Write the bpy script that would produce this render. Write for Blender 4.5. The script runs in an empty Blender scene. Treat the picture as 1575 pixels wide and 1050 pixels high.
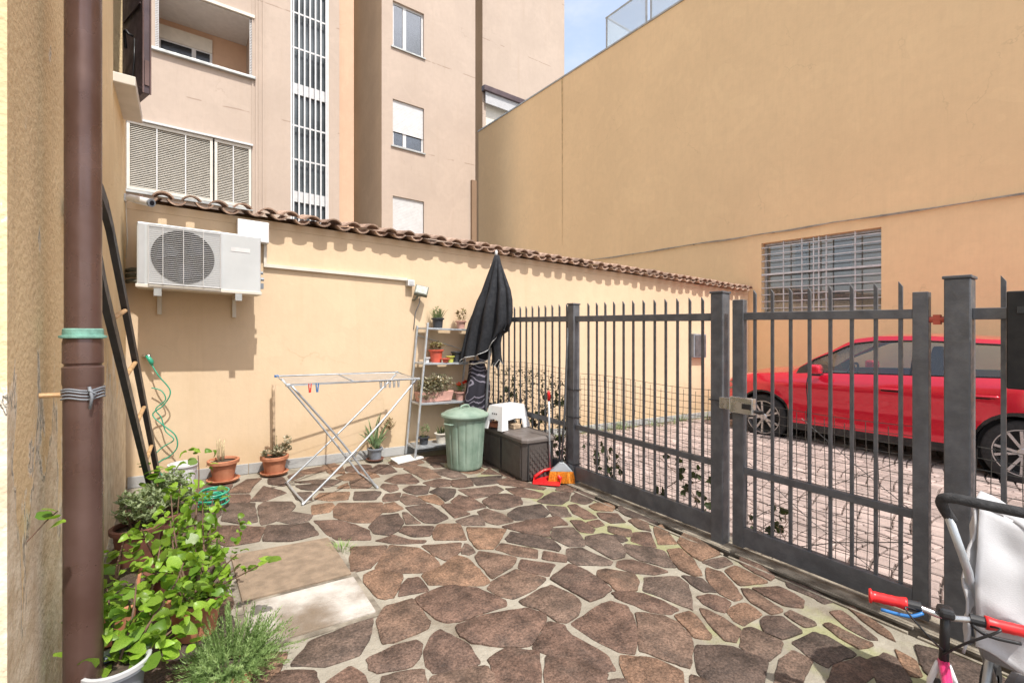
import bpy, bmesh, math, random
from mathutils import Vector, Matrix, Euler

R = math.radians
scene = bpy.context.scene
col = scene.collection

# ------------------------------------------------------------------ camera
# x runs along the low tiled wall, y along the fence (away from the camera), z is up
cam_d = bpy.data.cameras.new("camera")
cam = bpy.data.objects.new("camera", cam_d)
col.objects.link(cam)
cam.location = (0, 0, 1.45)
cam.rotation_euler = (R(90), 0, R(-35.03))
cam_d.sensor_width = 36
cam_d.lens = 16.69
cam_d.shift_y = -0.0065
cam_d.clip_start = 0.05
cam_d.clip_end = 1000
scene.camera = cam

# ------------------------------------------------------------------ light
SUN_EL, SUN_SIDE = 58.0, 2.0          # the sun stands behind the camera, a touch to the right
world = bpy.data.worlds.new("World")
scene.world = world
world.use_nodes = True
wn = world.node_tree
bg = wn.nodes["Background"]
sky = wn.nodes.new("ShaderNodeTexSky")
sky.sky_type = 'NISHITA'
sky.sun_disc = False
sky.sun_elevation = R(SUN_EL)
sky.sun_rotation = R(180 - SUN_SIDE)
sky.air_density = 1.0
sky.dust_density = 3.0
sky.ozone_density = 1.0
wtc = wn.nodes.new("ShaderNodeTexCoord")
wmp = wn.nodes.new("ShaderNodeMapping")
wmp.inputs["Scale"].default_value = (1.0, 1.0, 2.2)
wn.links.new(wtc.outputs["Generated"], wmp.inputs["Vector"])
wno = wn.nodes.new("ShaderNodeTexNoise")           # thin broken white cloud over the whole dome
wno.inputs["Scale"].default_value = 2.3
wno.inputs["Detail"].default_value = 7
wno.inputs["Roughness"].default_value = 0.6
wn.links.new(wmp.outputs[0], wno.inputs["Vector"])
wmr = wn.nodes.new("ShaderNodeMapRange")
wmr.interpolation_type = 'SMOOTHSTEP'
wmr.inputs[1].default_value, wmr.inputs[2].default_value = 0.34, 0.66
wmr.inputs[3].default_value, wmr.inputs[4].default_value = 0.30, 0.95
wn.links.new(wno.outputs[0], wmr.inputs[0])
wmx = wn.nodes.new("ShaderNodeMix")
wmx.data_type = 'RGBA'
wn.links.new(wmr.outputs[0], wmx.inputs[0])
wn.links.new(sky.outputs[0], wmx.inputs[6])
wmx.inputs[7].default_value = (2.75, 2.80, 2.85, 1)
wn.links.new(wmx.outputs[2], bg.inputs[0])
bg.inputs[1].default_value = 0.15
sun_d = bpy.data.lights.new("sun", 'SUN')
sun_d.energy = 2.1
sun_d.angle = R(0.53)
sun_d.color = (1.0, 0.955, 0.88)
sun = bpy.data.objects.new("sun", sun_d)
col.objects.link(sun)
to_sun = Vector((math.sin(R(SUN_SIDE)) * math.cos(R(SUN_EL)), -math.cos(R(SUN_SIDE)) * math.cos(R(SUN_EL)), math.sin(R(SUN_EL))))
sun.rotation_euler = (-to_sun).to_track_quat('-Z', 'Y').to_euler()
sun.location = to_sun * 40
scene.view_settings.view_transform = 'Standard'
scene.view_settings.look = 'None'
scene.view_settings.gamma = 1.0
scene.view_settings.use_curve_mapping = False
scene.view_settings.exposure = 1.30
scene.render.engine = 'CYCLES'
scene.cycles.max_bounces = 8
scene.cycles.diffuse_bounces = 4
scene.cycles.transparent_max_bounces = 12


# ------------------------------------------------------------------ the yard falls gently towards the drain side
def g(x, y):
    return -0.02686 * x + 0.01883 * y


# ------------------------------------------------------------------ mesh helpers
class MB:
    def __init__(self):
        self.v, self.f, self.m, self.k = [], [], [], 0

    def add(self, vs, fs):
        b = len(self.v)
        self.v.extend(tuple(p) for p in vs)
        self.f.extend(tuple(b + i for i in f) for f in fs)
        self.m.extend([self.k] * len(fs))
        return self

    def box(self, c, s, rz=0.0, rx=0.0, ry=0.0):
        M = Euler((rx, ry, rz)).to_matrix()
        h = [d / 2 for d in s]
        vs = []
        for z in (-1, 1):
            for x, y in ((-1, -1), (1, -1), (1, 1), (-1, 1)):
                vs.append(M @ Vector((x * h[0], y * h[1], z * h[2])) + Vector(c))
        return self.add(vs, [(3, 2, 1, 0), (4, 5, 6, 7), (0, 1, 5, 4), (1, 2, 6, 5), (2, 3, 7, 6), (3, 0, 4, 7)])

    def span(self, a, b):
        c = [(p + q) / 2 for p, q in zip(a, b)]
        return self.box(c, [abs(q - p) for p, q in zip(a, b)])

    def bar(self, p, q, w, t, up=(0, 0, 1)):
        p, q = Vector(p), Vector(q)
        d = (q - p).normalized()
        side = d.cross(Vector(up))
        if side.length < 1e-4:
            side = d.cross(Vector((0, 1, 0)))
        side.normalize()
        u = side.cross(d).normalized()
        vs = []
        for e in (p, q):
            for a, b in ((-1, -1), (1, -1), (1, 1), (-1, 1)):
                vs.append(e + side * a * w / 2 + u * b * t / 2)
        return self.add(vs, [(0, 1, 2, 3), (7, 6, 5, 4), (0, 4, 5, 1), (1, 5, 6, 2), (2, 6, 7, 3), (3, 7, 4, 0)])

    def tube(self, path, r, n=8, closed=False, caps=True):
        P = [Vector(p) for p in path]
        m = len(P)
        rs = r if isinstance(r, (list, tuple)) else [r] * m
        prev = None
        rings = []
        for i in range(m):
            a = P[i - 1] if (i > 0 or closed) else P[i]
            b = P[(i + 1) % m] if (i < m - 1 or closed) else P[i]
            d = b - a
            if d.length < 1e-9:
                d = Vector((0, 0, 1))
            d.normalize()
            if prev is None:
                ref = Vector((0, 0, 1)) if abs(d.z) < 0.9 else Vector((1, 0, 0))
                s = d.cross(ref).normalized()
            else:
                s = prev - d * prev.dot(d)
                s = s.normalized() if s.length > 1e-6 else d.orthogonal().normalized()
            prev = s
            t = d.cross(s)
            rings.append([P[i] + (s * math.cos(2 * math.pi * k / n) + t * math.sin(2 * math.pi * k / n)) * rs[i] for k in range(n)])
        vs = [p for ring in rings for p in ring]
        fs = []
        for i in range(m if closed else m - 1):
            j = (i + 1) % m
            for k in range(n):
                l = (k + 1) % n
                fs.append((i * n + k, i * n + l, j * n + l, j * n + k))
        if caps and not closed:
            fs.append(tuple(range(n - 1, -1, -1)))
            fs.append(tuple((m - 1) * n + k for k in range(n)))
        return self.add(vs, fs)

    def lathe(self, prof, n=24, c=(0, 0, 0), fn=None, caps=True):
        vs, fs = [], []
        m = len(prof)
        for i, (r, z) in enumerate(prof):
            for k in range(n):
                a = 2 * math.pi * k / n
                rr = r * (fn(a, i / (m - 1)) if fn else 1)
                vs.append((c[0] + rr * math.cos(a), c[1] + rr * math.sin(a), c[2] + z))
        for i in range(m - 1):
            for k in range(n):
                l = (k + 1) % n
                fs.append((i * n + k, i * n + l, (i + 1) * n + l, (i + 1) * n + k))
        if caps:
            fs.append(tuple(range(n - 1, -1, -1)))
            fs.append(tuple((m - 1) * n + k for k in range(n)))
        return self.add(vs, fs)

    def prism(self, poly, z0, z1):
        n = len(poly)
        vs = [(x, y, z0) for x, y in poly] + [(x, y, z1) for x, y in poly]
        fs = [tuple(range(n - 1, -1, -1)), tuple(range(n, 2 * n))]
        fs += [(i, (i + 1) % n, n + (i + 1) % n, n + i) for i in range(n)]
        return self.add(vs, fs)

    def moved(self, M):
        self.v = [tuple(M @ Vector(p)) for p in self.v]
        return self

    def mesh(self, name, mats, smooth=False, fall=False):
        vs = self.v
        if fall:
            vs = [(x, y, z + g(x, y)) for x, y, z in vs]
        me = bpy.data.meshes.new(name)
        me.from_pydata(vs, [], self.f)
        for m_ in (mats if isinstance(mats, (list, tuple)) else [mats]):
            me.materials.append(m_)
        if any(self.m):
            me.polygons.foreach_set("material_index", self.m)
        if smooth:
            me.polygons.foreach_set("use_smooth", [True] * len(me.polygons))
            if smooth is not True:
                me.set_sharp_from_angle(angle=R(smooth))
        me.update()
        return me

    def build(self, name, mats, parent=None, smooth=False, fall=False, bevel=0.0, seg=2):
        o = bpy.data.objects.new(name, self.mesh(name, mats, smooth, fall))
        col.objects.link(o)
        if parent is not None:
            o.parent = parent
        if bevel:
            b = o.modifiers.new("edge", 'BEVEL')
            b.width = bevel
            b.segments = seg
            b.limit_method = 'ANGLE'
            b.angle_limit = R(35)
        return o


def inst(name, me, parent, M):
    o = bpy.data.objects.new(name, me)
    col.objects.link(o)
    o.parent = parent
    o.matrix_local = M
    return o


def tag(o, label=None, cat=None, group=None, kind=None):
    for k, v in (("label", label), ("category", cat), ("group", group), ("kind", kind)):
        if v:
            o[k] = v
    return o


def thing(name, label, cat, loc=(0, 0, 0), rz=0.0, group=None, flat=True):
    """An Empty at the base of a thing; loc z is measured from the falling yard level."""
    o = bpy.data.objects.new(name, None)
    o.empty_display_size = 0.1
    col.objects.link(o)
    o.location = (loc[0], loc[1], loc[2] + (g(loc[0], loc[1]) if flat else 0))
    o.rotation_euler = (0, 0, rz)
    return tag(o, label, cat, group)


def TRS(loc, rot=(0, 0, 0), s=1.0):
    sc = s if isinstance(s, (tuple, list)) else (s, s, s)
    return Matrix.Translation(loc) @ Euler(rot).to_matrix().to_4x4() @ Matrix.Diagonal((*sc, 1))


# ------------------------------------------------------------------ materials
def _mix(nt, fac, a, b, mode='MIX'):
    n = nt.nodes.new("ShaderNodeMix")
    n.data_type = 'RGBA'
    n.blend_type = mode
    n.clamp_factor = True
    for sock, val in ((n.inputs[0], fac), (n.inputs[6], a), (n.inputs[7], b)):
        if isinstance(val, bpy.types.NodeSocket):
            nt.links.new(val, sock)
        elif isinstance(val, (tuple, list)):
            sock.default_value = (*val[:3], 1)
        else:
            sock.default_value = val
    return n.outputs[2]


def _noise(nt, vec, scale, detail=5, rough=0.55, dist=0.0):
    n = nt.nodes.new("ShaderNodeTexNoise")
    n.inputs["Scale"].default_value = scale
    n.inputs["Detail"].default_value = detail
    n.inputs["Roughness"].default_value = rough
    n.inputs["Distortion"].default_value = dist
    nt.links.new(vec, n.inputs["Vector"])
    return n.outputs[0]


def _ramp(nt, fac, lo, hi, a=0.0, b=1.0):
    n = nt.nodes.new("ShaderNodeMapRange")
    n.clamp = True
    n.interpolation_type = 'SMOOTHSTEP'
    nt.links.new(fac, n.inputs[0])
    n.inputs[1].default_value, n.inputs[2].default_value = lo, hi
    n.inputs[3].default_value, n.inputs[4].default_value = a, b
    return n.outputs[0]


def _math(nt, op, a, b=0.0):
    n = nt.nodes.new("ShaderNodeMath")
    n.operation = op
    for sock, val in ((n.inputs[0], a), (n.inputs[1], b)):
        if isinstance(val, bpy.types.NodeSocket):
            nt.links.new(val, sock)
        else:
            sock.default_value = val
    return n.outputs[0]


def _map(nt, vec, scale):
    n = nt.nodes.new("ShaderNodeMapping")
    n.inputs["Scale"].default_value = scale
    nt.links.new(vec, n.inputs["Vector"])
    return n.outputs[0]


def _new(name):
    m = bpy.data.materials.new(name)
    m.use_nodes = True
    nt = m.node_tree
    p = nt.nodes["Principled BSDF"]
    tc = nt.nodes.new("ShaderNodeTexCoord")
    return m, nt, p, tc.outputs["Object"]


def _bump(nt, p, height, strength, dist=0.02):
    b = nt.nodes.new("ShaderNodeBump")
    b.inputs["Strength"].default_value = strength
    b.inputs["Distance"].default_value = dist
    nt.links.new(height, b.inputs["Height"])
    nt.links.new(b.outputs[0], p.inputs["Normal"])


def mul(c, k):
    return tuple(min(1, x * k) for x in c)


def mat(name, c, rough=0.6, metal=0.0, var=0.15, scale=9.0, bump=0.0, bscale=70.0, c2=None, rnd=0.0, rnd_c=None, coat=0.0, trans=0.0, rvar=0.12):
    m, nt, p, vec = _new(name)
    n1 = _noise(nt, vec, scale)
    a, b = mul(c, 1 - var), (c2 or mul(c, 1 + var))
    cc = _mix(nt, _ramp(nt, n1, 0.3, 0.7), a, b)
    if rnd:
        oi = nt.nodes.new("ShaderNodeObjectInfo")
        cc = _mix(nt, 1.0, cc, _mix(nt, oi.outputs["Random"], (1 - rnd,) * 3, (1 + rnd,) * 3), 'MULTIPLY')
    if rnd_c:
        oj = nt.nodes.new("ShaderNodeObjectInfo")
        fr_ = _math(nt, 'FRACT', _math(nt, 'MULTIPLY', oj.outputs["Random"], 7.31))
        cc = _mix(nt, _ramp(nt, fr_, 0.55, 1.0, 0, 0.8), cc, rnd_c)
    nt.links.new(cc, p.inputs["Base Color"])
    nt.links.new(_ramp(nt, _noise(nt, vec, scale * 2.3), 0.3, 0.7, max(0.02, rough - rvar), min(1, rough + rvar)), p.inputs["Roughness"])
    p.inputs["Metallic"].default_value = metal
    if coat:
        p.inputs["Coat Weight"].default_value = coat
        p.inputs["Coat Roughness"].default_value = 0.05
    if trans:
        p.inputs["Subsurface Weight"].default_value = 0.0
        tr = nt.nodes.new("ShaderNodeBsdfTranslucent")
        nt.links.new(_mix(nt, 1.0, cc, (1.0, 1.15, 0.6), 'MULTIPLY'), tr.inputs[0])
        mx = nt.nodes.new("ShaderNodeMixShader")
        mx.inputs[0].default_value = trans
        nt.links.new(p.outputs[0], mx.inputs[1])
        nt.links.new(tr.outputs[0], mx.inputs[2])
        nt.links.new(mx.outputs[0], nt.nodes["Material Output"].inputs[0])
    if bump:
        _bump(nt, p, _noise(nt, vec, bscale, 4), bump, 0.01)
    return m


def plaster(name, c, dirt, streak=0.35, grain=0.35, blotch=0.12, cracks=False, base_dirt=0.0):
    m, nt, p, vec = _new(name)
    big = _noise(nt, vec, 0.55, 5)
    cc = _mix(nt, _ramp(nt, big, 0.3, 0.72), mul(c, 1 - blotch), mul(c, 1 + blotch * 0.6))
    fine = _noise(nt, vec, 7.0, 6)
    cc = _mix(nt, _ramp(nt, fine, 0.35, 0.75, 0, 0.25), cc, mul(c, 0.82))
    patch = _noise(nt, vec, 1.3, 2, 0.4, 1.5)
    cc = _mix(nt, _ramp(nt, patch, 0.60, 0.615, 0, 0.10), cc, mul(c, 1.25))
    roll = _noise(nt, _map(nt, vec, (9, 9, 0.8)), 3.0, 4, 0.5)
    cc = _mix(nt, _ramp(nt, roll, 0.4, 0.7, 0, 0.10), cc, mul(c, 0.8))
    vo = nt.nodes.new("ShaderNodeTexVoronoi")
    vo.feature = 'DISTANCE_TO_EDGE'
    vo.inputs["Scale"].default_value = 0.42
    wv = nt.nodes.new("ShaderNodeVectorMath")
    wv.operation = 'ADD'
    nz = nt.nodes.new("ShaderNodeTexNoise")
    nz.inputs["Scale"].default_value = 3.0
    nz.inputs["Detail"].default_value = 8
    nt.links.new(vec, nz.inputs["Vector"])
    sc_ = nt.nodes.new("ShaderNodeVectorMath")
    sc_.operation = 'SCALE'
    sc_.inputs[3].default_value = 0.5
    nt.links.new(nz.outputs[1], sc_.inputs[0])
    nt.links.new(vec, wv.inputs[0])
    nt.links.new(sc_.outputs[0], wv.inputs[1])
    nt.links.new(wv.outputs[0], vo.inputs["Vector"])
    hair = _math(nt, 'MULTIPLY', _ramp(nt, vo.outputs[0], 0.0006, 0.0035, 1, 0), _ramp(nt, _noise(nt, vec, 0.8, 3), 0.52, 0.6))
    cc = _mix(nt, _math(nt, 'MULTIPLY', hair, 0.22), cc, mul(dirt, 0.6))
    st = _noise(nt, _map(nt, vec, (3.2, 3.2, 0.22)), 1.6, 6, 0.65)
    cc = _mix(nt, _ramp(nt, st, 0.52, 0.8, 0, streak), cc, dirt)
    if base_dirt:
        sp = nt.nodes.new("ShaderNodeSeparateXYZ")
        nt.links.new(vec, sp.inputs[0])
        lo = _math(nt, 'ADD', sp.outputs[2], _math(nt, 'MULTIPLY', _noise(nt, vec, 2.2, 6), -0.9))
        cc = _mix(nt, _ramp(nt, lo, -0.45, 0.25, base_dirt, 0), cc, dirt)
    if cracks:
        sp = nt.nodes.new("ShaderNodeSeparateXYZ")
        nt.links.new(vec, sp.inputs[0])
        wob = _math(nt, 'ADD', sp.outputs[2], _math(nt, 'MULTIPLY', _noise(nt, vec, 3.0, 5), 0.05))
        fr = _math(nt, 'ABSOLUTE', _math(nt, 'SUBTRACT', _math(nt, 'FRACT', _math(nt, 'DIVIDE', _math(nt, 'ADD', wob, 0.44), 3.05)), 0.5))
        line = _ramp(nt, fr, 0.002, 0.008, 1, 0)
        brk = _ramp(nt, _noise(nt, vec, 1.4, 3), 0.5, 0.56)
        cc = _mix(nt, _math(nt, 'MULTIPLY', _math(nt, 'MULTIPLY', line, brk), 0.55), cc, (0.22, 0.15, 0.11))
        ch = _noise(nt, _map(nt, vec, (1.3, 1.3, 6.0)), 1.5, 7, 0.7, 0.8)
        cc = _mix(nt, _ramp(nt, ch, 0.735, 0.75, 0, 0.6), cc, (0.3, 0.2, 0.15))
    nt.links.new(cc, p.inputs["Base Color"])
    p.inputs["Roughness"].default_value = 0.88
    p.inputs["Specular IOR Level"].default_value = 0.25
    h = _math(nt, 'ADD', _math(nt, 'MULTIPLY', _noise(nt, vec, 160, 3), 0.5), _noise(nt, vec, 22, 4))
    _bump(nt, p, h, grain, 0.006)
    return m


def peeling(name):
    """Old ochre plaster flaking off a greyer render, worst near the ground."""
    m, nt, p, vec = _new(name)
    c = (0.60, 0.42, 0.22)
    big = _noise(nt, vec, 1.1, 6)
    cc = _mix(nt, _ramp(nt, big, 0.3, 0.7), (0.68, 0.52, 0.31), (0.82, 0.65, 0.40))
    st = _noise(nt, _map(nt, vec, (4, 4, 0.5)), 2.0, 7, 0.7, 0.6)
    cc = _mix(nt, _ramp(nt, st, 0.5, 0.72, 0, 0.55), cc, (0.58, 0.45, 0.28))
    sp = nt.nodes.new("ShaderNodeSeparateXYZ")
    nt.links.new(vec, sp.inputs[0])
    low = _ramp(nt, sp.outputs[2], 0.45, 1.65, 0.24, -0.10)
    fl = _math(nt, 'ADD', _noise(nt, _map(nt, vec, (1.6, 1.6, 0.55)), 3.4, 8, 0.62, 0.5), low)
    flake = _ramp(nt, fl, 0.575, 0.60)
    edge = _math(nt, 'MULTIPLY', _ramp(nt, fl, 0.55, 0.575), _ramp(nt, fl, 0.59, 0.615, 1, 0))
    bare = _mix(nt, _ramp(nt, _noise(nt, vec, 12, 6), 0.3, 0.7), (0.60, 0.50, 0.36), (0.84, 0.76, 0.62))
    cc = _mix(nt, _math(nt, 'MULTIPLY', flake, 0.85), cc, bare)
    cc = _mix(nt, _math(nt, 'MULTIPLY', edge, 0.9), cc, (0.88, 0.82, 0.70))  # pale flake rims: grazing sunlight put into the colour
    nt.links.new(cc, p.inputs["Base Color"])
    p.inputs["Roughness"].default_value = 0.92
    p.inputs["Specular IOR Level"].default_value = 0.2
    h = _math(nt, 'SUBTRACT', _math(nt, 'MULTIPLY', _noise(nt, vec, 40, 5), 0.35), _math(nt, 'MULTIPLY', flake, 0.9))
    _bump(nt, p, h, 1.0, 0.02)
    return m


def stone(name):
    m, nt, p, vec = _new(name)
    oi = nt.nodes.new("ShaderNodeObjectInfo")
    rp = nt.nodes.new("ShaderNodeValToRGB")
    e = rp.color_ramp.elements
    pal = [(0.0, (0.072, 0.055, 0.046)), (0.2, (0.105, 0.068, 0.052)), (0.4, (0.128, 0.079, 0.058)), (0.6, (0.112, 0.082, 0.066)), (0.8, (0.150, 0.093, 0.064)), (1.0, (0.200, 0.122, 0.078))]
    e[0].position, e[0].color = 0.0, (*pal[0][1], 1)
    e[1].position, e[1].color = 1.0, (*pal[-1][1], 1)
    for pos, c in pal[1:-1]:
        x = e.new(pos)
        x.color = (*c, 1)
    nt.links.new(oi.outputs["Random"], rp.inputs[0])
    cc = rp.outputs[0]
    n1 = _noise(nt, vec, 9, 7, 0.65)
    cc = _mix(nt, 1.0, cc, _mix(nt, _ramp(nt, n1, 0.28, 0.72), (0.52, 0.53, 0.54), (1.45, 1.42, 1.40)), 'MULTIPLY')
    cc = _mix(nt, _ramp(nt, _noise(nt, vec, 2.6, 5, 0.6, 0.5), 0.55, 0.72, 0, 0.5), cc, (0.075, 0.062, 0.050))
    cc = _mix(nt, 1.0, cc, _mix(nt, _ramp(nt, _noise(nt, vec, 85, 6, 0.8), 0.35, 0.65), (0.52, 0.52, 0.52), (1.48, 1.48, 1.48)), 'MULTIPLY')
    cc = _mix(nt, _ramp(nt, _noise(nt, _map(nt, vec, (1, 1.8, 1)), 34, 5, 0.7), 0.60, 0.78, 0, 0.35), cc, (0.28, 0.22, 0.17))
    cc = _mix(nt, _ramp(nt, _noise(nt, vec, 4.5, 7, 0.7, 0.3), 0.64, 0.76, 0, 0.35), cc, (0.34, 0.29, 0.23))
    nt.links.new(cc, p.inputs["Base Color"])
    p.inputs["Specular IOR Level"].default_value = 0.35
    nt.links.new(_ramp(nt, n1, 0.3, 0.7, 0.62, 0.85), p.inputs["Roughness"])
    h = _math(nt, 'ADD', _math(nt, 'MULTIPLY', _noise(nt, vec, 16, 6, 0.6), 1.0), _math(nt, 'MULTIPLY', _noise(nt, vec, 75, 4), 0.35))
    _bump(nt, p, h, 1.0, 0.016)
    return m


def mortar(name):
    m, nt, p, vec = _new(name)
    cc = _mix(nt, _ramp(nt, _noise(nt, vec, 2.6, 6), 0.32, 0.7), (0.25, 0.225, 0.18), (0.38, 0.35, 0.29))
    cc = _mix(nt, _ramp(nt, _noise(nt, vec, 30, 5), 0.35, 0.7, 0, 0.35), cc, (0.24, 0.21, 0.17))
    cc = _mix(nt, _ramp(nt, _noise(nt, vec, 1.5, 6, 0.6, 0.4), 0.55, 0.7, 0, 0.75), cc, (0.15, 0.115, 0.08))
    sp = nt.nodes.new("ShaderNodeSeparateXYZ")
    nt.links.new(vec, sp.inputs[0])
    near_gate = _ramp(nt, sp.outputs[0], 1.3, 2.9, -0.10, 0.12)
    moss = _ramp(nt, _math(nt, 'ADD', _noise(nt, vec, 2.1, 6, 0.6), near_gate), 0.56, 0.72, 0, 0.7)
    cc = _mix(nt, moss, cc, _mix(nt, _noise(nt, vec, 25, 4), (0.22, 0.225, 0.09), (0.33, 0.34, 0.165)))
    nt.links.new(cc, p.inputs["Base Color"])
    p.inputs["Roughness"].default_value = 0.92
    p.inputs["Specular IOR Level"].default_value = 0.2
    _bump(nt, p, _math(nt, 'ADD', _noise(nt, vec, 14, 6), _math(nt, 'MULTIPLY', _noise(nt, vec, 90, 4), 0.5)), 0.7, 0.015)
    return m


def glass(name, tint=(0.75, 0.8, 0.8), keep=0.75):
    m, nt, p, vec = _new(name)
    nt.nodes.remove(p)
    tr = nt.nodes.new("ShaderNodeBsdfTransparent")
    tr.inputs[0].default_value = (*mul(tint, keep), 1)
    gl = nt.nodes.new("ShaderNodeBsdfGlossy")
    gl.inputs["Roughness"].default_value = 0.03
    fr = nt.nodes.new("ShaderNodeFresnel")
    fr.inputs[0].default_value = 1.5
    mx = nt.nodes.new("ShaderNodeMixShader")
    nt.links.new(_math(nt, 'ADD', _math(nt, 'MULTIPLY', fr.outputs[0], 1.8), 0.05), mx.inputs[0])
    nt.links.new(tr.outputs[0], mx.inputs[1])
    nt.links.new(gl.outputs[0], mx.inputs[2])
    nt.links.new(mx.outputs[0], nt.nodes["Material Output"].inputs[0])
    return m


M = {}
M["wall_yellow"] = plaster("yellow_plaster", (0.66, 0.51, 0.35), (0.52, 0.375, 0.22), 0.30, 0.3, 0.07, base_dirt=0.7)
M['wall_ochre'] = plaster("ochre_plaster", (0.84, 0.60, 0.345), (0.70, 0.50, 0.285), 0.30, 0.45, 0.05)
M['wall_pink'] = plaster("pink_plaster", (0.475, 0.385, 0.32), (0.40, 0.31, 0.24), 0.40, 0.25, 0.07, cracks=True)
M['wall_salmon'] = plaster("salmon_plaster", (0.60, 0.40, 0.28), (0.46, 0.30, 0.2), 0.3, 0.25, 0.08)
M['wall_brown'] = plaster("brown_plaster", (0.50, 0.345, 0.215), (0.40, 0.27, 0.17), 0.3, 0.25, 0.10)
M['peeling'] = peeling("peeling_ochre_plaster")
M['stone'] = stone("porphyry")
M['mortar'] = mortar("lime_mortar")
M['slab'] = mat("sandstone_slab", (0.245, 0.182, 0.128), 0.9, 0, 0.18, 14, 0.6, 120, rnd=0.0)
M['slab_white'] = mat("whitewashed_slab", (0.235, 0.18, 0.13), 0.9, 0, 0.2, 3.2, 0.6, 110, c2=(0.60, 0.57, 0.53))
M['concrete'] = mat("concrete", (0.38, 0.37, 0.35), 0.9, 0, 0.18, 5, 0.5, 90)
M['skirting'] = mat("grey_skirting", (0.36, 0.36, 0.355), 0.85, 0, 0.12, 4, 0.3, 60)
M['paver'] = mat("driveway_cobble", (0.35, 0.275, 0.25), 0.85, 0, 0.18, 3, 0.5, 80, rnd=0.16)
M['sand'] = mat("joint_sand", (0.235, 0.195, 0.17), 0.95, 0, 0.25, 8, 0.4, 90)
M['soil'] = mat("potting_soil", (0.07, 0.05, 0.035), 0.95, 0, 0.3, 40, 0.8, 120)
M['ground'] = mat("ground_gravel", (0.22, 0.19, 0.16), 0.95, 0, 0.2, 2, 0.3, 40)
M['roof_tile'] = mat("old_terracotta_tile", (0.29, 0.185, 0.135), 0.85, 0, 0.3, 12, 0.6, 80, c2=(0.44, 0.31, 0.235), rnd=0.25)
M['fence'] = mat("anthracite_paint", (0.108, 0.113, 0.124), 0.46, 0.2, 0.18, 11, 0.2, 90, c2=(0.135, 0.141, 0.154), rvar=0.14)
M['wire'] = mat("galvanised_wire", (0.13, 0.13, 0.125), 0.5, 0.6, 0.2, 10)
M['steel'] = mat("galvanised_steel", (0.46, 0.49, 0.52), 0.42, 0.55, 0.12, 14, 0.08, 90)
M['chrome'] = mat("brushed_metal", (0.62, 0.62, 0.62), 0.28, 0.9, 0.08, 10)
M['white'] = mat("white_paint", (0.60, 0.60, 0.605), 0.45, 0, 0.05, 8)
M['white_plastic'] = mat("white_plastic", (0.66, 0.66, 0.67), 0.38, 0, 0.04, 6)
M['ac_white'] = mat("enamelled_casing", (0.50, 0.52, 0.53), 0.42, 0, 0.05, 4)
M['ac_side'] = mat("enamelled_side", (0.44, 0.45, 0.46), 0.45, 0, 0.06, 4)
M['cream'] = mat("cream_blind", (0.62, 0.58, 0.51), 0.55, 0, 0.06, 6)
M['black'] = mat("black_plastic", (0.018, 0.018, 0.020), 0.45, 0, 0.2, 8)
M['dark'] = mat("dark_interior", (0.03, 0.03, 0.03), 0.8, 0, 0.2, 4)
M['shutter_brown'] = mat("brown_metal_shutter", (0.085, 0.058, 0.062), 0.42, 0.25, 0.2, 5)
M['pipe'] = mat("brown_downpipe", (0.120, 0.066, 0.052), 0.32, 0.45, 0.16, 3, 0.04, 30, c2=(0.165, 0.105, 0.092))
M['verdigris'] = mat("green_copper", (0.17, 0.35, 0.29), 0.7, 0.1, 0.2, 30, 0.3, 60)
M['ladder'] = mat("dark_blue_rail", (0.035, 0.038, 0.048), 0.5, 0.1, 0.2, 8, 0.1, 60)
M['wood'] = mat("turned_wood", (0.50, 0.31, 0.15), 0.6, 0, 0.25, 18, 0.2, 50)
M['greywood'] = mat("weathered_wood", (0.42, 0.31, 0.21), 0.85, 0, 0.3, 25, 0.5, 60)
M['hose'] = mat("green_hose", (0.035, 0.32, 0.20), 0.35, 0, 0.15, 12)
M['terracotta'] = mat("terracotta", (0.44, 0.165, 0.085), 0.72, 0, 0.15, 9, 0.15, 80, c2=(0.52, 0.23, 0.13))
M['terra_dark'] = mat("brown_pot_plastic", (0.16, 0.068, 0.048), 0.55, 0, 0.2, 9)
M['pot_grey'] = mat("grey_pot_plastic", (0.20, 0.22, 0.25), 0.5, 0, 0.15, 9)
M['pot_black'] = mat("black_pot_plastic", (0.035, 0.038, 0.045), 0.55, 0, 0.2, 9)
M['pot_pink'] = mat("pink_clay", (0.50, 0.28, 0.23), 0.75, 0, 0.15, 9)
M['pot_lime'] = mat("lime_pot", (0.46, 0.46, 0.09), 0.5, 0, 0.1, 9)
M['pot_red'] = mat("red_pot", (0.55, 0.10, 0.06), 0.5, 0, 0.15, 9)
M['leaf'] = mat("bright_leaf", (0.16, 0.32, 0.022), 0.42, 0, 0.22, 30, c2=(0.30, 0.44, 0.055), rnd=0.42, rnd_c=(0.10, 0.22, 0.03), trans=0.40)
M['leaf_dark'] = mat("ivy_leaf", (0.030, 0.055, 0.020), 0.5, 0, 0.3, 30, c2=(0.07, 0.085, 0.025), rnd=0.4, trans=0.15)
M['leaf_mid'] = mat("dusty_ivy_leaf", (0.075, 0.105, 0.045), 0.6, 0, 0.3, 14, c2=(0.17, 0.14, 0.10), trans=0.2)
M['leaf_grey'] = mat("greygreen_leaf", (0.19, 0.25, 0.12), 0.6, 0, 0.25, 20, c2=(0.34, 0.40, 0.22), trans=0.3)
M['leaf_fern'] = mat("feathery_leaf", (0.19, 0.31, 0.085), 0.6, 0, 0.25, 20, c2=(0.34, 0.46, 0.18), trans=0.35)
M['aloe'] = mat("aloe_leaf", (0.115, 0.20, 0.085), 0.4, 0, 0.2, 12, c2=(0.22, 0.30, 0.14), trans=0.1)
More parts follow.
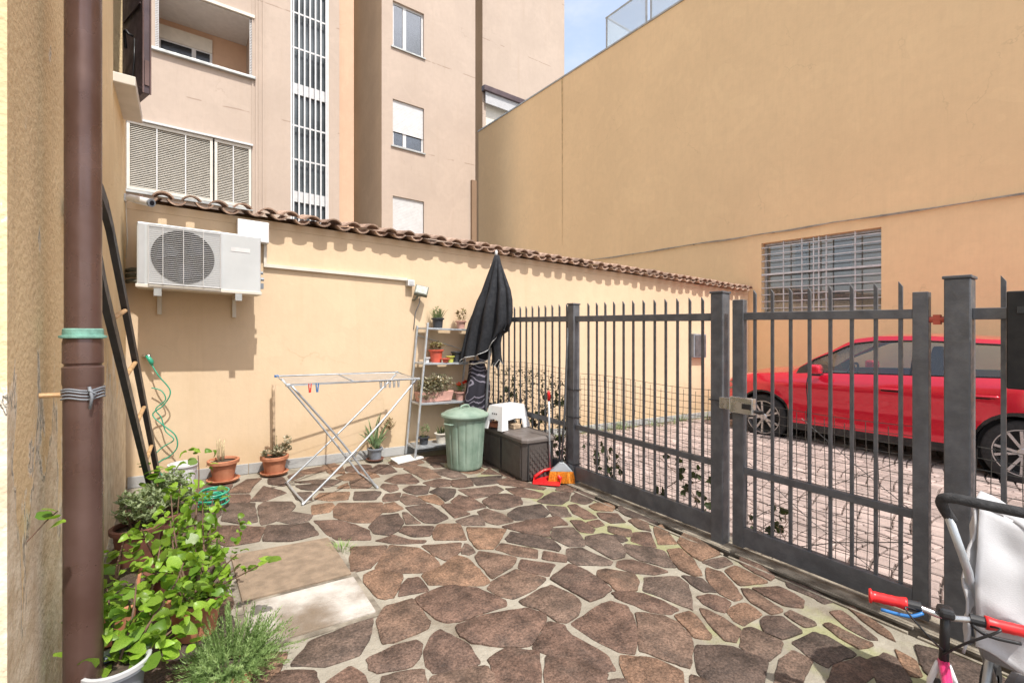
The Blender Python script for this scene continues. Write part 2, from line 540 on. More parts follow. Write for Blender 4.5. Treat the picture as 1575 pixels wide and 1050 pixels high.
M['succulent'] = mat("pale_succulent", (0.30, 0.33, 0.20), 0.5, 0, 0.25, 25, c2=(0.50, 0.42, 0.32), trans=0.1)
M['succulent_red'] = mat("reddish_succulent", (0.34, 0.17, 0.11), 0.5, 0, 0.3, 25, c2=(0.35, 0.34, 0.14), trans=0.1)
M['flower'] = mat("red_petal", (0.68, 0.05, 0.02), 0.5, 0, 0.2, 30, trans=0.25)
M['stem'] = mat("brown_stem", (0.12, 0.07, 0.045), 0.8, 0, 0.3, 30)
M['drystem'] = mat("dry_stem", (0.42, 0.33, 0.20), 0.8, 0, 0.3, 30)
M['bin'] = mat("faded_green_plastic", (0.185, 0.27, 0.21), 0.5, 0, 0.14, 5, 0.08, 50, c2=(0.26, 0.34, 0.275))
M['box_brown'] = mat("taupe_plastic", (0.082, 0.070, 0.064), 0.55, 0, 0.12, 6, 0.1, 80)
M['box_lid'] = mat("taupe_lid", (0.135, 0.115, 0.105), 0.5, 0, 0.12, 6, 0.1, 80)
M['red_plastic'] = mat("red_plastic", (0.62, 0.018, 0.020), 0.38, 0, 0.1, 6)
M['orange'] = mat("orange_bristle", (0.75, 0.30, 0.03), 0.7, 0, 0.25, 60)
M['blue_plastic'] = mat("blue_plastic", (0.03, 0.16, 0.42), 0.4, 0, 0.1, 6)
M['navy'] = mat("charcoal_canvas", (0.013, 0.0145, 0.019), 0.9, 0, 0.2, 12, 0.08, 300)
M['piping'] = mat("pale_hem", (0.50, 0.50, 0.50), 0.8, 0, 0.1, 20)
M['carpaint'] = mat("red_car_paint", (0.60, 0.008, 0.032), 0.24, 0.30, 0.03, 2, coat=1.0, rvar=0.02)
M['cargloss'] = mat("black_gloss", (0.012, 0.012, 0.014), 0.12, 0, 0.1, 5, rvar=0.04)
M['tyre'] = mat("tyre_rubber", (0.022, 0.022, 0.023), 0.85, 0, 0.2, 20, 0.2, 90)
M['rim'] = mat("alloy_rim", (0.50, 0.50, 0.51), 0.3, 0.85, 0.08, 10)
M['carglass'] = glass("tinted_car_glass", (0.80, 0.88, 0.88), 0.9)
M['glass'] = glass("window_glass", (0.90, 0.91, 0.91), 0.95)
M['clearglass'] = glass("balustrade_glass", (0.86, 0.93, 0.97), 0.92)
M['foam'] = mat("black_foam", (0.030, 0.030, 0.032), 0.9, 0, 0.3, 40, 0.4, 200)
M['fabric_white'] = mat("white_fabric", (0.44, 0.44, 0.455), 0.9, 0, 0.06, 9, 0.15, 250)
M['fabric_grey'] = mat("grey_fabric", (0.20, 0.20, 0.21), 0.9, 0, 0.15, 9, 0.15, 250)
M['bike_pink'] = mat("pink_paint", (0.62, 0.04, 0.16), 0.3, 0, 0.05, 9, coat=0.6)
M['marble'] = mat("white_marble", (0.74, 0.73, 0.70), 0.4, 0, 0.08, 9)
M['brick_red'] = mat("brick_clay", (0.40, 0.15, 0.085), 0.9, 0, 0.2, 20, 0.3, 80)
M['stair_glass'] = mat("stairwell_glass", (0.10, 0.115, 0.125), 0.18, 0, 0.5, 0.9, rvar=0.05)
M['frost'] = None
M['dirty_concrete'] = mat("dirty_concrete", (0.17, 0.14, 0.105), 0.92, 0, 0.35, 7, 0.6, 60, c2=(0.34, 0.30, 0.24))
M['cable'] = mat("grey_cable", (0.33, 0.29, 0.24), 0.7, 0, 0.2, 9)
M['deep_black'] = mat("matt_black", (0.006, 0.006, 0.007), 0.6, 0, 0.2, 8)
M['pilaster'] = plaster("shaded_brown_plaster", (0.26, 0.175, 0.115), (0.2, 0.14, 0.09))  # brown paint made darker: the strip's shade is put into its colour
M['wall_stain'] = mat("sealed_joint", (0.55, 0.38, 0.20), 0.9, 0, 0.25, 5)
M['bar_paint'] = mat("pale_grey_paint", (0.55, 0.56, 0.57), 0.5, 0, 0.12, 9)
M['room'] = mat("grey_room", (0.62, 0.59, 0.57), 0.9, 0, 0.25, 1.5)
M['lens'] = mat("dark_lens", (0.02, 0.02, 0.025), 0.08, 0, 0.1, 5, rvar=0.03)
M['lampglass'] = mat("floodlight_glass", (0.12, 0.14, 0.11), 0.4, 0.0, 0.3, 30, rvar=0.05)
M['lamp_body'] = mat("grey_lamp_housing", (0.15, 0.155, 0.125), 0.65, 0.0, 0.2, 12)
M['zinc'] = mat("zinc_flashing", (0.40, 0.41, 0.40), 0.5, 0.5, 0.15, 6)
M['hem_pattern'] = None


def printed_cloth():
    m, nt, p, vec = _new("swirl_print_cloth")
    w = nt.nodes.new("ShaderNodeTexWave")
    w.wave_type = 'RINGS'
    w.inputs["Scale"].default_value = 3.2
    w.inputs["Distortion"].default_value = 26.0
    w.inputs["Detail"].default_value = 1.5
    nt.links.new(vec, w.inputs["Vector"])
    nt.links.new(_mix(nt, _ramp(nt, w.outputs[1], 0.80, 0.92), (0.014, 0.013, 0.022), (0.20, 0.185, 0.23)), p.inputs["Base Color"])
    p.inputs["Roughness"].default_value = 0.85
    return m


M['hem_pattern'] = printed_cloth()


def frosted(name, c, keep):
    m, nt, p, vec = _new(name)
    p.inputs["Base Color"].default_value = (*c, 1)
    p.inputs["Roughness"].default_value = 0.5
    p.inputs["Alpha"].default_value = 1 - keep
    return m


M['frost'] = frosted("frosted_panel", (0.62, 0.72, 0.80), 0.62)
STONES = [((839,2869),(950,2865),(1049,2963),(1149,3101),(937,3202)),
((1076,2982),(980,2847),(996,2826),(1086,2719),(1192,2655),(1323,2661),(1335,2779),(1305,2956),(1166,3091)),
((1356,2814),(1390,2711),(1531,2783),(1595,2889),(1349,2982)),
((1524,2750),(1551,2709),(1610,2723),(1623,2845),(1601,2858)),
((1747,2679),(1823,2521),(1901,2438),(1984,2537),(1827,2737)),
((1932,2407),(2034,2299),(2085,2363),(2003,2488)),
((1568,2651),(1540,2497),(1517,2375),(1702,2432),(1795,2514),(1631,2710)),
((1731,2392),(1758,2321),(1818,2222),(1953,2313),(1806,2472)),
((1315,2644),(1188,2626),(1175,2496),(1259,2455),(1440,2334),(1488,2353),(1503,2497),(1516,2647),(1475,2730)),
((1514,2347),(1441,2296),(1456,2196),(1506,2131),(1674,2153),(1788,2200),(1704,2387)),
((872,2720),(881,2533),(906,2501),(959,2485),(1074,2655),(1076,2694),(971,2820),(889,2788)),
((1033,2565),(982,2480),(1141,2452),(1155,2606),(1090,2626)),
((1046,2331),(1066,2195),(1100,2130),(1163,2105),(1305,2108),(1428,2095),(1453,2147),(1387,2320),(1280,2423),(1212,2437),(1055,2409)),
((804,2314),(774,2146),(827,2125),(992,2141),(1022,2179),(1021,2238),(1036,2404),(883,2416)),
((1517,2056),(1569,1968),(1572,1850),(1603,1817),(1698,1832),(1788,1905),(1801,1967),(1770,2123),(1705,2125),(1517,2090)),
((1106,2002),(1123,1933),(1194,1863),(1305,1781),(1347,1773),(1535,1888),(1555,1937),(1506,2015),(1284,2074),(1121,2074)),
((1343,1745),(1396,1633),(1511,1460),(1556,1442),(1600,1528),(1556,1720),(1582,1793),(1535,1859)),
((671,2014),(694,1968),(760,1952),(830,1935),(896,1996),(920,2042),(905,2083),(815,2095),(682,2078)),
((981,2067),(910,1987),(882,1902),(889,1844),(974,1817),(1058,1796),(1082,1798),(1098,1917),(1064,2015),(1040,2091)),
((1107,1716),(1059,1597),(1196,1509),(1301,1648),(1347,1711),(1238,1805),(1131,1789)),
((1221,1493),(1426,1362),(1470,1413),(1508,1440),(1468,1531),(1354,1666)),
((656,1844),(800,1753),(831,1814),(857,1886),(750,1927),(695,1936)),
((824,1737),(1039,1600),(1088,1697),(1092,1752),(976,1794),(865,1823)),
((1833,2027),(1847,1886),(1942,1888),(2040,1913),(2064,2031),(2060,2181),(2032,2261),(1815,2183)),
((394,2213),(524,2125),(661,2127),(744,2242),(798,2366),(502,2336)),
((492,1996),(627,1910),(631,1986),(600,2070),(500,2029)),
((301,2150),(300,2097),(443,2006),(462,2048),(467,2113),(357,2189)),
((2067,2314),(2067,2244),(2245,2125),(2300,2150),(2271,2276),(2263,2397),(2159,2432)),
((2082,2061),(2081,1952),(2054,1892),(2158,1828),(2238,1885),(2292,1965),(2190,2092),(2132,2105)),
((2276,2084),(2306,1978),(2396,1891),(2500,1871),(2482,1959),(2429,2096),(2337,2127)),
((2483,2187),(2472,2070),(2532,1929),(2590,1882),(2719,2071),(2650,2192),(2572,2279)),
((2661,1956),(2590,1849),(2597,1758),(2654,1734),(2782,1883),(2857,2028),(2751,2065)),
((2933,2106),(2830,1928),(2815,1851),(3020,1839),(3120,2112),(3108,2180)),
((2815,1735),(2962,1715),(2995,1791),(2809,1831)),
((2619,1672),(2544,1545),(2548,1462),(2622,1460),(2695,1546),(2785,1676),(2757,1770)),
((2735,1541),(2920,1468),(2944,1679),(2829,1682)),
((3017,1705),(2977,1581),(2954,1468),(3035,1481),(3091,1602),(3093,1733)),
((2749,1382),(2743,1290),(2813,1221),(2895,1257),(2914,1317),(2920,1399),(2763,1476)),
((2621,1408),(2589,1287),(2682,1269),(2739,1481),(2697,1507)),
((2188,1800),(2232,1700),(2249,1587),(2263,1537),(2475,1710),(2501,1796),(2319,1896)),
((2502,1704),(2480,1621),(2544,1572),(2604,1702),(2532,1787)),
((1997,1828),(2029,1740),(2056,1642),(2121,1578),(2197,1578),(2193,1681),(2156,1784),(2071,1863),(2015,1879)),
((2375,1543),(2372,1461),(2394,1432),(2504,1463),(2518,1506),(2481,1574),(2401,1597)),
((2365,1357),(2367,1311),(2548,1313),(2577,1410),(2526,1432),(2408,1423)),
((2254,1456),(2212,1379),(2167,1296),(2207,1259),(2317,1298),(2330,1394),(2330,1487),(2308,1517)),
((2099,1464),(2062,1396),(2109,1346),(2143,1352),(2225,1489),(2228,1535),(2131,1548)),
((1634,1658),(1666,1516),(1719,1465),(1853,1575),(1935,1669),(1979,1738),(1939,1829),(1875,1835),(1738,1807),(1620,1791)),
((1878,1573),(1756,1466),(1784,1424),(1829,1314),(1854,1270),(2020,1376),(2048,1411),(2088,1499),(2077,1582),(1977,1675)),
((1581,1405),(1530,1296),(1691,1193),(1745,1231),(1799,1277),(1762,1391),(1712,1434),(1645,1488)),
((1858,1229),(1833,1103),(1959,1022),(2034,1048),(2186,1099),(2172,1167),(2145,1246),(2009,1344)),
((1710,1172),(1804,1111),(1848,1152),(1836,1200),(1814,1236)),
((2182,1223),(2201,1107),(2302,1110),(2389,1131),(2382,1272),(2330,1290)),
((1437,1356),(1509,1309),(1547,1374),(1481,1406)),
((2971,1369),(2977,1240),(2954,1186),(3035,1153),(3065,1331),(3045,1420)),
((2624,1132),(2702,1112),(2718,1145),(2716,1237),(2661,1240)),
((2409,1226),(2424,1143),(2566,1121),(2613,1240),(2547,1281),(2482,1278)),
((2396,1010),(2389,936),(2466,931),(2605,901),(2634,1032),(2616,1083),(2438,1103)),
((2683,988),(2666,910),(2765,885),(2761,992),(2774,1074),(2727,1082)),
((2817,1012),(2794,918),(2831,888),(2898,989),(2963,1091),(2885,1116)),
((2051,1008),(2150,945),(2225,966),(2375,989),(2370,1073),(2260,1072),(2132,1036)),
((2239,888),(2344,821),(2502,801),(2604,844),(2593,885),(2433,919)),
((2460,767),(2600,697),(2664,740),(2732,785),(2729,823),(2592,851)),
((2901,904),(2891,831),(2960,880),(3057,1057),(3034,1103)),
((2646,710),(2690,681),(2789,727),(2804,811)),
((979,3775),(1085,3594),(1178,3540),(1326,3699),(1392,3883),(1084,4059),(1013,3946)),
((858,3482),(890,3364),(997,3300),(1081,3250),(1123,3405),(1071,3545),(990,3708),(828,3788)),
((1140,3342),(1224,3253),(1301,3300),(1389,3416),(1419,3597),(1281,3630),(1150,3471)),
((1335,3694),(1389,3663),(1498,3683),(1489,3864),(1401,3860)),
((1396,3383),(1495,3340),(1492,3587),(1460,3605)),
((1518,3492),(1526,3336),(1597,3280),(1722,3327),(1728,3673),(1527,3700)),
((1351,3153),(1459,3101),(1553,3234),(1369,3342),(1301,3273)),
((1462,3024),(1648,2913),(1738,3183),(1590,3241),(1502,3128)),
((1213,3099),(1370,3018),(1403,3047),(1306,3117),(1248,3239),(1105,3211)),
((1676,2897),(1647,2758),(1734,2695),(1801,2749),(1994,2919),(1753,3089)),
((1760,3141),(1897,3061),(1967,3232),(1919,3275),(1751,3250)),
((1767,3301),(1906,3315),(1881,3585),(1800,3596)),
((1913,3393),(2110,3383),(2107,3643),(2050,3755),(1910,3641)),
((2121,3597),(2338,3612),(2483,3677),(2481,3811),(2287,3830),(2119,3881)),
((2123,3341),(2192,3266),(2408,3283),(2490,3426),(2442,3553),(2328,3597),(2147,3506)),
((1942,3093),(1982,3026),(2124,3017),(2128,3171),(2086,3344),(1982,3320)),
((1887,3847),(1871,3663),(1992,3747),(2092,3896),(1966,4010),(1856,3945)),
((1682,4043),(1725,3938),(1820,3925),(1927,4097),(1767,4187),(1679,4128)),
((1735,3741),(1788,3621),(1847,3641),(1866,3858),(1714,3886)),
((1551,3756),(1706,3703),(1694,3897),(1631,4011),(1554,3881)),
((1418,3922),(1535,3892),(1624,4056),(1501,4085),(1452,4015)),
((1219,4072),(1377,4001),(1479,4158),(1444,4198),(1278,4271)),
((1550,4118),(1637,4152),(1676,4282),(1583,4379),(1529,4298)),
((1690,4319),(1841,4235),(1899,4273),(1923,4556),(1791,4577),(1622,4450)),
((1951,4062),(2089,4007),(2184,4162),(2102,4256),(1915,4217)),
((1958,4537),(1969,4305),(2153,4302),(2167,4640),(2086,4798),(1928,4741)),
((2183,4362),(2225,4213),(2373,4181),(2376,4498),(2170,4582)),
((2116,3992),(2157,3925),(2294,3915),(2374,4131),(2195,4156)),
((2327,3897),(2548,3866),(2714,4045),(2385,4149)),
((2716,4096),(2736,4332),(2560,4208)),
((1685,4660),(1833,4684),(1862,4947),(1760,5031),(1596,4839)),
((846,3913),(972,3904),(1037,3999),(1042,4101),(890,4118)),
((1035,4159),(1176,4115),(1238,4293),(1012,4381),(943,4266)),
((1290,4389),(1413,4320),(1468,4376),(1465,4560),(1335,4585)),
((1228,4935),(1363,4862),(1405,5107),(1373,5297),(1240,5252)),
((993,4597),(1126,4523),(1266,4647),(1201,4729),(1028,4756)),
((1269,4400),(1302,4558),(1177,4452)),
((2239,4629),(2348,4628),(2356,4772),(2277,4876)),
((2540,3812),(2650,3682),(2801,3487),(2860,3520),(2790,3743),(2727,3948),(2563,3916)),
((2498,3450),(2612,3327),(2731,3400),(2649,3638),(2513,3692)),
((2580,3212),(2700,3107),(2828,3165),(2969,3286),(2829,3386),(2570,3274)),
((2898,3411),(3005,3308),(3077,3332),(3070,3494),(2973,3479)),
((2826,3128),(2881,3003),(2991,3034),(3099,3110),(3086,3306),(2918,3213)),
((2144,3105),(2160,3018),(2374,2955),(2492,3016),(2540,3198),(2326,3232),(2179,3165)),
((2465,2934),(2587,2864),(2687,3042),(2570,3145)),
((2654,2906),(2641,2768),(2754,2734),(2810,3043),(2728,3054)),
((2860,2855),(2967,2776),(3056,2830),(3078,2927),(2964,2974),(2877,2951)),
((2772,2708),(2767,2603),(2878,2554),(2961,2712),(2827,2806)),
((3027,2759),(2995,2643),(3046,2471),(3119,2413),(3195,2805),(3133,2840)),
((2876,2408),(2917,2341),(3013,2444),(3007,2571),(2926,2556)),
((2635,2493),(2667,2379),(2723,2347),(2804,2436),(2700,2568)),
((2602,2597),(2692,2602),(2734,2699),(2613,2708)),
((2445,2605),(2506,2542),(2575,2584),(2595,2749),(2522,2792)),
((2083,2778),(2197,2645),(2248,2721),(2328,2786),(2451,2743),(2484,2907),(2224,2966),(1991,2970)),
((2191,2622),(2204,2467),(2291,2414),(2352,2451),(2452,2685),(2296,2748)),
((1885,2729),(2009,2559),(2088,2443),(2136,2472),(2169,2610),(1996,2856),(1899,2783)),
((2337,2436),(2334,2342),(2328,2167),(2421,2154),(2512,2235),(2591,2412),(2566,2480),(2422,2511)),
((2573,2320),(2640,2318),(2650,2390),(2595,2435)),
((2656,2295),(2671,2212),(2718,2136),(2887,2317),(2778,2381)),
((2778,2161),(2903,2098),(3093,2368),(2995,2366)),
((299,4522),(475,4436),(489,4638),(299,4745)),
((503,4693),(547,4868),(642,5071),(520,5100),(417,4924),(341,4785)),
((574,4408),(769,4544),(739,4626),(628,4823),(486,4459)),
((259,4120),(365,3989),(475,3971),(488,4210),(509,4388),(311,4473)),
((493,3891),(581,3909),(709,4056),(767,4157),(763,4272),(578,4377),(521,4298)),
((680,3805),(792,3809),(843,3902),(723,4048),(604,3919)),
((678,4866),(775,4741),(819,4788),(819,5012),(691,5025)),
((870,4869),(1011,5006),(976,5128),(872,5042)),
((1033,5014),(1203,5047),(1346,5147),(1193,5229),(992,5162)),
((942,4755),(1111,4699),(1187,4771),(889,4821)),
((905,4566),(1060,4445),(1045,4662),(874,4686)),
((468,3592),(625,3499),(802,3514),(784,3767),(672,3763),(523,3851)),
((159,3814),(258,3623),(444,3606),(498,3821),(361,3946),(188,4047)),
((818,4299),(917,4243),(954,4456),(811,4488)),
((437,1245),(507,1292),(530,1435),(442,1577),(225,1477),(239,1291)),
((2542,666),(2355,404),(2641,273),(2743,406),(2618,657)),
((119,1189),(-30,1229),(-183,1060),(-60,937),(161,993)),
((1033,1030),(960,1047),(711,922),(808,711),(991,789),(1058,958)),
((1027,421),(1115,346),(1293,358),(1298,626),(1143,615)),
((1644,465),(1620,389),(1810,241),(1955,353),(1889,485)),
((215,2741),(-58,2791),(-95,2619),(27,2472),(118,2464),(174,2487),(196,2536),(208,2571),(216,2605),(221,2640)),
((121,2084),(9,2038),(-27,1830),(-6,1780),(41,1747),(273,1818),(340,2017)),
((-79,726),(-329,637),(-334,579),(-332,527),(-324,475),(-12,398),(28,444),(12,663)),
((1419,662),(1620,521),(1691,717),(1574,848)),
((-333,4325),(-76,4196),(-20,4223),(14,4429),(-62,4505)),
((-302,4785),(-61,4631),(89,4768),(-2,4965)),
((46,428),(5,382),(51,108),(130,90),(181,86),(233,88),(285,96),(360,348),(271,444)),
((2652,4895),(2445,4688),(2700,4551),(2943,4700)),
((-305,3188),(-109,3168),(-14,3263),(-30,3459),(-85,3497),(-334,3393),(-336,3324),(-330,3273)),
((863,1352),(823,1230),(965,1070),(1036,1054),(1105,1154),(1059,1368)),
((799,679),(629,570),(614,438),(693,352),(823,335),(952,424)),
((29,1726),(-15,1757),(-328,1514),(-87,1408),(72,1551)),
((-112,3144),(-288,3162),(-325,3082),(-338,3030),(-343,2979),(-340,2927),(-82,2833),(-28,3008)),
((2074,950),(2038,969),(2000,984),(1957,984),(1847,742),(1947,613),(2107,662),(2183,864),(2140,904),(2108,928)),
((-331,3763),(-100,3709),(32,3831),(-123,3986),(-331,3937),(-340,3893),(-343,3841)),
((475,908),(397,969),(222,947),(206,747),(322,662),(446,706)),
((1125,1140),(1055,1039),(1080,967),(1255,899),(1418,997),(1281,1162)),
((108,2441),(25,2448),(-105,2330),(-88,2123),(0,2060),(108,2105)),
((2283,97),(2339,379),(2243,423),(2044,324),(2110,82),(2161,77),(2213,80)),
((662,1785),(464,1587),(549,1450),(766,1484),(840,1677),(813,1705),(783,1729),(752,1749),(719,1766)),
((1316,348),(1376,86),(1441,77),(1493,80),(1589,370)),
((518,1271),(450,1226),(413,986),(491,925),(648,955),(648,1184)),
((2424,764),(2380,782),(2269,813),(2231,820),(2193,824),(2129,654),(2250,446),(2336,419),(2507,659)),
((-337,1895),(-49,1843),(-14,2041),(-103,2104),(-329,2070),(-345,1996),(-345,1944)),
((383,343),(345,127),(401,101),(453,86),(504,78),(556,78),(674,338),(598,419)),
((24,5041),(16,4984),(113,4776),(229,4743),(282,4769),(321,4810),(343,4842),(361,4876),(375,4913),(385,4952),(390,4994),(391,5042),(322,5075),(270,5089),(219,5094),(167,5092),(115,5081),(64,5062)),
((1626,1197),(1442,1025),(1564,873),(1781,1055),(1751,1097),(1724,1127),(1659,1181)),
((-18,375),(-296,427),(-330,345),(-340,293),(-343,241),(-338,190),(-325,138),(-282,95),(-230,82),(-179,77),(-127,80),(-75,90),(-24,108),(23,131)),
((1057,87),(1098,329),(1006,407),(971,408),(840,318),(905,81),(961,74),(1013,77)),
((111,3791),(79,3816),(-84,3691),(-72,3517),(-16,3478),(234,3541),(226,3601),(216,3637),(203,3672),(185,3705),(164,3735),(140,3764)),
((2252,5029),(2293,4906),(2312,4873),(2334,4843),(2360,4816),(2389,4791),(2422,4769),(2468,4745),(2638,4915),(2638,5036),(2579,5069),(2527,5087),(2476,5096),(2424,5096),(2373,5087),(2321,5069)),
((2959,381),(2763,392),(2657,255),(2673,115),(2718,94),(2770,80),(2821,74),(2873,77),(2925,89),(2971,107),(2985,153),(2993,204),(2993,256),(2985,307)),
((2935,759),(2789,702),(2756,684),(2725,661),(2696,634),(2671,605),(2765,416),(2950,406),(2982,475),(2994,527),(2997,579),(2991,630),(2976,682)),
((351,1975),(296,1811),(447,1604),(635,1792),(625,1851),(594,1890),(569,1914),(512,1953),(447,1979)),
((2688,4530),(2447,4660),(2406,4513),(2401,4477),(2400,4440),(2403,4404),(2410,4367),(2422,4331),(2439,4294),(2460,4258),(2528,4250),(2565,4262),(2600,4277),(2633,4294),(2663,4315)),
((241,4715),(107,4752),(-48,4611),(-48,4525),(32,4445),(256,4462),(266,4505),(272,4540),(271,4609),(265,4644),(255,4679)),
((455,684),(331,640),(289,460),(376,366),(590,442),(605,571)),
((-293,675),(-89,748),(-76,919),(-205,1048),(-278,1048),(-310,996),(-333,945),(-345,893),(-349,841),(-342,790),(-326,738)),
((-332,2383),(-122,2347),(4,2462),(-113,2603),(-330,2569),(-343,2513),(-346,2461)),
((1884,5060),(1886,4911),(1891,4875),(1900,4839),(1951,4802),(1990,4802),(2027,4805),(2062,4813),(2228,4874),(2228,5029),(2159,5069),(2107,5087),(2056,5096),(2004,5096),(1953,5087)),
((2922,4659),(2712,4530),(2712,4387),(2842,4261),(2938,4266),(2976,4338),(2991,4390),(2997,4441),(2994,4493),(2982,4545),(2961,4596)),
((-277,1072),(-205,1072),(-48,1245),(-94,1385),(-283,1460),(-310,1416),(-333,1365),(-345,1313),(-349,1261),(-342,1210),(-326,1158),(-300,1107)),
((1585,4806),(1408,4865),(1251,4762),(1266,4715),(1296,4649),(1337,4622),(1373,4605),(1409,4594),(1447,4587),(1485,4586),(1620,4598),(1623,4644),(1621,4685),(1614,4725),(1604,4762)),
((210,3229),(3,3246),(-90,3153),(-9,3022),(206,3022),(222,3073),(227,3107),(224,3177)),
((168,4133),(-9,4201),(-66,4175),(-106,4003),(54,3843),(88,3868),(114,3902),(134,3936),(150,3971),(160,4007),(166,4043)),
((498,902),(470,703),(618,592),(787,700),(686,919)),
((2662,5036),(2662,4916),(2923,4742),(2961,4804),(2982,4855),(2994,4907),(2997,4959),(2991,5010),(2976,5062),(2910,5091),(2859,5097),(2807,5094),(2755,5082),(2704,5061)),
((1078,942),(1014,782),(1141,639),(1305,651),(1247,877)),
((2928,4241),(2810,4235),(2788,4207),(2767,4171),(2751,4135),(2735,4080),(2738,3975),(2788,3906),(2815,3875),(2846,3846),(2882,3819),(2924,3852),(2959,3904),(2983,3955),(2997,4007),(3000,4059),(2993,4110),(2976,4162)),
((278,1795),(54,1725),(96,1555),(212,1497),(423,1595)),
((36,662),(51,453),(267,468),(307,644),(192,727)),
((88,1533),(-71,1390),(-25,1252),(126,1212),(215,1287),(201,1476)),
((-108,3687),(-308,3733),(-339,3667),(-350,3616),(-350,3564),(-339,3513),(-317,3461),(-96,3518)),
((1132,1463),(1081,1379),(1127,1165),(1278,1186),(1374,1347),(1335,1392),(1307,1414),(1245,1445),(1210,1455),(1172,1461)),
((2634,250),(2361,363),(2312,120),(2358,94),(2410,76),(2461,68),(2513,72),(2565,87),(2616,113),(2646,134)),
((425,1223),(231,1268),(142,1194),(186,991),(390,992)),
((2110,638),(1951,589),(1909,498),(1979,360),(2029,343),(2225,441)),
((553,1427),(531,1291),(662,1203),(800,1237),(841,1361),(769,1460)),
((1289,334),(1121,323),(1084,102),(1150,76),(1201,68),(1253,72),(1305,87),(1346,107)),
((172,971),(-53,914),(-65,746),(25,683),(183,749)),
((-90,4177),(-293,4278),(-326,4222),(-344,4170),(-352,4119),(-348,4067),(-333,4015),(-309,3967),(-129,4009)),
((-314,2596),(-118,2626),(-80,2803),(-312,2866),(-344,2790),(-352,2739),(-348,2687),(-333,2635)),
((245,4438),(37,4422),(4,4222),(198,4147),(233,4201),(249,4236),(259,4271),(265,4306),(265,4343),(261,4380)),
((-295,4405),(-72,4527),(-72,4610),(-286,4746),(-307,4716),(-333,4665),(-348,4613),(-352,4561),(-344,4510),(-326,4458)),
((1441,5084),(1414,5026),(1405,4991),(1402,4956),(1403,4919),(1555,4841),(1588,4864),(1614,4889),(1636,4917),(1654,4950),(1668,4986),(1677,5025),(1642,5076),(1590,5093),(1539,5100),(1487,5097)),
((1322,634),(1322,372),(1596,395),(1622,476),(1398,647)),
((1825,1062),(1597,859),(1710,732),(1825,751),(1932,988),(1881,1029)),
((-313,2096),(-113,2127),(-129,2324),(-318,2356),(-348,2273),(-352,2221),(-344,2170)),
((853,1644),(788,1475),(860,1375),(1061,1392),(1114,1480),(1093,1516),(1031,1577),(1002,1599),(970,1617),(935,1630),(897,1639)),
((-294,4818),(-8,4989),(-47,5044),(-98,5075),(-150,5095),(-201,5103),(-253,5099),(-305,5083),(-337,5066),(-349,4981),(-342,4930),(-326,4878)),
((1428,975),(1271,880),(1330,663),(1395,670),(1543,860)),
((997,766),(820,690),(975,432),(1121,625)),
((1714,709),(1639,502),(1888,509),(1929,598),(1828,727)),
((192,3506),(-6,3456),(10,3270),(202,3254),(225,3317),(230,3351),(226,3421),(216,3456)),
((1798,102),(1798,220),(1612,364),(1541,103),(1593,81),(1644,70),(1696,70),(1747,81)),
((-288,1576),(-30,1776),(-48,1818),(-321,1868),(-348,1793),(-352,1741),(-344,1690),(-326,1638)),
((132,2380),(132,2106),(190,2092),(308,2176),(336,2204),(359,2239),(390,2304),(352,2329),(317,2346),(282,2356)),
((1393,1332),(1300,1177),(1430,1047),(1584,1201),(1547,1252),(1519,1278),(1483,1302),(1449,1318)),
((817,312),(695,327),(616,110),(655,87),(707,70),(759,65),(810,74),(862,95)),
((695,941),(939,1063),(805,1214),(672,1181)),
((207,2998),(-7,2998),(-61,2820),(201,2768),(221,2829),(227,2864),(225,2933)),
((1972,337),(1822,220),(1822,104),(1855,87),(1907,72),(1959,68),(2010,76),(2062,94),(2020,321))]
# ================================================================== THE SETTING
rng = random.Random(11)

o = MB().add([(-150, -150, -0.09), (150, -150, -0.09), (150, 150, -0.09), (-150, 150, -0.09)], [(0, 1, 2, 3)]).build("ground", M['ground'], fall=True)
tag(o, "bare ground around the yard and buildings", "ground", kind="structure")

# ---- patio: mortar bed and flagstones, each its own piece
m_ = MB()
nx, ny = 36, 66
vs, fs = [], []
for j in range(ny + 1):
    for i in range(nx + 1):
        vs.append((-0.38 + 3.40 * i / nx, -1.3 + 6.6 * j / ny, 0.0))
for j in range(ny):
    for i in range(nx):
        a = j * (nx + 1) + i
        fs.append((a, a + 1, a + nx + 2, a + nx + 1))
patio = m_.add(vs, fs).build("patio", M['mortar'], fall=True)
tag(patio, "patio paved with irregular brown flagstones in pale mortar", "patio", kind="structure")

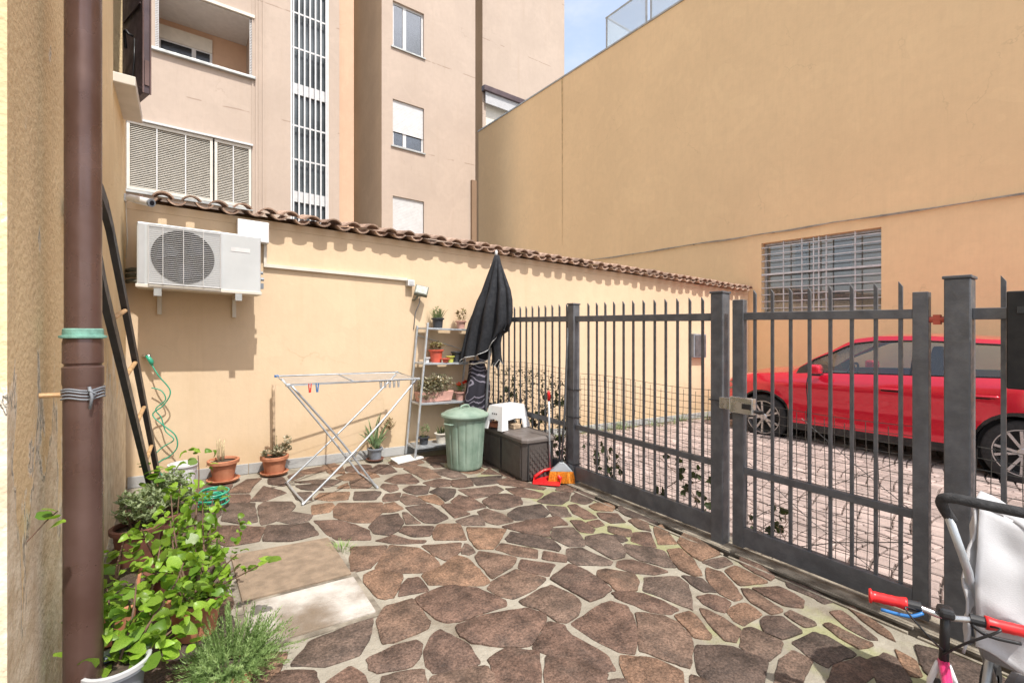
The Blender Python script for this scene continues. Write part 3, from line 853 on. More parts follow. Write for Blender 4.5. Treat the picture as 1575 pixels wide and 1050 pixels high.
for poly in STONES:
    P = [(a / 1000.0, b / 1000.0) for a, b in poly]
    n = len(P)
    cx = sum(p[0] for p in P) / n
    cy = sum(p[1] for p in P) / n
    Q = []
    for i in range(n):                      # broken, slightly wandering edges with softened corners
        a, b = P[i], P[(i + 1) % n]
        L = math.dist(a, b)
        k = max(2, int(L / 0.045))
        nxv = ((b[1] - a[1]) / max(L, 1e-6), -(b[0] - a[0]) / max(L, 1e-6))
        for t in range(k):
            f = (t + 0.18) / k if t == 0 else t / k
            j = rng.uniform(-0.0045, 0.0045)
            Q.append((a[0] + (b[0] - a[0]) * f + nxv[0] * j, a[1] + (b[1] - a[1]) * f + nxv[1] * j))
        f = 1 - 0.18 / k
        Q.append((a[0] + (b[0] - a[0]) * f, a[1] + (b[1] - a[1]) * f))
    h = rng.uniform(0.006, 0.011)
    tx, ty = rng.uniform(-0.012, 0.012), rng.uniform(-0.012, 0.012)
    N = len(Q)
    vs = []
    for dz, ins in ((-0.012, 0.0), (h - 0.003, 0.001), (h, 0.005)):
        for x, y in Q:
            d = math.hypot(x - cx, y - cy)
            k = max(0.2, 1 + (0.0105 - ins) / max(d, 0.01))
            xx, yy = cx + (x - cx) * k, cy + (y - cy) * k
            vs.append((xx, yy, dz + (tx * (xx - cx) + ty * (yy - cy) if dz > 0 else 0) + g(xx, yy)))
    fs = []
    for r_ in (0, 1):
        for i in range(N):
            j = (i + 1) % N
            fs.append((r_ * N + i, r_ * N + j, (r_ + 1) * N + j, (r_ + 1) * N + i))
    fs.append(tuple(range(2 * N, 3 * N)))
    MB().add(vs, fs).build("paving_stone", M['stone'], patio, smooth=40)

# ---- threshold and drain channel along the fence
dr = thing("drain_channel", "narrow dark drain channel between the patio stones and the gate", "drain", (3.07, 2.0, 0))
dr["kind"] = "structure"
MB().span((-0.05, -3.3, -0.075), (0.05, 3.25, -0.06)).build("channel_bed", M['soil'], dr, fall=True)
MB().span((0.05, -3.3, -0.06), (0.25, 3.25, 0.014)).build("concrete_sill", M['dirty_concrete'], dr, fall=True, bevel=0.006)
me = MB().span((-0.009, -0.48, -0.004), (0.009, 0.48, 0.010)).mesh("channel_lip", M['dirty_concrete'])
for k in range(6):
    y = -2.7 + k * 1.0
    for x in (-0.045, 0.04):
        inst("channel_lip", me, dr, TRS((x, y, g(x, y)), (R(1.08), 0, 0)))

# ---- driveway of small cobbles laid in shallow arcs
o = MB().add([(3.32, -6, -0.02), (9.79, -6, -0.02), (9.79, 5.32, -0.02), (3.32, 5.32, -0.02)], [(0, 1, 2, 3)]).build("driveway", M['sand'], fall=True)
driveway = tag(o, "driveway paved with small pinkish cobbles beyond the fence", "driveway", kind="structure")
cob = []
rw = 0.118
for r_ in range(-30, 47):
    x = 3.40 + rng.uniform(0, 0.08)
    while x < 9.70:
        w = rng.uniform(0.095, 0.15)
        xc = x + w / 2
        y = r_ * rw + 0.12 * abs(math.sin(math.pi * (xc - 3.4) / 1.25))
        if -2.4 < y < 5.22:
            cob.append((xc, y, w - 0.014, rw - 0.016, rng.uniform(-0.07, 0.07) + 0.30 * math.cos(math.pi * (((xc - 3.4) / 1.25) % 1.0))))
        x += w
ctr = lambda q: math.hypot(q[0], q[1])
vis = [q for q in cob if 3.3 < q[0] < 9.6 and q[1] > 0.2 * q[0] - 0.35]
vis.sort(key=ctr)
near = set(id(q) for q in vis[:300])


def cobble(mb, q, z=0.0):
    x, y, w, d, a = q
    ca, sa = math.cos(a), math.sin(a)
    vs = []
    for zz, k in ((-0.02, 1.0), (0.004, 1.0), (0.011, 0.86)):
        for sx, sy in ((-1, -1), (1, -1), (1, 1), (-1, 1)):
            px, py = sx * w / 2 * k, sy * d / 2 * k
            X, Y = x + px * ca - py * sa, y + px * sa + py * ca
            vs.append((X, Y, zz + z + g(X, Y)))
    mb.add(vs, [(0, 1, 5, 4), (1, 2, 6, 5), (2, 3, 7, 6), (3, 0, 4, 7), (4, 5, 9, 8), (5, 6, 10, 9), (6, 7, 11, 10), (7, 4, 8, 11), (8, 9, 10, 11)])


field = [MB() for _ in range(4)]
for q in cob:
    z = rng.uniform(-0.004, 0.004)
    if id(q) in near:
        b = MB()
        cobble(b, q, z)
        b.build("cobble", M['paver'], driveway)
    else:
        cobble(field[rng.randrange(4)], q, z)
for b in field:
    o = b.build("cobble_field", M['paver'], driveway)
    o["kind"] = "stuff"


# ---- a wall sheet with real openings and reveals ----
def wall_sheet(mb, a0, a1, z0, z1, holes, place, depth):
    """place(a, z, d) -> xyz; holes = [(a0,a1,z0,z1[,depth])]"""
    A = sorted({a0, a1} | {h[0] for h in holes} | {h[1] for h in holes})
    Z = sorted({z0, z1} | {h[2] for h in holes} | {h[3] for h in holes})
    A = [a for a in A if a0 <= a <= a1]
    Z = [z for z in Z if z0 <= z <= z1]
    for i in range(len(A) - 1):
        for j in range(len(Z) - 1):
            ca, cz = (A[i] + A[i + 1]) / 2, (Z[j] + Z[j + 1]) / 2
            if any(h[0] < ca < h[1] and h[2] < cz < h[3] for h in holes):
                continue
            mb.add([place(A[i], Z[j], 0), place(A[i + 1], Z[j], 0), place(A[i + 1], Z[j + 1], 0), place(A[i], Z[j + 1], 0)], [(0, 1, 2, 3)])
    for h in holes:
        d = h[4] if len(h) > 4 else depth
        c = [(h[0], h[2]), (h[1], h[2]), (h[1], h[3]), (h[0], h[3])]
        for k in range(4):
            p, q = c[k], c[(k + 1) % 4]
            mb.add([place(*p, 0), place(*p, d), place(*q, d), place(*q, 0)], [(0, 1, 2, 3)])


# ================================================================== LEFT HOUSE (old ochre wall at the camera's left)
house = thing("old_house", "ochre house wall with flaking plaster at the left edge", "house", (-0.38, 3.57, 0))
b = MB()
wall_sheet(b, -1.74, 1.735, -0.1, 6.2, [(0.77, 1.52, 3.20, 4.75)], lambda a, z, d: (-d, a, z), 0.14)
b.add([(0, -1.74, -0.1), (0, -1.74, 6.2), (-5, -1.74, 6.2), (-5, -1.74, -0.1)], [(3, 2, 1, 0)])
b.add([(-5, 1.735, -0.1), (-5, 1.735, 6.2), (0, 1.735, 6.2), (0, 1.735, -0.1)], [(3, 2, 1, 0)])
b.add([(0, -1.74, 6.2), (0, 1.735, 6.2), (-5, 1.735, 6.2), (-5, -1.74, 6.2)], [(0, 1, 2, 3)])
b.build("wall", M['peeling'], house, fall=True)
MB().span((-0.139, 0.775, 3.21), (-0.12, 1.515, 4.745)).build("window", M['dark'], house, fall=True)
MB().span((-0.13, 0.755, 3.135), (0.125, 1.53, 3.205)).build("window_sill", M['cream'], house, fall=True, bevel=0.006)
# folding shutter leaf standing open at the far jamb, seen from its inner side
hx, hy, fx_, fy_ = 0.015, 1.50, 0.175, 1.03
d = Vector((fx_ - hx, fy_ - hy, 0))
L = d.length
ang = math.atan2(d.y, d.x)
sh = MB().span((0, -0.022, 0), (L, 0.022, 1.5)).build("shutter", M['shutter_brown'], house, bevel=0.004)
sh.location = (hx, hy, 3.225)
sh.rotation_euler = (0, 0, ang)
for z0, z1 in ((0.05, 0.06), (0.7, 0.71)):
    MB().span((0.05, -0.030, z0), (L - 0.05, -0.0225, z1)).build("panel_rail", M['shutter_brown'], sh)
MB().span((L - 0.012, -0.014, 0.06), (L + 0.010, 0.014, 0.25)).span((L - 0.004, -0.028, 0.0), (L + 0.008, -0.019, 1.5)).span((L - 0.004, 0.019, 0.0), (L + 0.008, 0.028, 1.5)).build("edge_channel", M['pipe'], sh)
MB().tube([(0.30, -0.03, 0.50), (0.30, -0.06, 0.50), (0.28, -0.07, 0.53), (0.24, -0.07, 0.54), (0.22, -0.06, 0.47), (0.22, -0.055, 0.42)], 0.010, 8).build("latch_handle", M['black'], sh, smooth=True)
MB().tube([(0.33, -0.03, 0.47), (0.34, -0.035, 0.30), (0.31, -0.04, 0.12), (0.27, -0.035, 0.02)], 0.005, 6).build("strap", M['black'], sh, smooth=True)

# ================================================================== LOW BOUNDARY WALL WITH TILE COPING
bw = thing("boundary_wall", "low sunlit yellow wall with a wavy terracotta tile coping", "wall", (4.5, 5.32, 0))
MB().span((-5.6, 0, -0.15), (5.285, 0.24, 2.44)).build("wall_body", M['wall_yellow'], bw, fall=True)
b = MB()
for k in range(11):
    x0 = -4.87 + k * 0.93
    b.span((x0, -0.016, 0.0), (x0 + 0.926, 0.001, 0.10))
b.build("skirting", M['skirting'], bw, fall=True, bevel=0.004)
MB().span((-5.3, -0.004, 2.441), (5.285, 0.36, 2.515)).build("tile_bed", M['wall_yellow'], bw, fall=True)


def barrel(flip, r0=0.080, r1=0.092, L=0.44, th=0.013, n=9, arc=124):
    b = MB()
    vs = []
    for y, r in ((0.0, r1 if not flip else r0), (L, r0 if not flip else r1)):
        for rr in (r, r - th):
            for k in range(n + 1):
                a = R(90 - arc / 2 + arc * k / n)
                x, z = rr * math.cos(a), rr * math.sin(a)
                vs.append((x, y, -z if flip else z))
    m = n + 1
    fs = []
    for k in range(n):
        fs += [(k, k + 1, 2 * m + k + 1, 2 * m + k), (m + k, 3 * m + k, 3 * m + k + 1, m + k + 1),
               (k, m + k, m + k + 1, k + 1), (2 * m + k, 2 * m + k + 1, 3 * m + k + 1, 3 * m + k)]
    fs += [(0, 2 * m, 3 * m, m), (n, m + n, 3 * m + n, 2 * m + n)]
    b.add(vs, fs)
    return b.mesh("roof_tile", M['roof_tile'], smooth=40)


cover, pan = barrel(False), barrel(True)
k = 0
x = -4.72
while x < 5.2:
    jig = lambda s: rng.uniform(-s, s)
    inst("pan_tile", pan, bw, TRS((x + jig(0.006), -0.145 + jig(0.018), 2.582 + g(x, 0) + jig(0.008)), (R(13) + jig(0.02), jig(0.05), jig(0.04))))
    if x + 0.105 < 5.2:
        inst("cover_tile", cover, bw, TRS((x + 0.104 + jig(0.007), -0.125 + jig(0.02), 2.522 + g(x + 0.1, 0) + jig(0.009)), (R(13) + jig(0.03), jig(0.05), jig(0.05))))
    x += 0.208
# far slope of the coping
far = MB()
far.add([(-5.3, 0.25, 2.60), (5.25, 0.25, 2.60), (5.25, 0.42, 2.48), (-5.3, 0.42, 2.48)], [(0, 1, 2, 3)])
far.build("ridge_mortar", M['wall_brown'], bw, fall=True)

# ================================================================== PINK APARTMENT BLOCK
apt = thing("apartment_block", "tall pinkish apartment block with barred stairwell window and roller blinds", "building", (3.0, 14.3, 0))
X = lambda u: u - 3.0          # yard x -> block x
pl = lambda a, z, d: (X(a), d, z)
b = MB()
wall_sheet(b, -7.0, 3.845, -0.6, 22.0, [(-1.02, 1.575, 4.57, 6.21), (-0.48, 1.606, 8.06, 9.62, 1.5), (2.53, 3.535, 3.6, 14.6, 0.16)], pl, 0.10)
b.build("facade", M['wall_pink'], apt, fall=True)
b = MB()
b.span((X(3.85), 0.05, -0.6), (X(4.28), 0.3, 22.0))
b.build("salmon_strip", M['wall_salmon'], apt, fall=True)
b = MB()
wall_sheet(b, 5.114, 8.46, -0.6, 22.0, [(5.47, 6.525, 4.22, 5.68), (5.47, 6.525, 7.25, 8.71), (5.47, 6.525, 10.35, 11.79)], pl, 0.14)
b.build("facade", M['wall_pink'], apt, fall=True)
b = MB()
b.add([(X(5.114), 0, -0.6), (X(5.114), 3, -0.6), (X(5.114), 3, 22), (X(5.114), 0, 22)], [(3, 2, 1, 0)])
b.add([(X(4.2), 2.95, -0.6), (X(5.12), 2.95, -0.6), (X(5.12), 2.95, 22), (X(4.2), 2.95, 22)], [(0, 1, 2, 3)])
b.build("recess_wall", M['wall_brown'], apt, fall=True)
MB().span((X(-7), 0.2, 22.0), (X(14.4), 6, 22.2)).build("roof_slab", M['concrete'], apt, fall=True)
MB().span((X(8.27), -0.10, -0.6), (X(8.455), -0.001, 6.75)).build("pilaster", M['pilaster'], apt, fall=True)
# set-back wing on the right
b = MB()
wall_sheet(b, 10.04, 14.42, -0.6, 22.0, [(10.2, 13.2, 8.6, 11.15)], lambda a, z, d: (X(a), 2.1 + d, z), 0.15)
b.build("wing_facade", M['wall_pink'], apt, fall=True)
b = MB()
b.add([(X(10.04), 2.1, -0.6), (X(10.04), 5.5, -0.6), (X(10.04), 5.5, 22), (X(10.04), 2.1, 22)], [(3, 2, 1, 0)])
b.add([(X(14.42), 2.1, -0.6), (X(14.42), 7, -0.6), (X(14.42), 7, 22), (X(14.42), 2.1, 22)], [(0, 1, 2, 3)])
b.build("wing_side", M['wall_brown'], apt, fall=True)
aw = MB().span((X(9.98), 1.85, 11.2), (X(13.25), 2.09, 11.42)).build("awning_case", M['shutter_brown'], apt, fall=True, bevel=0.02)
MB().span((X(10.1), 1.95, 10.75), (X(13.2), 2.00, 11.2)).build("awning_valance", M['fabric_white'], aw, fall=True)
MB().span((X(10.2), 2.22, 8.6), (X(13.2), 2.24, 11.15)).build("blind", M['cream'], apt, fall=True)

# vertical ribs at the joint between the wings
for u in (1.60, 1.685, 1.765, 1.85):
    MB().span((X(u) - 0.017, -0.028, -0.5), (X(u) + 0.017, -0.001, 21.9)).build("rib", M['wall_pink'], apt, fall=True)


def louvre_blind(u0, u1, z0, z1):
    fr = MB()
    for a, c, w in ((u0, u0, 0.06), (u1, u1, 0.06)):
        fr.span((X(a) - w / 2 + (0.03 if a == u0 else -0.03), -0.03, z0), (X(a) + w / 2 + (0.03 if a == u0 else -0.03), 0.05, z1))
    fr.span((X(u0) + 0.061, -0.028, z0), (X(u1) - 0.061, 0.05, z0 + 0.07))
    fr.span((X(u0) + 0.061, -0.028, z1 - 0.07), (X(u1) - 0.061, 0.05, z1))
    f = fr.build("louvre_shutter", M['cream'], apt, fall=True)
    s = MB()
    z = z0 + 0.10
    while z < z1 - 0.09:
        s.box((X((u0 + u1) / 2), 0.012, z), (u1 - u0 - 0.13, 0.042, 0.007), rx=R(38))
        z += 0.043
    s.build("slat_panel", M['cream'], f, fall=True)
    n = max(1, round((u1 - u0) / 0.62) - 1)
    for k in range(1, n + 1):
        u = u0 + (u1 - u0) * k / (n + 1)
        MB().span((X(u) - 0.012, -0.026, z0 + 0.07), (X(u) + 0.012, -0.016, z1 - 0.07)).build("slat_tie", M['white'], f, fall=True)


louvre_blind(-1.01, 0.70, 4.58, 6.20)
louvre_blind(0.74, 1.565, 4.58, 6.20)
MB().span((X(-1.02), 0.09, 4.57), (X(1.575), 0.095, 6.21)).build("window_backing", M['dark'], apt, fall=True)
MB().span((X(-1.08), -0.09, 6.215), (X(1.60), -0.001, 6.26)).build("blind_head", M['white'], apt, fall=True)
MB().span((X(-1.08), -0.08, 4.50), (X(1.60), -0.001, 4.56)).build("window_sill", M['zinc'], apt, fall=True)

# loggia
b = MB()
b.add([(X(-0.48), 1.5, 8.06), (X(1.606), 1.5, 8.06), (X(1.606), 1.5, 9.62), (X(-0.48), 1.5, 9.62)], [(0, 1, 2, 3)])
lg = b.build("loggia_back_wall", M['wall_salmon'], apt, fall=True)
MB().span((X(-0.45), 1.42, 9.05), (X(0.76), 1.499, 9.42)).build("blind_box", M['cream'], lg, fall=True)
w_ = MB().span((X(-0.45), 1.44, 8.08), (X(0.76), 1.498, 9.045)).build("window_frame", M['white'], lg, fall=True)
MB().span((X(-0.40), 1.425, 8.12), (X(0.28), 1.438, 9.0)).build("pane", M['cargloss'], lg, fall=True)
MB().span((X(0.38), 1.425, 8.12), (X(0.70), 1.438, 9.0)).build("pane", M['cargloss'], lg, fall=True)
MB().span((X(-0.478), 0.02, 9.60), (X(1.604), 1.49, 9.617)).build("loggia_ceiling", M['white'], apt, fall=True)
MB().span((X(-0.55), -0.10, 7.99), (X(1.66), 0.12, 8.06)).build("parapet_cap", M['zinc'], apt, fall=True, bevel=0.01)
MB().span((X(-0.55), -0.06, 9.62), (X(1.64), 0.10, 9.70)).build("loggia_lintel", M['cream'], apt, fall=True)
for u in (-0.44, 1.565):
    b = MB()
    z = 8.08
    while z < 9.6:
        b.span((X(u) - 0.03, 0.02, z), (X(u) + 0.03, 0.035, z + 0.022))
        z += 0.042
    b.span((X(u) - 0.036, 0.018, 8.07), (X(u) - 0.0301, 0.037, 9.6)).span((X(u) + 0.0301, 0.018, 8.07), (X(u) + 0.036, 0.037, 9.6))
    b.build("blind_guide", M['white'], apt, fall=True)

# barred stairwell window
st = MB()
for u in (2.545, 3.52):
    st.span((X(u) - 0.02, -0.01, 3.6), (X(u) + 0.02, 0.06, 14.6))
st = st.build("stairwell_frame", M['white'], apt, fall=True)
MB().span((X(2.53), 0.145, 3.6), (X(3.535), 0.155, 14.6)).build("stairwell_glass", M['stair_glass'], apt, fall=True)
for z in (5.15, 8.17, 11.19, 14.2):
    MB().span((X(2.57), 0.08, z - 0.17), (X(3.50), 0.14, z + 0.13)).build("landing_panel", M['white'], st, fall=True)
for k in range(7):
    u = 2.60 + k * (3.47 - 2.60) / 6
    MB().span((X(u) - 0.019, -0.02, 3.6), (X(u) + 0.019, 0.018, 14.6)).build("bar", M['white'], st, fall=True)
for z in (4.1, 6.15, 7.09, 9.26, 10.24, 12.2, 13.2):
    MB().span((X(2.57), 0.02, z - 0.022), (X(3.50), 0.05, z + 0.022)).build("cross_bar", M['white'], st, fall=True)


def flat_window(z0, z1, shut):
    u0, u1 = 5.47, 6.525
    f = MB()
    f.span((X(u0), 0.08, z0), (X(u0) + 0.06, 0.13, z1)).span((X(u1) - 0.06, 0.08, z0), (X(u1), 0.13, z1))
    f.span((X(u0) + 0.06, 0.081, z1 - 0.06), (X(u1) - 0.06, 0.13, z1)).span((X(u0) + 0.06, 0.081, z0), (X(u1) - 0.06, 0.13, z0 + 0.06))
    f.span((X(u0 + 0.36), 0.078, z0 + 0.06), (X(u0 + 0.47), 0.13, z1 - 0.06))
    f = f.build("window", M['white'], apt, fall=True)
    for a, c in ((u0 + 0.06, u0 + 0.36), (u0 + 0.47, u1 - 0.06)):
        MB().span((X(a), 0.10, z0 + 0.06), (X(c), 0.106, z1 - 0.06)).build("pane", M['glass'], f, fall=True)
    MB().span((X(u0) + 0.01, 0.132, z0 + 0.01), (X(u1) - 0.01, 0.138, z1 - 0.01)).build("curtain", M['white'] if shut == 0 else M['pot_grey'], f, fall=True)
    MB().span((X(u0) - 0.06, -0.05, z0 - 0.045), (X(u1) + 0.04, 0.10, z0 - 0.002)).build("window_sill", M['zinc'], f, fall=True)
    if shut > 0:
        s = MB()
        z = z1 - 0.003
        while z > z1 - (z1 - z0) * shut:
            s.span((X(u0) + 0.015, 0.052, z - 0.046), (X(u1) - 0.015, 0.066, z - 0.004))
            s.span((X(u0) + 0.015, 0.058, z - 0.0041), (X(u1) - 0.015, 0.064, z - 0.0001))
            z -= 0.047
        s.build("roller_shutter", M['white'], f, fall=True)


flat_window(10.35, 11.79, 0)
flat_window(7.25, 8.71, 0.66)
flat_window(4.22, 5.68, 1.0)

# ================================================================== OCHRE BUILDING ON THE RIGHT
wh = thing("ochre_building", "long plain ochre building with one barred window behind the car", "building", (9.79, 5.0, 0))
W = lambda v: v - 5.0
b = MB()
wall_sheet(b, W(-5.0), W(16.3), -0.5, 9.5, [(W(3.01), W(5.045), 2.06, 3.49)], lambda a, z, d: (d, a, z), 0.22)
b.build("wall", M['wall_ochre'], wh, fall=True)
b = MB()
b.add([(0, W(16.3), -0.5), (8, W(16.3), -0.5), (8, W(16.3), 9.5), (0, W(16.3), 9.5)], [(0, 1, 2, 3)])
b.build("end_wall", M['wall_ochre'], wh, fall=True)
b = MB()
b.add([(0, W(-5), -0.5), (8, W(-5), -0.5), (8, W(-5), 9.5), (0, W(-5), 9.5)], [(3, 2, 1, 0)])
b.build("end_wall", M['wall_ochre'], wh, fall=True)
MB().span((0.02, W(-5.0), 9.30), (8, W(16.3), 9.47)).build("roof", M['concrete'], wh, fall=True)
MB().span((-0.025, W(-5.0), 9.5), (0.14, W(16.32), 9.545)).build("coping", M['zinc'], wh, fall=True)
MB().add([(-0.006, W(11.222), 4.3), (-0.006, W(11.228), 4.3), (-0.006, W(11.25), 8.0), (-0.006, W(11.27), 9.49), (-0.006, W(11.19), 9.49), (-0.006, W(11.205), 8.0)], [(0, 1, 2, 3, 4, 5)]).build("joint_strip", M['wall_stain'], wh, fall=True)
# barred window
gw = MB()
for v in (3.03, 5.025):
    gw.span((0.13, W(v) - 0.02, 2.06), (0.17, W(v) + 0.02, 3.49))
gw.span((0.131, W(3.05), 3.45), (0.17, W(5.005), 3.49)).span((0.131, W(3.05), 2.06), (0.17, W(5.005), 2.10))
gw = gw.build("window", M['steel'], wh, fall=True)
MB().span((0.185, W(3.01), 2.06), (0.19, W(5.045), 3.49)).build("pane", M['glass'], gw, fall=True)
MB().span((0.60, W(2.6), 1.9), (0.62, W(5.4), 3.7)).build("room_back", M['room'], gw, fall=True)
for v0, v1 in ((3.55, 3.85), (4.30, 4.52)):
    MB().span((0.30, W(v0), 2.06), (0.32, W(v1), 3.45)).build("curtain", M['fabric_white'], gw, fall=True)
for v in (3.40, 3.86, 3.985, 4.075, 4.28, 4.62):
    MB().span((0.02, W(v) - 0.009, 2.065), (0.038, W(v) + 0.009, 3.485)).build("upright_bar", M['bar_paint'], gw, fall=True)
for k in range(10):
    z = 2.16 + k * 0.137
    t = 0.018 if k == 5 else 0.008
    MB().span((0.004, W(3.012), z - t), (0.019, W(5.043), z + t)).build("cross_bar", M['bar_paint'], gw, fall=True)

# roof terrace balustrade
ra = thing("roof_balustrade", "glass and metal balustrade on the flat roof against the sky", "railing", (9.95, 7.0, 9.47))
for y in (2.5, 1.1, 0.95, -0.6, -2.4, -4.2):
    MB().span((-0.02, y - 0.02, 0), (0.02, y + 0.02, 1.05)).build("post", M['zinc'], ra, fall=True)
MB().span((-0.02, -4.4, 1.05), (0.02, 2.54, 1.085)).build("top_rail", M['zinc'], ra, fall=True)
MB().span((0.021, 2.48, 1.052), (1.9, 2.52, 1.083)).build("side_rail", M['zinc'], ra, fall=True)
for y0, y1 in ((1.13, 2.47), (-0.57, 0.92), (-2.37, -0.63), (-4.17, -2.43)):
    MB().span((-0.005, y0, 0.08), (0.005, y1, 1.02)).build("glass_panel", M['frost'], ra, fall=True)
MB().span((0.03, 2.496, 0.06), (1.9, 2.504, 1.02)).build("side_panel", M['frost'], ra, fall=True)

# cable strung along the wall
pts = []
for k in range(41):
    v = 12.0 - k * 0.36
    sag = 0.006 * math.sin(v * 2.1) + 0.004 * math.sin(v * 5.3)
    pts.append((9.755, v, 3.68 + sag + g(9.76, v)))
b = MB().tube(pts, 0.011, 6)
p2 = [(x - 0.012, y, z - 0.012 + 0.012 * math.sin(y * 4.0)) for x, y, z in pts]
b.tube(p2, 0.008, 6)
for k in range(0, 41, 5):
    b.box((9.775, pts[k][1], pts[k][2]), (0.04, 0.03, 0.03))
tag(b.build("wall_cable", M['cable'], smooth=True), "thin grey cable strung along the ochre wall above the barred window", "cable")
# ================================================================== FENCE AND GATE
FX = 3.20


def picket_mesh(h, w=0.020, t=0.011):
    b = MB()
    vs = []
    for z, dz in ((0, 0), (h, 1)):
        for x, y in ((-t / 2, -w / 2), (t / 2, -w / 2), (t / 2, w / 2), (-t / 2, w / 2)):
            vs.append((x, y, z + (dz * (0.028 if y > 0 else 0.0))))
    b.add(vs, [(3, 2, 1, 0), (4, 5, 6, 7), (0, 1, 5, 4), (1, 2, 6, 5), (2, 3, 7, 6), (3, 0, 4, 7)])
    return b.mesh("picket", M['fence'])


pk_fence, pk_gate = picket_mesh(1.60), picket_mesh(1.62, 0.018, 0.014)


def post(root, y, s, h, x=0.0):
    b = MB().span((x - s / 2, y - s / 2, -0.03), (x + s / 2, y + s / 2, h))
    p = b.build("post", M['fence'], root, fall=True, bevel=0.006)
    c = MB().span((x - s / 2 - 0.006, y - s / 2 - 0.006, h), (x + s / 2 + 0.006, y + s / 2 + 0.006, h + 0.016)).build("post_cap", M['fence'], p, fall=True, bevel=0.004)
    return p


def rail(root, y0, y1, z0, z1, t=0.04, x=0.0):
    return MB().span((x - t / 2, y0, z0), (x + t / 2, y1, z1)).build("rail", M['fence'], root, fall=True, bevel=0.003)


def wire_mesh(root, y0, y1, z0, z1, x, seed, step=0.052):
    r_ = random.Random(seed)
    b = MB()
    wob = lambda y, z: (x + 0.008 * math.sin(3.1 * y + seed) + 0.006 * math.sin(7 * z + seed), y + 0.006 * math.sin(5.7 * z + 3 * y + seed), z + 0.010 * math.sin(4.3 * y + 2.2 * z + seed))
    ny = int((y1 - y0) / step)
    nz = int((z1 - z0) / step)
    for i in range(ny + 1):
        y = y0 + (y1 - y0) * i / ny
        top = z1 + r_.uniform(-0.03, 0.012)
        b.tube([wob(y, z0 + (top - z0) * k / 6) for k in range(7)], 0.0022, 3, caps=False)
    for j in range(nz + 1):
        z = z0 + (z1 - z0) * j / nz
        b.tube([wob(y0 + (y1 - y0) * k / 10, z) for k in range(11)], 0.0022, 3, caps=False)
    return b.build("wire_mesh", M['wire'], root, fall=True)


def ivy_leaf_mesh():
    b = MB()
    b.add([(0, 0, 0), (0.42, 0.12, 0.05), (0.50, 0.45, -0.02), (0.22, 0.62, 0.03), (0, 1.0, -0.08), (-0.22, 0.62, 0.03), (-0.50, 0.45, -0.02), (-0.42, 0.12, 0.05), (0, 0.42, 0.09)],
          [(8, 0, 1), (8, 1, 2), (8, 2, 3), (8, 3, 4), (8, 4, 5), (8, 5, 6), (8, 6, 7), (8, 7, 0)])
    return b


def climb(root, name_seed, y0, y1, z0, z1, n, x, dens=None):
    """ivy creeping through the mesh: a few tangled stems plus separate leaves"""
    r_ = random.Random(name_seed)
    b = MB()
    spots = []
    for k in range(max(3, n // 14)):
        y, z = r_.uniform(y0, y1), z0
        pts = []
        for s in range(9):
            pts.append((x + r_.uniform(-0.02, 0.03), y, z))
            spots.append((y, z))
            y += r_.uniform(-0.12, 0.12)
            z += (z1 - z0) / 9 * r_.uniform(0.5, 1.15)
            y = min(max(y, y0), y1)
        b.tube(pts, 0.0032, 4)
    b.build("stem", M['stem'], root, fall=True)
    lm = ivy_leaf_mesh().mesh("leaf", M['leaf_dark'])
    for k in range(n):
        y, z = r_.choice(spots)
        y = min(max(y + r_.gauss(0, 0.07), y0), y1)
        z = max(z0, z + r_.gauss(0, 0.05))
        s = r_.uniform(0.038, 0.075)
        xx = x + r_.uniform(-0.015, 0.06)
        inst("leaf", lm, root, TRS((xx, y, z + g(xx, y)), (R(90) + r_.uniform(-0.6, 0.6), r_.uniform(-2.6, 2.6), R(90) + r_.uniform(-0.8, 0.8)), s))


# left run: wall - post - post beside the gate
fn = thing("metal_fence", "anthracite picket fence running from the yellow wall to the gate", "fence", (FX, 3.5, 0), group="anthracite fence sections")
for y, s, h in ((1.74, 0.06, 1.74), (0.0, 0.085, 1.765), (-1.555, 0.095, 1.795)):
    post(fn, y, s, h)
for y0, y1 in ((0.045, 1.708), (-1.505, -0.045)):
    rail(fn, y0, y1, 1.60, 1.655)
    rail(fn, y0, y1, 0.545, 0.590)
    rail(fn, y0, y1, 0.050, 0.185, 0.05)
for y in [0.10 + 0.114 * k for k in range(14)] + [3.293 - 3.5, 3.181 - 3.5, 3.073 - 3.5, 2.966 - 3.5, 2.855 - 3.5, 2.746 - 3.5, 2.634 - 3.5, 2.521 - 3.5, 2.413 - 3.5, 2.303 - 3.5, 2.193 - 3.5, 2.085 - 3.5]:
    inst("picket", pk_fence, fn, TRS((0.0, y, 0.15 + g(0, y))))
mA = wire_mesh(fn, -1.49, -0.05, 0.10, 1.09, 0.035, 1)
mB = wire_mesh(fn, 0.06, 1.70, 0.10, 1.13, 0.035, 2)
b = MB()
for y, z, s in ((0.0, 0.93, 0.05), (0.0, 0.66, 0.05), (0.0, 0.20, 0.05), (-1.555, 1.03, 0.054)):
    b.tube([(-s, y - s, z), (s, y - s, z), (s, y + s, z), (-s, y + s, z)], 0.005, 5, closed=True)
b.build("strap", M['black'], fn, fall=True)

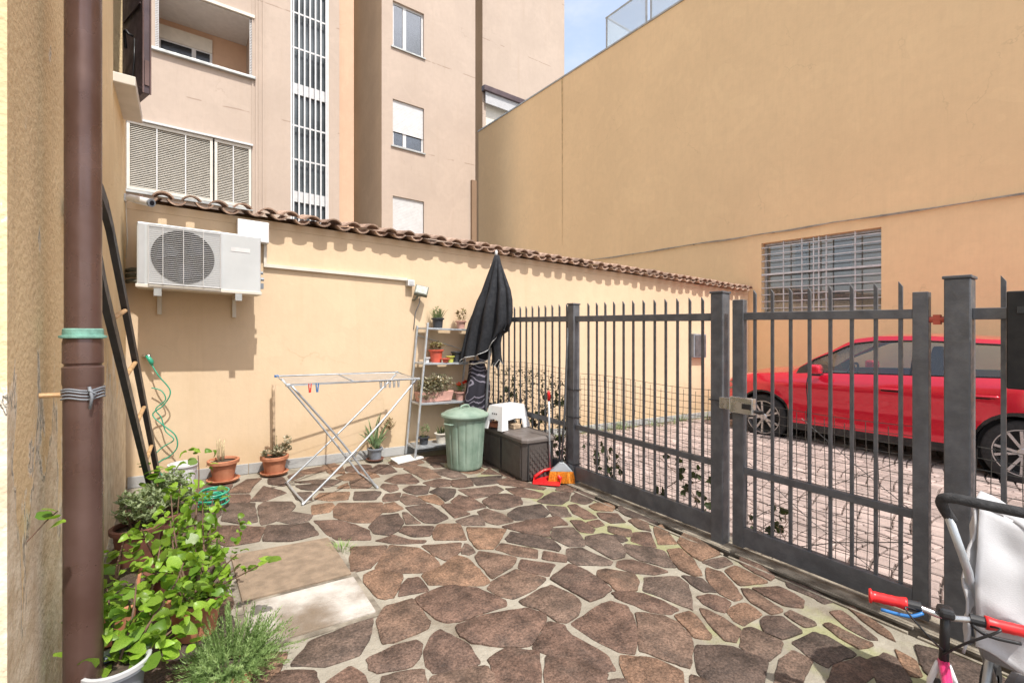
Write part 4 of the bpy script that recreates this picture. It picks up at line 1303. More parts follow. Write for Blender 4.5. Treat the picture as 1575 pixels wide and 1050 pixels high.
iv = thing("ivy_plant", "dark ivy creeping through the mesh behind the storage box", "ivy", (FX + 0.06, 4.4, 0), group="ivy on the fence")
climb(iv, 5, -0.80, 0.75, 0.02, 1.05, 285, 0.0)
_r = random.Random(77)
_b = MB()
for _k in range(420):
    _p = Vector((0.05 + _r.gauss(0, 0.05), _r.uniform(-0.75, 0.65), 0.10 + 0.95 * _r.random() ** 0.8))
    for _q in range(4):
        _d = Vector((_r.gauss(0, 1), _r.gauss(0, 1), _r.gauss(0, 0.7))).normalized()
        _s = _d.cross(Vector((_r.random(), _r.random(), 1))).normalized() * 0.009
        _b.add([_p, _p + _d * 0.02 + _s, _p + _d * 0.042, _p + _d * 0.02 - _s], [(0, 1, 2, 3)])
_b.build("small_leaves", M['leaf_mid'], iv, fall=True)["kind"] = "stuff"
iv = thing("ivy_plant", "sparse ivy leaves low on the fence bay left of the gate post", "ivy", (FX + 0.06, 2.75, 0), group="ivy on the fence")
climb(iv, 6, -0.72, 0.70, 0.02, 0.55, 105, 0.0)
iv = thing("ivy_plant", "few ivy leaves in the lower corner of the gate mesh", "ivy", (FX + 0.06, 1.62, 0), group="ivy on the fence")
climb(iv, 8, -0.10, 0.14, 0.10, 0.42, 12, 0.0)

# gate
gt = thing("metal_gate", "anthracite picket gate standing closed with wire mesh behind its lower half", "gate", (FX, 1.31, 0.0))
for y0, y1 in ((0.45, 0.53), (-0.535, -0.468)):
    b = MB().span((-0.025, y0, 0.035), (0.025, y1, 1.745))
    b.build("stile", M['fence'], gt, fall=True, bevel=0.004)
rail(gt, -0.468, 0.45, 1.605, 1.655)
rail(gt, -0.468, 0.45, 0.545, 0.590)
rail(gt, -0.468, 0.45, 0.050, 0.175, 0.05)
for v in (1.692, 1.576, 1.462, 1.351, 1.236, 1.125, 1.009, 0.897):
    y = v - 1.31
    inst("picket", pk_gate, gt, TRS((0, y, 0.16 + g(0, y))))
wire_mesh(gt, -0.46, 0.445, 0.11, 1.03, 0.03, 3)
b = MB().tube([(0.03, -0.44, 0.40), (0.035, -0.1, 0.27), (0.035, 0.12, 0.16)], 0.0028, 4)
b.tube([(0.03, 0.44, 0.62), (0.035, 0.05, 0.35), (0.035, -0.44, 0.10)], 0.0022, 4).tube([(0.03, 0.1, 0.98), (0.035, -0.2, 0.75), (0.035, -0.44, 0.58)], 0.0022, 4)
b.tube([(0.03, 0.42, 0.24), (0.035, 0.2, 0.42), (0.03, -0.45, 0.86)], 0.0018, 4)
b.build("tie_wire", M['wire'], gt, fall=True)
lk = MB().span((-0.075, 0.36, 0.965), (-0.026, 0.52, 1.075)).build("lock_case", M['chrome'], gt, fall=True, bevel=0.005)
MB().span((-0.082, 0.37, 1.00), (-0.0755, 0.43, 1.035)).build("lock_cover", M['black'], lk, fall=True)
MB().span((-0.07, 0.521, 0.98), (-0.03, 0.60, 1.06)).build("lock_keep", M['chrome'], gt, fall=True, bevel=0.004)
MB().tube([(-0.05, 0.30, 0.99), (-0.05, 0.355, 0.99)], 0.012, 8).build("lock_knob", M['black'], gt, fall=True, smooth=30)
hg = MB().tube([(0, -0.60, 1.60), (0, -0.535, 1.60)], 0.016, 8).box((0, -0.565, 1.60), (0.03, 0.03, 0.05))
hg.build("hinge", M['pot_red'], gt, fall=True)

# fixed run to the right of the gate
f2 = thing("metal_fence", "anthracite fence section with thick post at the right edge, behind the pushchair", "fence", (FX, 0.66, 0), group="anthracite fence sections")
post(f2, 0.0, 0.10, 1.80)
post(f2, -1.72, 0.10, 1.80)
rail(f2, -1.67, -0.05, 1.60, 1.655)
rail(f2, -1.67, -0.05, 0.545, 0.590)
rail(f2, -1.67, -0.05, 0.050, 0.185, 0.05)
for k in range(13):
    y = -0.155 - 0.115 * k
    inst("picket", pk_gate, f2, TRS((0, y, 0.16 + g(0, y))))
wire_mesh(f2, -1.66, -0.06, 0.11, 0.98, 0.03, 4)
o = MB().span((3.06, 0.18, 1.28), (3.175, 0.475, 1.72)).build("letter_box", M['deep_black'], bevel=0.006, fall=True)
tag(o, "black letter box hung on the fence at the right edge", "letter box")
MB().span((3.052, 0.22, 1.62), (3.0605, 0.44, 1.65)).build("slot_flap", M['cargloss'], o, fall=True)

# ================================================================== DOWNPIPE
dp = thing("downpipe", "brown rain downpipe with a green collar in front of the ochre house corner", "downpipe", (-0.272, 2.20, 0))
MB().lathe([(0.050, 1.39), (0.050, 3.6), (0.050, 5.9)], 28).build("upper_pipe", M['pipe'], dp, smooth=30)
MB().lathe([(0.0535, -0.02), (0.0535, 1.20), (0.0535, 1.225)], 28).build("lower_pipe", M['pipe'], dp, smooth=30)
MB().lathe([(0.0535, 1.225), (0.056, 1.235), (0.056, 1.29), (0.050, 1.295), (0.050, 1.30), (0.055, 1.305), (0.055, 1.375), (0.0525, 1.388)], 28).build("pipe_joint", M['pipe'], dp, smooth=30)
MB().lathe([(0.0525, 1.388), (0.064, 1.391), (0.064, 1.398), (0.055, 1.400), (0.0545, 1.42), (0.0505, 1.423)], 28).build("collar", M['verdigris'], dp, smooth=30)
b = MB()
for z in (1.185, 1.196, 1.207, 1.215):
    b.tube([(0.0565 * math.cos(t * math.pi / 12), 0.0565 * math.sin(t * math.pi / 12), z + 0.004 * math.sin(t * 0.9)) for t in range(24)], 0.0032, 5, closed=True)
b.tube([(0.022, -0.058, 1.225), (0.03, -0.064, 1.19), (0.024, -0.062, 1.15)], 0.005, 5)
b.tube([(0.022, -0.058, 1.18), (0.040, -0.056, 1.20), (0.020, -0.066, 1.215)], 0.0045, 5)
b.build("wire_tie", M['pot_grey'], dp, smooth=True)
MB().tube([(-0.108, -0.02, 1.20), (-0.05, -0.01, 1.198)], 0.008, 8).build("wall_spike", M['wood'], dp, smooth=30)

# ================================================================== LADDER
ld = thing("ladder", "dark ladder with wooden rungs and curved rail tops against the ochre house", "ladder", (-0.2, 4.6, 0))
zr = lambda p: (p[0] + 0.2, p[1] - 4.6, p[2] + g(p[0] + 0.2, p[1] - 4.6))
r1 = [(-0.145, 4.60, 0.0), (-0.225, 3.78, 0.82), (-0.30, 2.96, 1.62), (-0.312, 2.82, 1.80), (-0.322, 2.70, 1.88), (-0.33, 2.55, 1.91)]
r2 = [(-0.125, 5.05, 0.0), (-0.225, 4.22, 1.02), (-0.315, 3.43, 1.97), (-0.325, 3.30, 2.06), (-0.33, 3.16, 2.10), (-0.335, 3.0, 2.11)]
for rr_ in (r1, r2):
    b = MB()
    P = [Vector(zr(p)) for p in rr_]
    # flat rail: swept rectangle
    vs, fs = [], []
    for i, p in enumerate(P):
        a = P[max(0, i - 1)]
        c = P[min(len(P) - 1, i + 1)]
        d = (c - a).normalized()
        n = d.cross(Vector((1, 0, 0))).normalized()
        for sx, sn in ((-1, -1), (1, -1), (1, 1), (-1, 1)):
            vs.append(p + Vector((1, 0, 0)) * sx * 0.015 + n * sn * 0.040)
    for i in range(len(P) - 1):
        for k in range(4):
            l = (k + 1) % 4
            fs.append((i * 4 + k, i * 4 + l, i * 4 + 4 + l, i * 4 + 4 + k))
    fs += [(3, 2, 1, 0), tuple(len(vs) - 4 + k for k in range(4))]
    b.add(vs, fs).build("rail", M['ladder'], ld)


def along(path, t):
    a, c = Vector(zr(path[0])), Vector(zr(path[2]))
    return a + (c - a) * t


for t in (0.10, 0.30, 0.50, 0.70, 0.90):
    p, q = along(r1, t), along(r2, t * 0.86)
    MB().tube([p, q], 0.013, 10).build("rung", M['wood'], ld, smooth=30)

# ================================================================== AIR CONDITIONER AND WALL FITTINGS
ac = thing("air_conditioner", "white outdoor air conditioning unit bracketed high on the yellow wall", "air conditioner", (0.165, 4.88, 1.75))
w2 = 0.447
ca = MB().span((-w2, 0, 0), (w2, 0.31, 0.52)).build("casing", M['ac_white'], ac, fall=True, bevel=0.012)
MB().span((-w2 - 0.008, -0.008, -0.012), (w2 + 0.008, 0.318, 0.016)).build("base_rim", M['cream'], ac, fall=True, bevel=0.004)
MB().span((-w2 + 0.012, -0.006, 0.02), (-w2 + 0.052, -0.001, 0.50)).build("corner_panel", M['ac_side'], ac, fall=True)
cx, cz = -0.135, 0.262
MB().span((-w2 + 0.075, -0.010, 0.02), (0.135, -0.001, 0.505)).build("grille_plate", M['ac_white'], ac, fall=True)
disc = MB().lathe([(0.222, 0), (0.222, 0.004)], 40).moved(Matrix.Translation((cx, -0.0105, cz)) @ Matrix.Rotation(R(90), 4, 'X'))
disc.build("fan_shade_disc", M['dark'], ac, fall=True)  # flat disc on the casing; its dark colour stands for the opening's shade
fan = MB()
for k in range(3):
    a0 = 2 * math.pi * k / 3
    pts = []
    for r_ in (0.05, 0.12, 0.20):
        for a in (0.0, 0.9):
            pts.append((cx + r_ * math.cos(a0 + a + r_ * 2), -0.016 - 0.008 * a, cz + r_ * math.sin(a0 + a + r_ * 2)))
    fan.add(pts, [(0, 1, 3, 2), (2, 3, 5, 4)])
fan.build("fan", M['pot_black'], ac, fall=True)
gr = MB()
z = 0.03
while z < 0.50:
    gr.tube([(-w2 + 0.08, -0.026, z), (0.13, -0.026, z)], 0.0018, 4)
    z += 0.0165
for x in (-0.275, cx, 0.005):
    gr.tube([(x, -0.029, 0.025), (x, -0.029, 0.50)], 0.0028, 5)
gr.tube([(-w2 + 0.078, -0.024, 0.022), (0.132, -0.024, 0.022), (0.132, -0.024, 0.504), (-w2 + 0.078, -0.024, 0.504)], 0.005, 5, closed=True)
gr.build("fan_grille", M['white'], ac, fall=True)
MB().span((0.21, -0.003, 0.36), (0.36, 0.0, 0.395)).build("maker_plate", M['white'], ac, fall=True)
MB().span((0.140, -0.002, 0.02), (0.144, 0.0005, 0.505)).build("panel_seam", M['ac_side'], ac, fall=True)
for x in (-0.31, 0.27):
    br = MB().span((x - 0.018, 0.0, -0.055), (x + 0.018, 0.438, -0.014)).span((x - 0.016, 0.405, -0.22), (x + 0.016, 0.439, -0.056))
    br.build("bracket", M['cream'], ac, fall=True)
    MB().span((x - 0.026, -0.012, -0.075), (x + 0.026, -0.001, -0.014)).build("bracket_foot", M['zinc'], ac, fall=True)
vb = MB().span((w2, 0.05, 0.05), (w2 + 0.03, 0.11, 0.10)).tube([(w2, 0.08, 0.14), (w2 + 0.035, 0.08, 0.14)], 0.016, 8).tube([(w2, 0.10, 0.20), (w2 + 0.03, 0.10, 0.20)], 0.014, 8)
vb.build("valve", M['pot_grey'], ac, fall=True)
b = MB()
for z in (0.05, 0.10, 0.145):
    b.tube([(-w2 + 0.02, 0.26, z), (-w2 - 0.05, 0.30, z + 0.005), (-w2 - 0.085, 0.38, z)], 0.019, 8)
b.build("lagged_pipe", M['lamp_body'], ac, fall=True, smooth=True)

o = MB().span((0.455, 5.20, 2.272), (0.725, 5.319, 2.472)).build("junction_box", M['white_plastic'], fall=True, bevel=0.006)
tag(o, "plain white electrical box under the tiles beside the air conditioner", "electrical box")
o = MB().span((0.69, 5.285, 2.045), (2.20, 5.319, 2.078)).span((0.69, 5.286, 2.079), (0.715, 5.3185, 2.27)).build("cable_trunking", M['cream'], fall=True)
tag(o, "thin cream cable trunking running across the yellow wall", "trunking")
o = MB().span((2.19, 5.24, 1.985), (2.275, 5.319, 2.055)).build("switch_box", M['white_plastic'], fall=True, bevel=0.006)
tag(o, "small white switch box at the end of the wall trunking", "switch box")
MB().span((2.205, 5.236, 2.0), (2.26, 5.2405, 2.04)).build("cover_plate", M['ac_side'], o, fall=True)

fl = thing("floodlight", "square grey floodlight tilted on the yellow wall above the plant shelf", "floodlight", (2.34, 5.22, 1.93))
bd = MB().box((0, 0, 0), (0.155, 0.055, 0.125))
bd.moved(TRS((0, -0.02, 0), (R(-28), R(12), R(-25)))).build("housing", M['lamp_body'], fl, bevel=0.006)
MB().box((0, -0.031, 0), (0.13, 0.005, 0.10)).moved(TRS((0, -0.02, 0), (R(-28), R(12), R(-25)))).build("lens_glass", M['lampglass'], fl)
b = MB()
for x in (-0.06, -0.03, 0.0, 0.03, 0.06):
    b.box((x, 0.036, 0), (0.006, 0.018, 0.10))
b.moved(TRS((0, -0.02, 0), (R(-28), R(12), R(-25)))).build("cooling_fin", M['lamp_body'], fl)
MB().tube([(-0.06, 0.097, -0.10), (-0.055, 0.05, -0.10), (-0.04, 0.01, -0.07), (0.0, 0.0, -0.02)], 0.012, 8).build("bracket", M['lamp_body'], fl, smooth=True)
MB().tube([(0.0, 0.02, -0.05), (0.01, 0.06, -0.14), (-0.03, 0.085, -0.25), (-0.05, 0.09, -0.45)], 0.005, 6).build("cable", M['pot_grey'], fl, smooth=True)

sc = thing("security_camera", "white bullet security camera under the tiles at the house corner", "camera", (-0.36, 5.16, 2.50))
p, q = Vector((0.02, -0.03, -0.005)), Vector((0.165, -0.18, -0.055))
MB().tube([p, q], 0.032, 16).build("housing", M['white_plastic'], sc, smooth=30)
dirv = (q - p).normalized()
MB().tube([q - dirv * 0.005, q + dirv * 0.012], 0.034, 16).build("front_ring", M['pot_grey'], sc, smooth=30)
MB().tube([q + dirv * 0.011, q + dirv * 0.016], 0.020, 14).build("lens", M['lens'], sc, smooth=30)
MB().tube([(-0.018, 0.0, 0.0), (0.02, -0.01, 0.0), (0.05, -0.05, 0.0)], 0.013, 8).span((-0.019, -0.03, -0.03), (-0.006, 0.03, 0.03)).build("mount", M['white_plastic'], sc, smooth=30)
MB().tube([(-0.012, 0.02, -0.02), (-0.008, 0.05, -0.2), (0.0, 0.03, -0.34), (-0.012, 0.04, -0.5)], 0.004, 5).build("cable", M['cream'], sc, smooth=True)

o = MB().span((7.74, 5.22, 1.14), (8.13, 5.319, 1.58)).build("meter_box", M['pot_grey'], fall=True, bevel=0.01)
tag(o, "grey meter box on the far yellow wall, seen between fence bars", "meter box")
MB().span((7.77, 5.212, 1.17), (8.10, 5.2205, 1.55)).build("door", M['fence'], o, fall=True)

# ================================================================== SLABS IN THE FLOOR
o = MB().prism([(0.235, 2.365), (0.858, 2.36), (0.866, 3.42), (0.235, 3.47)], -0.02, 0.0065).build("slab_bed", M['dirty_concrete'], patio, fall=True)
o = MB().prism([(0.268, 2.838), (0.832, 2.833), (0.838, 3.40), (0.262, 3.44)], -0.02, 0.020).build("cover_slab", M['slab'], fall=True, bevel=0.006)
tag(o, "tan sandstone slab set in the patio, the one farther from the camera", "slab", "floor slabs")
o = MB().prism([(0.270, 2.40), (0.826, 2.392), (0.832, 2.795), (0.268, 2.798)], -0.02, 0.017).build("cover_slab", M['slab_white'], fall=True, bevel=0.006)
tag(o, "slab smeared with white paint in the patio, nearer the leafy plants", "slab", "floor slabs")
o = MB().prism([(1.93, 4.90), (2.28, 5.0), (2.25, 5.20), (1.93, 5.12)], 0.012, 0.030).build("marble_tile", M['marble'], fall=True, bevel=0.003)
tag(o, "white marble tile lying under the foot of the plant shelf", "tile")
# ================================================================== PLANT HELPERS
def leaf_mesh(kind, material, wd=1.0, curl=0.0):
    b = MB()
    if kind == 'round':       # broad, slightly cupped and toothed leaf, 1 long along +y
        out = [(0.0, 0.0), (0.26, 0.06), (0.44, 0.26), (0.46, 0.50), (0.36, 0.74), (0.18, 0.92), (0.0, 1.0)]
        vs = [(0, 0.02, 0), (0, 0.35, 0.03), (0, 0.68, 0.02), (0, 1.0, -0.10)]
        L, Rr = [], []
        for x, y in out[1:-1]:
            z = 0.10 * x * x * 4 - 0.10 * (y - 0.35) ** 2
            L.append(len(vs)); vs.append((-x, y, z))
            Rr.append(len(vs)); vs.append((x, y, z + 0.02))
        fs = []
        for S, flip in ((L, False), (Rr, True)):
            seq = [(0, S[0], S[1]), (0, S[1], 1), (1, S[1], S[2]), (1, S[2], S[3]), (1, S[3], 2), (2, S[3], S[4]), (2, S[4], 3)]
            for t in seq:
                fs.append(t if flip else t[::-1])
        vs = [(x * wd * (1 + 0.10 * math.sin(9 * y)), y, z - curl * (y - 0.2) ** 2 + curl * 0.9 * x * x) for x, y, z in vs]
        b.add(vs, fs)
    else:                     # lance leaf
        b.add([(0, 0, 0), (0.13, 0.3, 0.03), (0.12, 0.65, 0.02), (0, 1, -0.12), (-0.12, 0.65, 0.02), (-0.13, 0.3, 0.03), (0, 0.45, -0.02)],
              [(6, 0, 1), (6, 1, 2), (6, 2, 3), (6, 3, 4), (6, 4, 5), (6, 5, 0)])
    return b.mesh("leaf", material, smooth=True)


def blades(b, n, c, rad, h, r_, w=0.004, lean=0.6, z0=0.0, curve=0.3, segs=3):
    """n thin blades rising from a disc"""
    for _ in range(n):
        a, rr = r_.uniform(0, 6.283), rad * math.sqrt(r_.random())
        x, y = c[0] + rr * math.cos(a), c[1] + rr * math.sin(a)
        L = h * r_.uniform(0.5, 1.0)
        le = lean * (rr / max(rad, 1e-3)) * r_.uniform(0.6, 1.3) + r_.uniform(-0.15, 0.15)
        ca, sa = math.cos(a + r_.uniform(-0.5, 0.5)), math.sin(a + r_.uniform(-0.5, 0.5))
        px, py = -sa * w, ca * w
        vs = []
        for s in range(segs + 1):
            t = s / segs
            ang = le + curve * t
            ox, oz = L * t * math.sin(ang), L * t * math.cos(ang)
            k = 1 - t * 0.9
            X, Y, Z = x + ox * ca, y + ox * sa, c[2] + z0 + oz
            vs += [(X - px * k, Y - py * k, Z), (X + px * k, Y + py * k, Z)]
        b.add(vs, [(2 * s, 2 * s + 1, 2 * s + 3, 2 * s + 2) for s in range(segs)])
    return b


def tufts(b, n, c, rad, r_, size=0.03, sq=1.0, per=5):
    """rosettes of little leaves scattered through an ellipsoid"""
    for _ in range(n):
        while True:
            p = [r_.uniform(-1, 1) for _ in range(3)]
            if sum(q * q for q in p) < 1:
                break
        P = Vector((c[0] + p[0] * rad[0], c[1] + p[1] * rad[1], c[2] + p[2] * rad[2]))
        for k in range(per):
            a = 6.283 * k / per + r_.uniform(-0.4, 0.4)
            e = r_.uniform(0.1, 1.1)
            d = Vector((math.cos(a) * math.cos(e), math.sin(a) * math.cos(e), math.sin(e) * sq))
            s = d.cross(Vector((0, 0, 1)))
            s = s.normalized() * size * 0.22 if s.length > 1e-3 else Vector((size * 0.22, 0, 0))
            L = size * r_.uniform(0.6, 1.2)
            b.add([P, P + d * L * 0.55 + s, P + d * L, P + d * L * 0.55 - s], [(0, 1, 2, 3)])
    return b


def pot(root, r0, r1, h, material, z=0.0, rim=0.02, n=28, soil=True, x=0.0, y=0.0, name="pot"):
    pr_ = [(r0 * 0.98, 0), (r0, 0.006), (r0 + (r1 - r0) * 0.78, h - rim * 1.2), (r1 + 0.004, h - rim), (r1 + 0.012, h - rim + 0.003), (r1 + 0.014, h - 0.004), (r1 + 0.008, h), (r1 - 0.004, h), (r1 - 0.012, h - 0.02)]
    b = MB().lathe(pr_, n, (x, y, z), caps=False)
    N = len(pr_)
    b.f.append(tuple(range(n - 1, -1, -1)))
    b.m.append(0)
    o_ = b.build(name, material, root, smooth=35)
    if soil:
        MB().lathe([(r1 - 0.012, h - 0.026), (r1 * 0.5, h - 0.018), (0.004, h - 0.014)], n, (x, y, z)).build("soil", M['soil'], root, smooth=True)
    return o_


def saucer(root, r, material, z=0.0):
    return MB().lathe([(r * 0.85, 0), (r, 0.004), (r + 0.012, 0.022), (r + 0.006, 0.025), (r - 0.006, 0.010), (0.01, 0.008)], 28, (0, 0, z)).build("saucer", material, root, smooth=35)


# ================================================================== POTS ALONG THE YELLOW WALL
t = thing("potted_plant", "terracotta pot with cut dry stems in a saucer beside the white bucket", "potted plant", (0.335, 5.13, 0.016), group="terracotta pots by the wall")
saucer(t, 0.125, M['terracotta'])
pot(t, 0.082, 0.118, 0.185, M['terracotta'], z=0.012, rim=0.035)
r_ = random.Random(3)
b = MB()
for k in range(9):
    x, y = -0.02 + r_.uniform(-0.025, 0.025), 0.02 + r_.uniform(-0.03, 0.03)
    h = r_.uniform(0.12, 0.24)
    b.tube([(x, y, 0.16), (x + r_.uniform(-0.012, 0.012), y, 0.16 + h * 0.5), (x + r_.uniform(-0.02, 0.02), y, 0.16 + h)], 0.0065, 6)
b.tube([(-0.05, 0, 0.17), (-0.10, -0.02, 0.20), (-0.135, -0.03, 0.16)], 0.005, 5)
b.build("cut_stems", M['drystem'], t, smooth=True)

t = thing("potted_plant", "terracotta pot with pale succulents and a tall wooden stake by the wall", "potted plant", (0.765, 5.15, 0.016), group="terracotta pots by the wall")
saucer(t, 0.115, M['terracotta'])
pot(t, 0.085, 0.115, 0.165, M['terracotta'], z=0.012, rim=0.035)
MB().tube([(0.0, 0.05, 0.14), (0.003, 0.06, 0.45), (0.0, 0.065, 0.80), (0.005, 0.065, 0.86)], [0.013, 0.014, 0.016, 0.021], 9).build("stake", M['greywood'], t, smooth=True)
MB().tube([(0.02, 0.04, 0.14), (0.025, 0.045, 0.36)], 0.006, 6).build("twig", M['drystem'], t)
b = MB()
tufts(b, 26, (0.05, -0.01, 0.21), (0.09, 0.06, 0.05), random.Random(5), 0.05, per=6)
tufts(b, 14, (0.11, -0.02, 0.30), (0.05, 0.04, 0.07), random.Random(6), 0.04, per=6)
tufts(b, 10, (-0.07, -0.03, 0.20), (0.04, 0.04, 0.03), random.Random(7), 0.05, per=6)
b.build("succulent_leaves", M['succulent'], t)
b = MB()
for k in range(8):
    a = r_.uniform(-0.6, 1.0)
    b.tube([(0.03, 0, 0.15), (0.06 + a * 0.03, -0.01, 0.22), (0.10 + a * 0.03, -0.02, 0.26 + 0.03 * k / 4)], 0.003, 4)
b.build("stem", M['drystem'], t)

t = thing("bucket", "white plastic bucket standing in the corner behind the plants", "bucket", (0.03, 5.10, 0.0))
MB().lathe([(0.085, 0), (0.105, 0.20), (0.118, 0.205), (0.118, 0.222), (0.108, 0.225), (0.088, 0.03), (0.01, 0.02)], 28).build("pail", M['white_plastic'], t, smooth=35)
MB().tube([(0.11 * math.cos(a * 0.3), -0.06 * math.sin(a * 0.3) - 0.02, 0.20 - 0.06 * math.sin(a * 0.3)) for a in range(11)], 0.0025, 5).build("bail_handle", M['steel'], t, smooth=True)

t = thing("potted_aloe", "spiky aloe in a small grey pot between drying rack and shelf", "potted plant", (1.775, 5.17, 0.016))
saucer(t, 0.085, M['terra_dark'])
pot(t, 0.062, 0.074, 0.125, M['pot_grey'], z=0.012, rim=0.02)
r_ = random.Random(21)
for k in range(13):
    a = 6.283 * k / 13 + r_.uniform(-0.25, 0.25)
    L = r_.uniform(0.30, 0.50) if k % 3 else r_.uniform(0.18, 0.28)
    le = r_.uniform(0.12, 0.55)
    b = MB()
    pts, rs = [], []
    for s in range(7):
        q = s / 6
        an = le * (0.6 + 0.8 * q)
        rad = 0.02 + L * q * math.sin(an)
        pts.append((rad * math.cos(a), min(rad * math.sin(a), 0.11), 0.12 + L * q * math.cos(an)))
        rs.append(0.017 * (1 - q) ** 0.8 + 0.0012)
    b.tube(pts, rs, 6)
    b.build("leaf", M['aloe'], t, smooth=True)
b = MB()
b.tube([(0.05, 0.0, 0.13), (0.11, 0.02, 0.28), (0.19, 0.04, 0.42)], 0.005, 5)
tufts(b, 12, (0.19, 0.045, 0.37), (0.03, 0.025, 0.07), random.Random(4), 0.07, per=5)
b.build("dry_flower_spike", M['drystem'], t)
b = MB().tube([(-0.03, -0.06, 0.13), (-0.10, -0.03, 0.22), (-0.16, 0.0, 0.16), (-0.22, 0.02, 0.05), (-0.30, 0.05, 0.03)], 0.003, 4)
b.tube([(-0.02, -0.06, 0.13), (-0.12, -0.02, 0.26), (-0.18, 0.0, 0.24)], 0.003, 4)
b.build("runner", M['drystem'], t)

# ================================================================== GARDEN HOSE
hs = thing("garden_hose", "green coiled garden hose hanging from the wall connector to the floor", "hose", (-0.2, 5.2, 0))
b = MB()
ctrl = [(-0.205, 5.24, 1.09), (-0.15, 5.20, 0.98), (-0.065, 5.18, 0.84), (-0.11, 5.20, 0.72), (-0.19, 5.22, 0.64), (-0.12, 5.17, 0.55), (-0.03, 5.16, 0.45), (-0.015, 5.17, 0.34), (-0.07, 5.20, 0.26), (-0.16, 5.2, 0.20), (-0.10, 5.0, 0.12), (0.02, 4.75, 0.05), (0.12, 4.55, 0.02)]


def smooth_path(c, n=8):
    P = [Vector(p) for p in c]
    P = [P[0]] + P + [P[-1]]
    out = []
    for i in range(1, len(P) - 2):
        for k in range(n):
            t_ = k / n
            a, b_, c_, d_ = P[i - 1], P[i], P[i + 1], P[i + 2]
            out.append(0.5 * ((2 * b_) + (c_ - a) * t_ + (2 * a - 5 * b_ + 4 * c_ - d_) * t_ ** 2 + (3 * b_ - a - 3 * c_ + d_) * t_ ** 3))
    out.append(P[-2])
    return out


loc_ = lambda p: (p[0] + 0.2, p[1] - 5.2, p[2] + 0.01)
b.tube([loc_(p) for p in smooth_path(ctrl)], 0.0055, 8)
ct2 = [(-0.20, 5.26, 0.87), (-0.13, 5.24, 0.84), (-0.10, 5.23, 0.76), (-0.17, 5.25, 0.68), (-0.13, 5.24, 0.60), (-0.10, 5.24, 0.48), (-0.04, 5.22, 0.40), (-0.12, 5.24, 0.34), (-0.18, 5.24, 0.28)]
b.tube([loc_(p) for p in smooth_path(ct2)], 0.005, 8)
b.build("hanging_hose", M['hose'], hs, smooth=True)
b = MB()
pts = []
for k in range(150):
    a = k * 0.33
    rr_ = 0.055 + 0.055 * (0.5 + 0.5 * math.sin(k * 0.11))
    pts.append((0.42 + rr_ * math.cos(a), -0.78 + rr_ * math.sin(a) * 1.15, 0.018 + 0.0007 * k))
b.tube(pts, 0.0065, 7)
b.build("floor_coil", M['hose'], hs, smooth=True)
MB().tube([(-0.03, 0.115, 0.985 + 0.17), (-0.03, 0.03, 0.99 + 0.17)], 0.013, 10).tube([(-0.03, 0.03, 1.165), (0.0, 0.03, 1.11), (0.005, 0.035, 1.08)], [0.016, 0.02, 0.012], 10).build("connector", M['hose'], hs, smooth=True)
MB().tube([(-0.06, 0.118, 1.16), (-0.04, 0.05, 1.165), (-0.01, 0.02, 1.16)], 0.012, 8).build("tap", M['chrome'], hs, smooth=True)

# ================================================================== DRYING RACK
dk = thing("drying_rack", "folding silver drying rack with crossed tube legs on the patio", "drying rack", (1.2, 4.5, 0.012))
q = lambda u, v, z: (u - 1.2, v - 4.5, z + g(u - 1.2, v - 4.5))
ZT = 0.975
FL, BL, FR, BR = (0.715, 4.15), (0.735, 4.84), (1.925, 4.36), (1.965, 5.02)


def lerp2(a, c, t_):
    return (a[0] + (c[0] - a[0]) * t_, a[1] + (c[1] - a[1]) * t_)


b = MB().tube([q(*FL, ZT), q(*FR, ZT), q(*BR, ZT + 0.01), q(*BL, ZT + 0.01)], 0.0085, 8, closed=True)
b.build("top_frame", M['steel'], dk, smooth=True)
MB().tube([q(*lerp2(FL, FR, 0.47), ZT - 0.004), q(*lerp2(BL, BR, 0.47), ZT + 0.006)], 0.008, 8).build("cross_tube", M['steel'], dk, smooth=True)
b = MB()
for k in range(1, 9):
    for a0, a1 in ((0.0, 0.47), (0.47, 1.0)):
        p_ = lerp2(lerp2(FL, FR, a0), lerp2(BL, BR, a0), k / 9)
        r2_ = lerp2(lerp2(FL, FR, a1), lerp2(BL, BR, a1), k / 9)
        b.tube([q(*p_, ZT), q(*r2_, ZT)], 0.0013, 4)
b.build("drying_wires", M['steel'], dk)
la = MB().tube(smooth_path([q(1.925, 4.40, ZT - 0.01), q(1.40, 4.27, 0.47), q(0.87, 4.17, 0.03), q(0.835, 4.22, 0.010), q(0.815, 4.74, 0.010), q(0.85, 4.80, 0.03), q(1.38, 4.88, 0.47), q(1.94, 4.98, ZT - 0.01)], 5), 0.0095, 8)
la.build("leg_frame", M['steel'], dk, smooth=True)
lb = MB().tube(smooth_path([q(0.75, 4.22, ZT - 0.01), q(1.15, 4.26, 0.47), q(1.46, 4.27, 0.03), q(1.485, 4.31, 0.010), q(1.475, 4.70, 0.010), q(1.45, 4.74, 0.03), q(1.14, 4.77, 0.47), q(0.77, 4.78, ZT - 0.01)], 5), 0.0095, 8)
lb.build("leg_frame", M['steel'], dk, smooth=True)
for p_ in (q(*FL, ZT), q(*BL, ZT + 0.01), q(*FR, ZT), q(*BR, ZT + 0.01)):
    MB().box(p_, (0.035, 0.03, 0.022)).build("corner_cap", M['steel'] if p_ != q(*BL, ZT + 0.01) else M['blue_plastic'], dk, bevel=0.004)


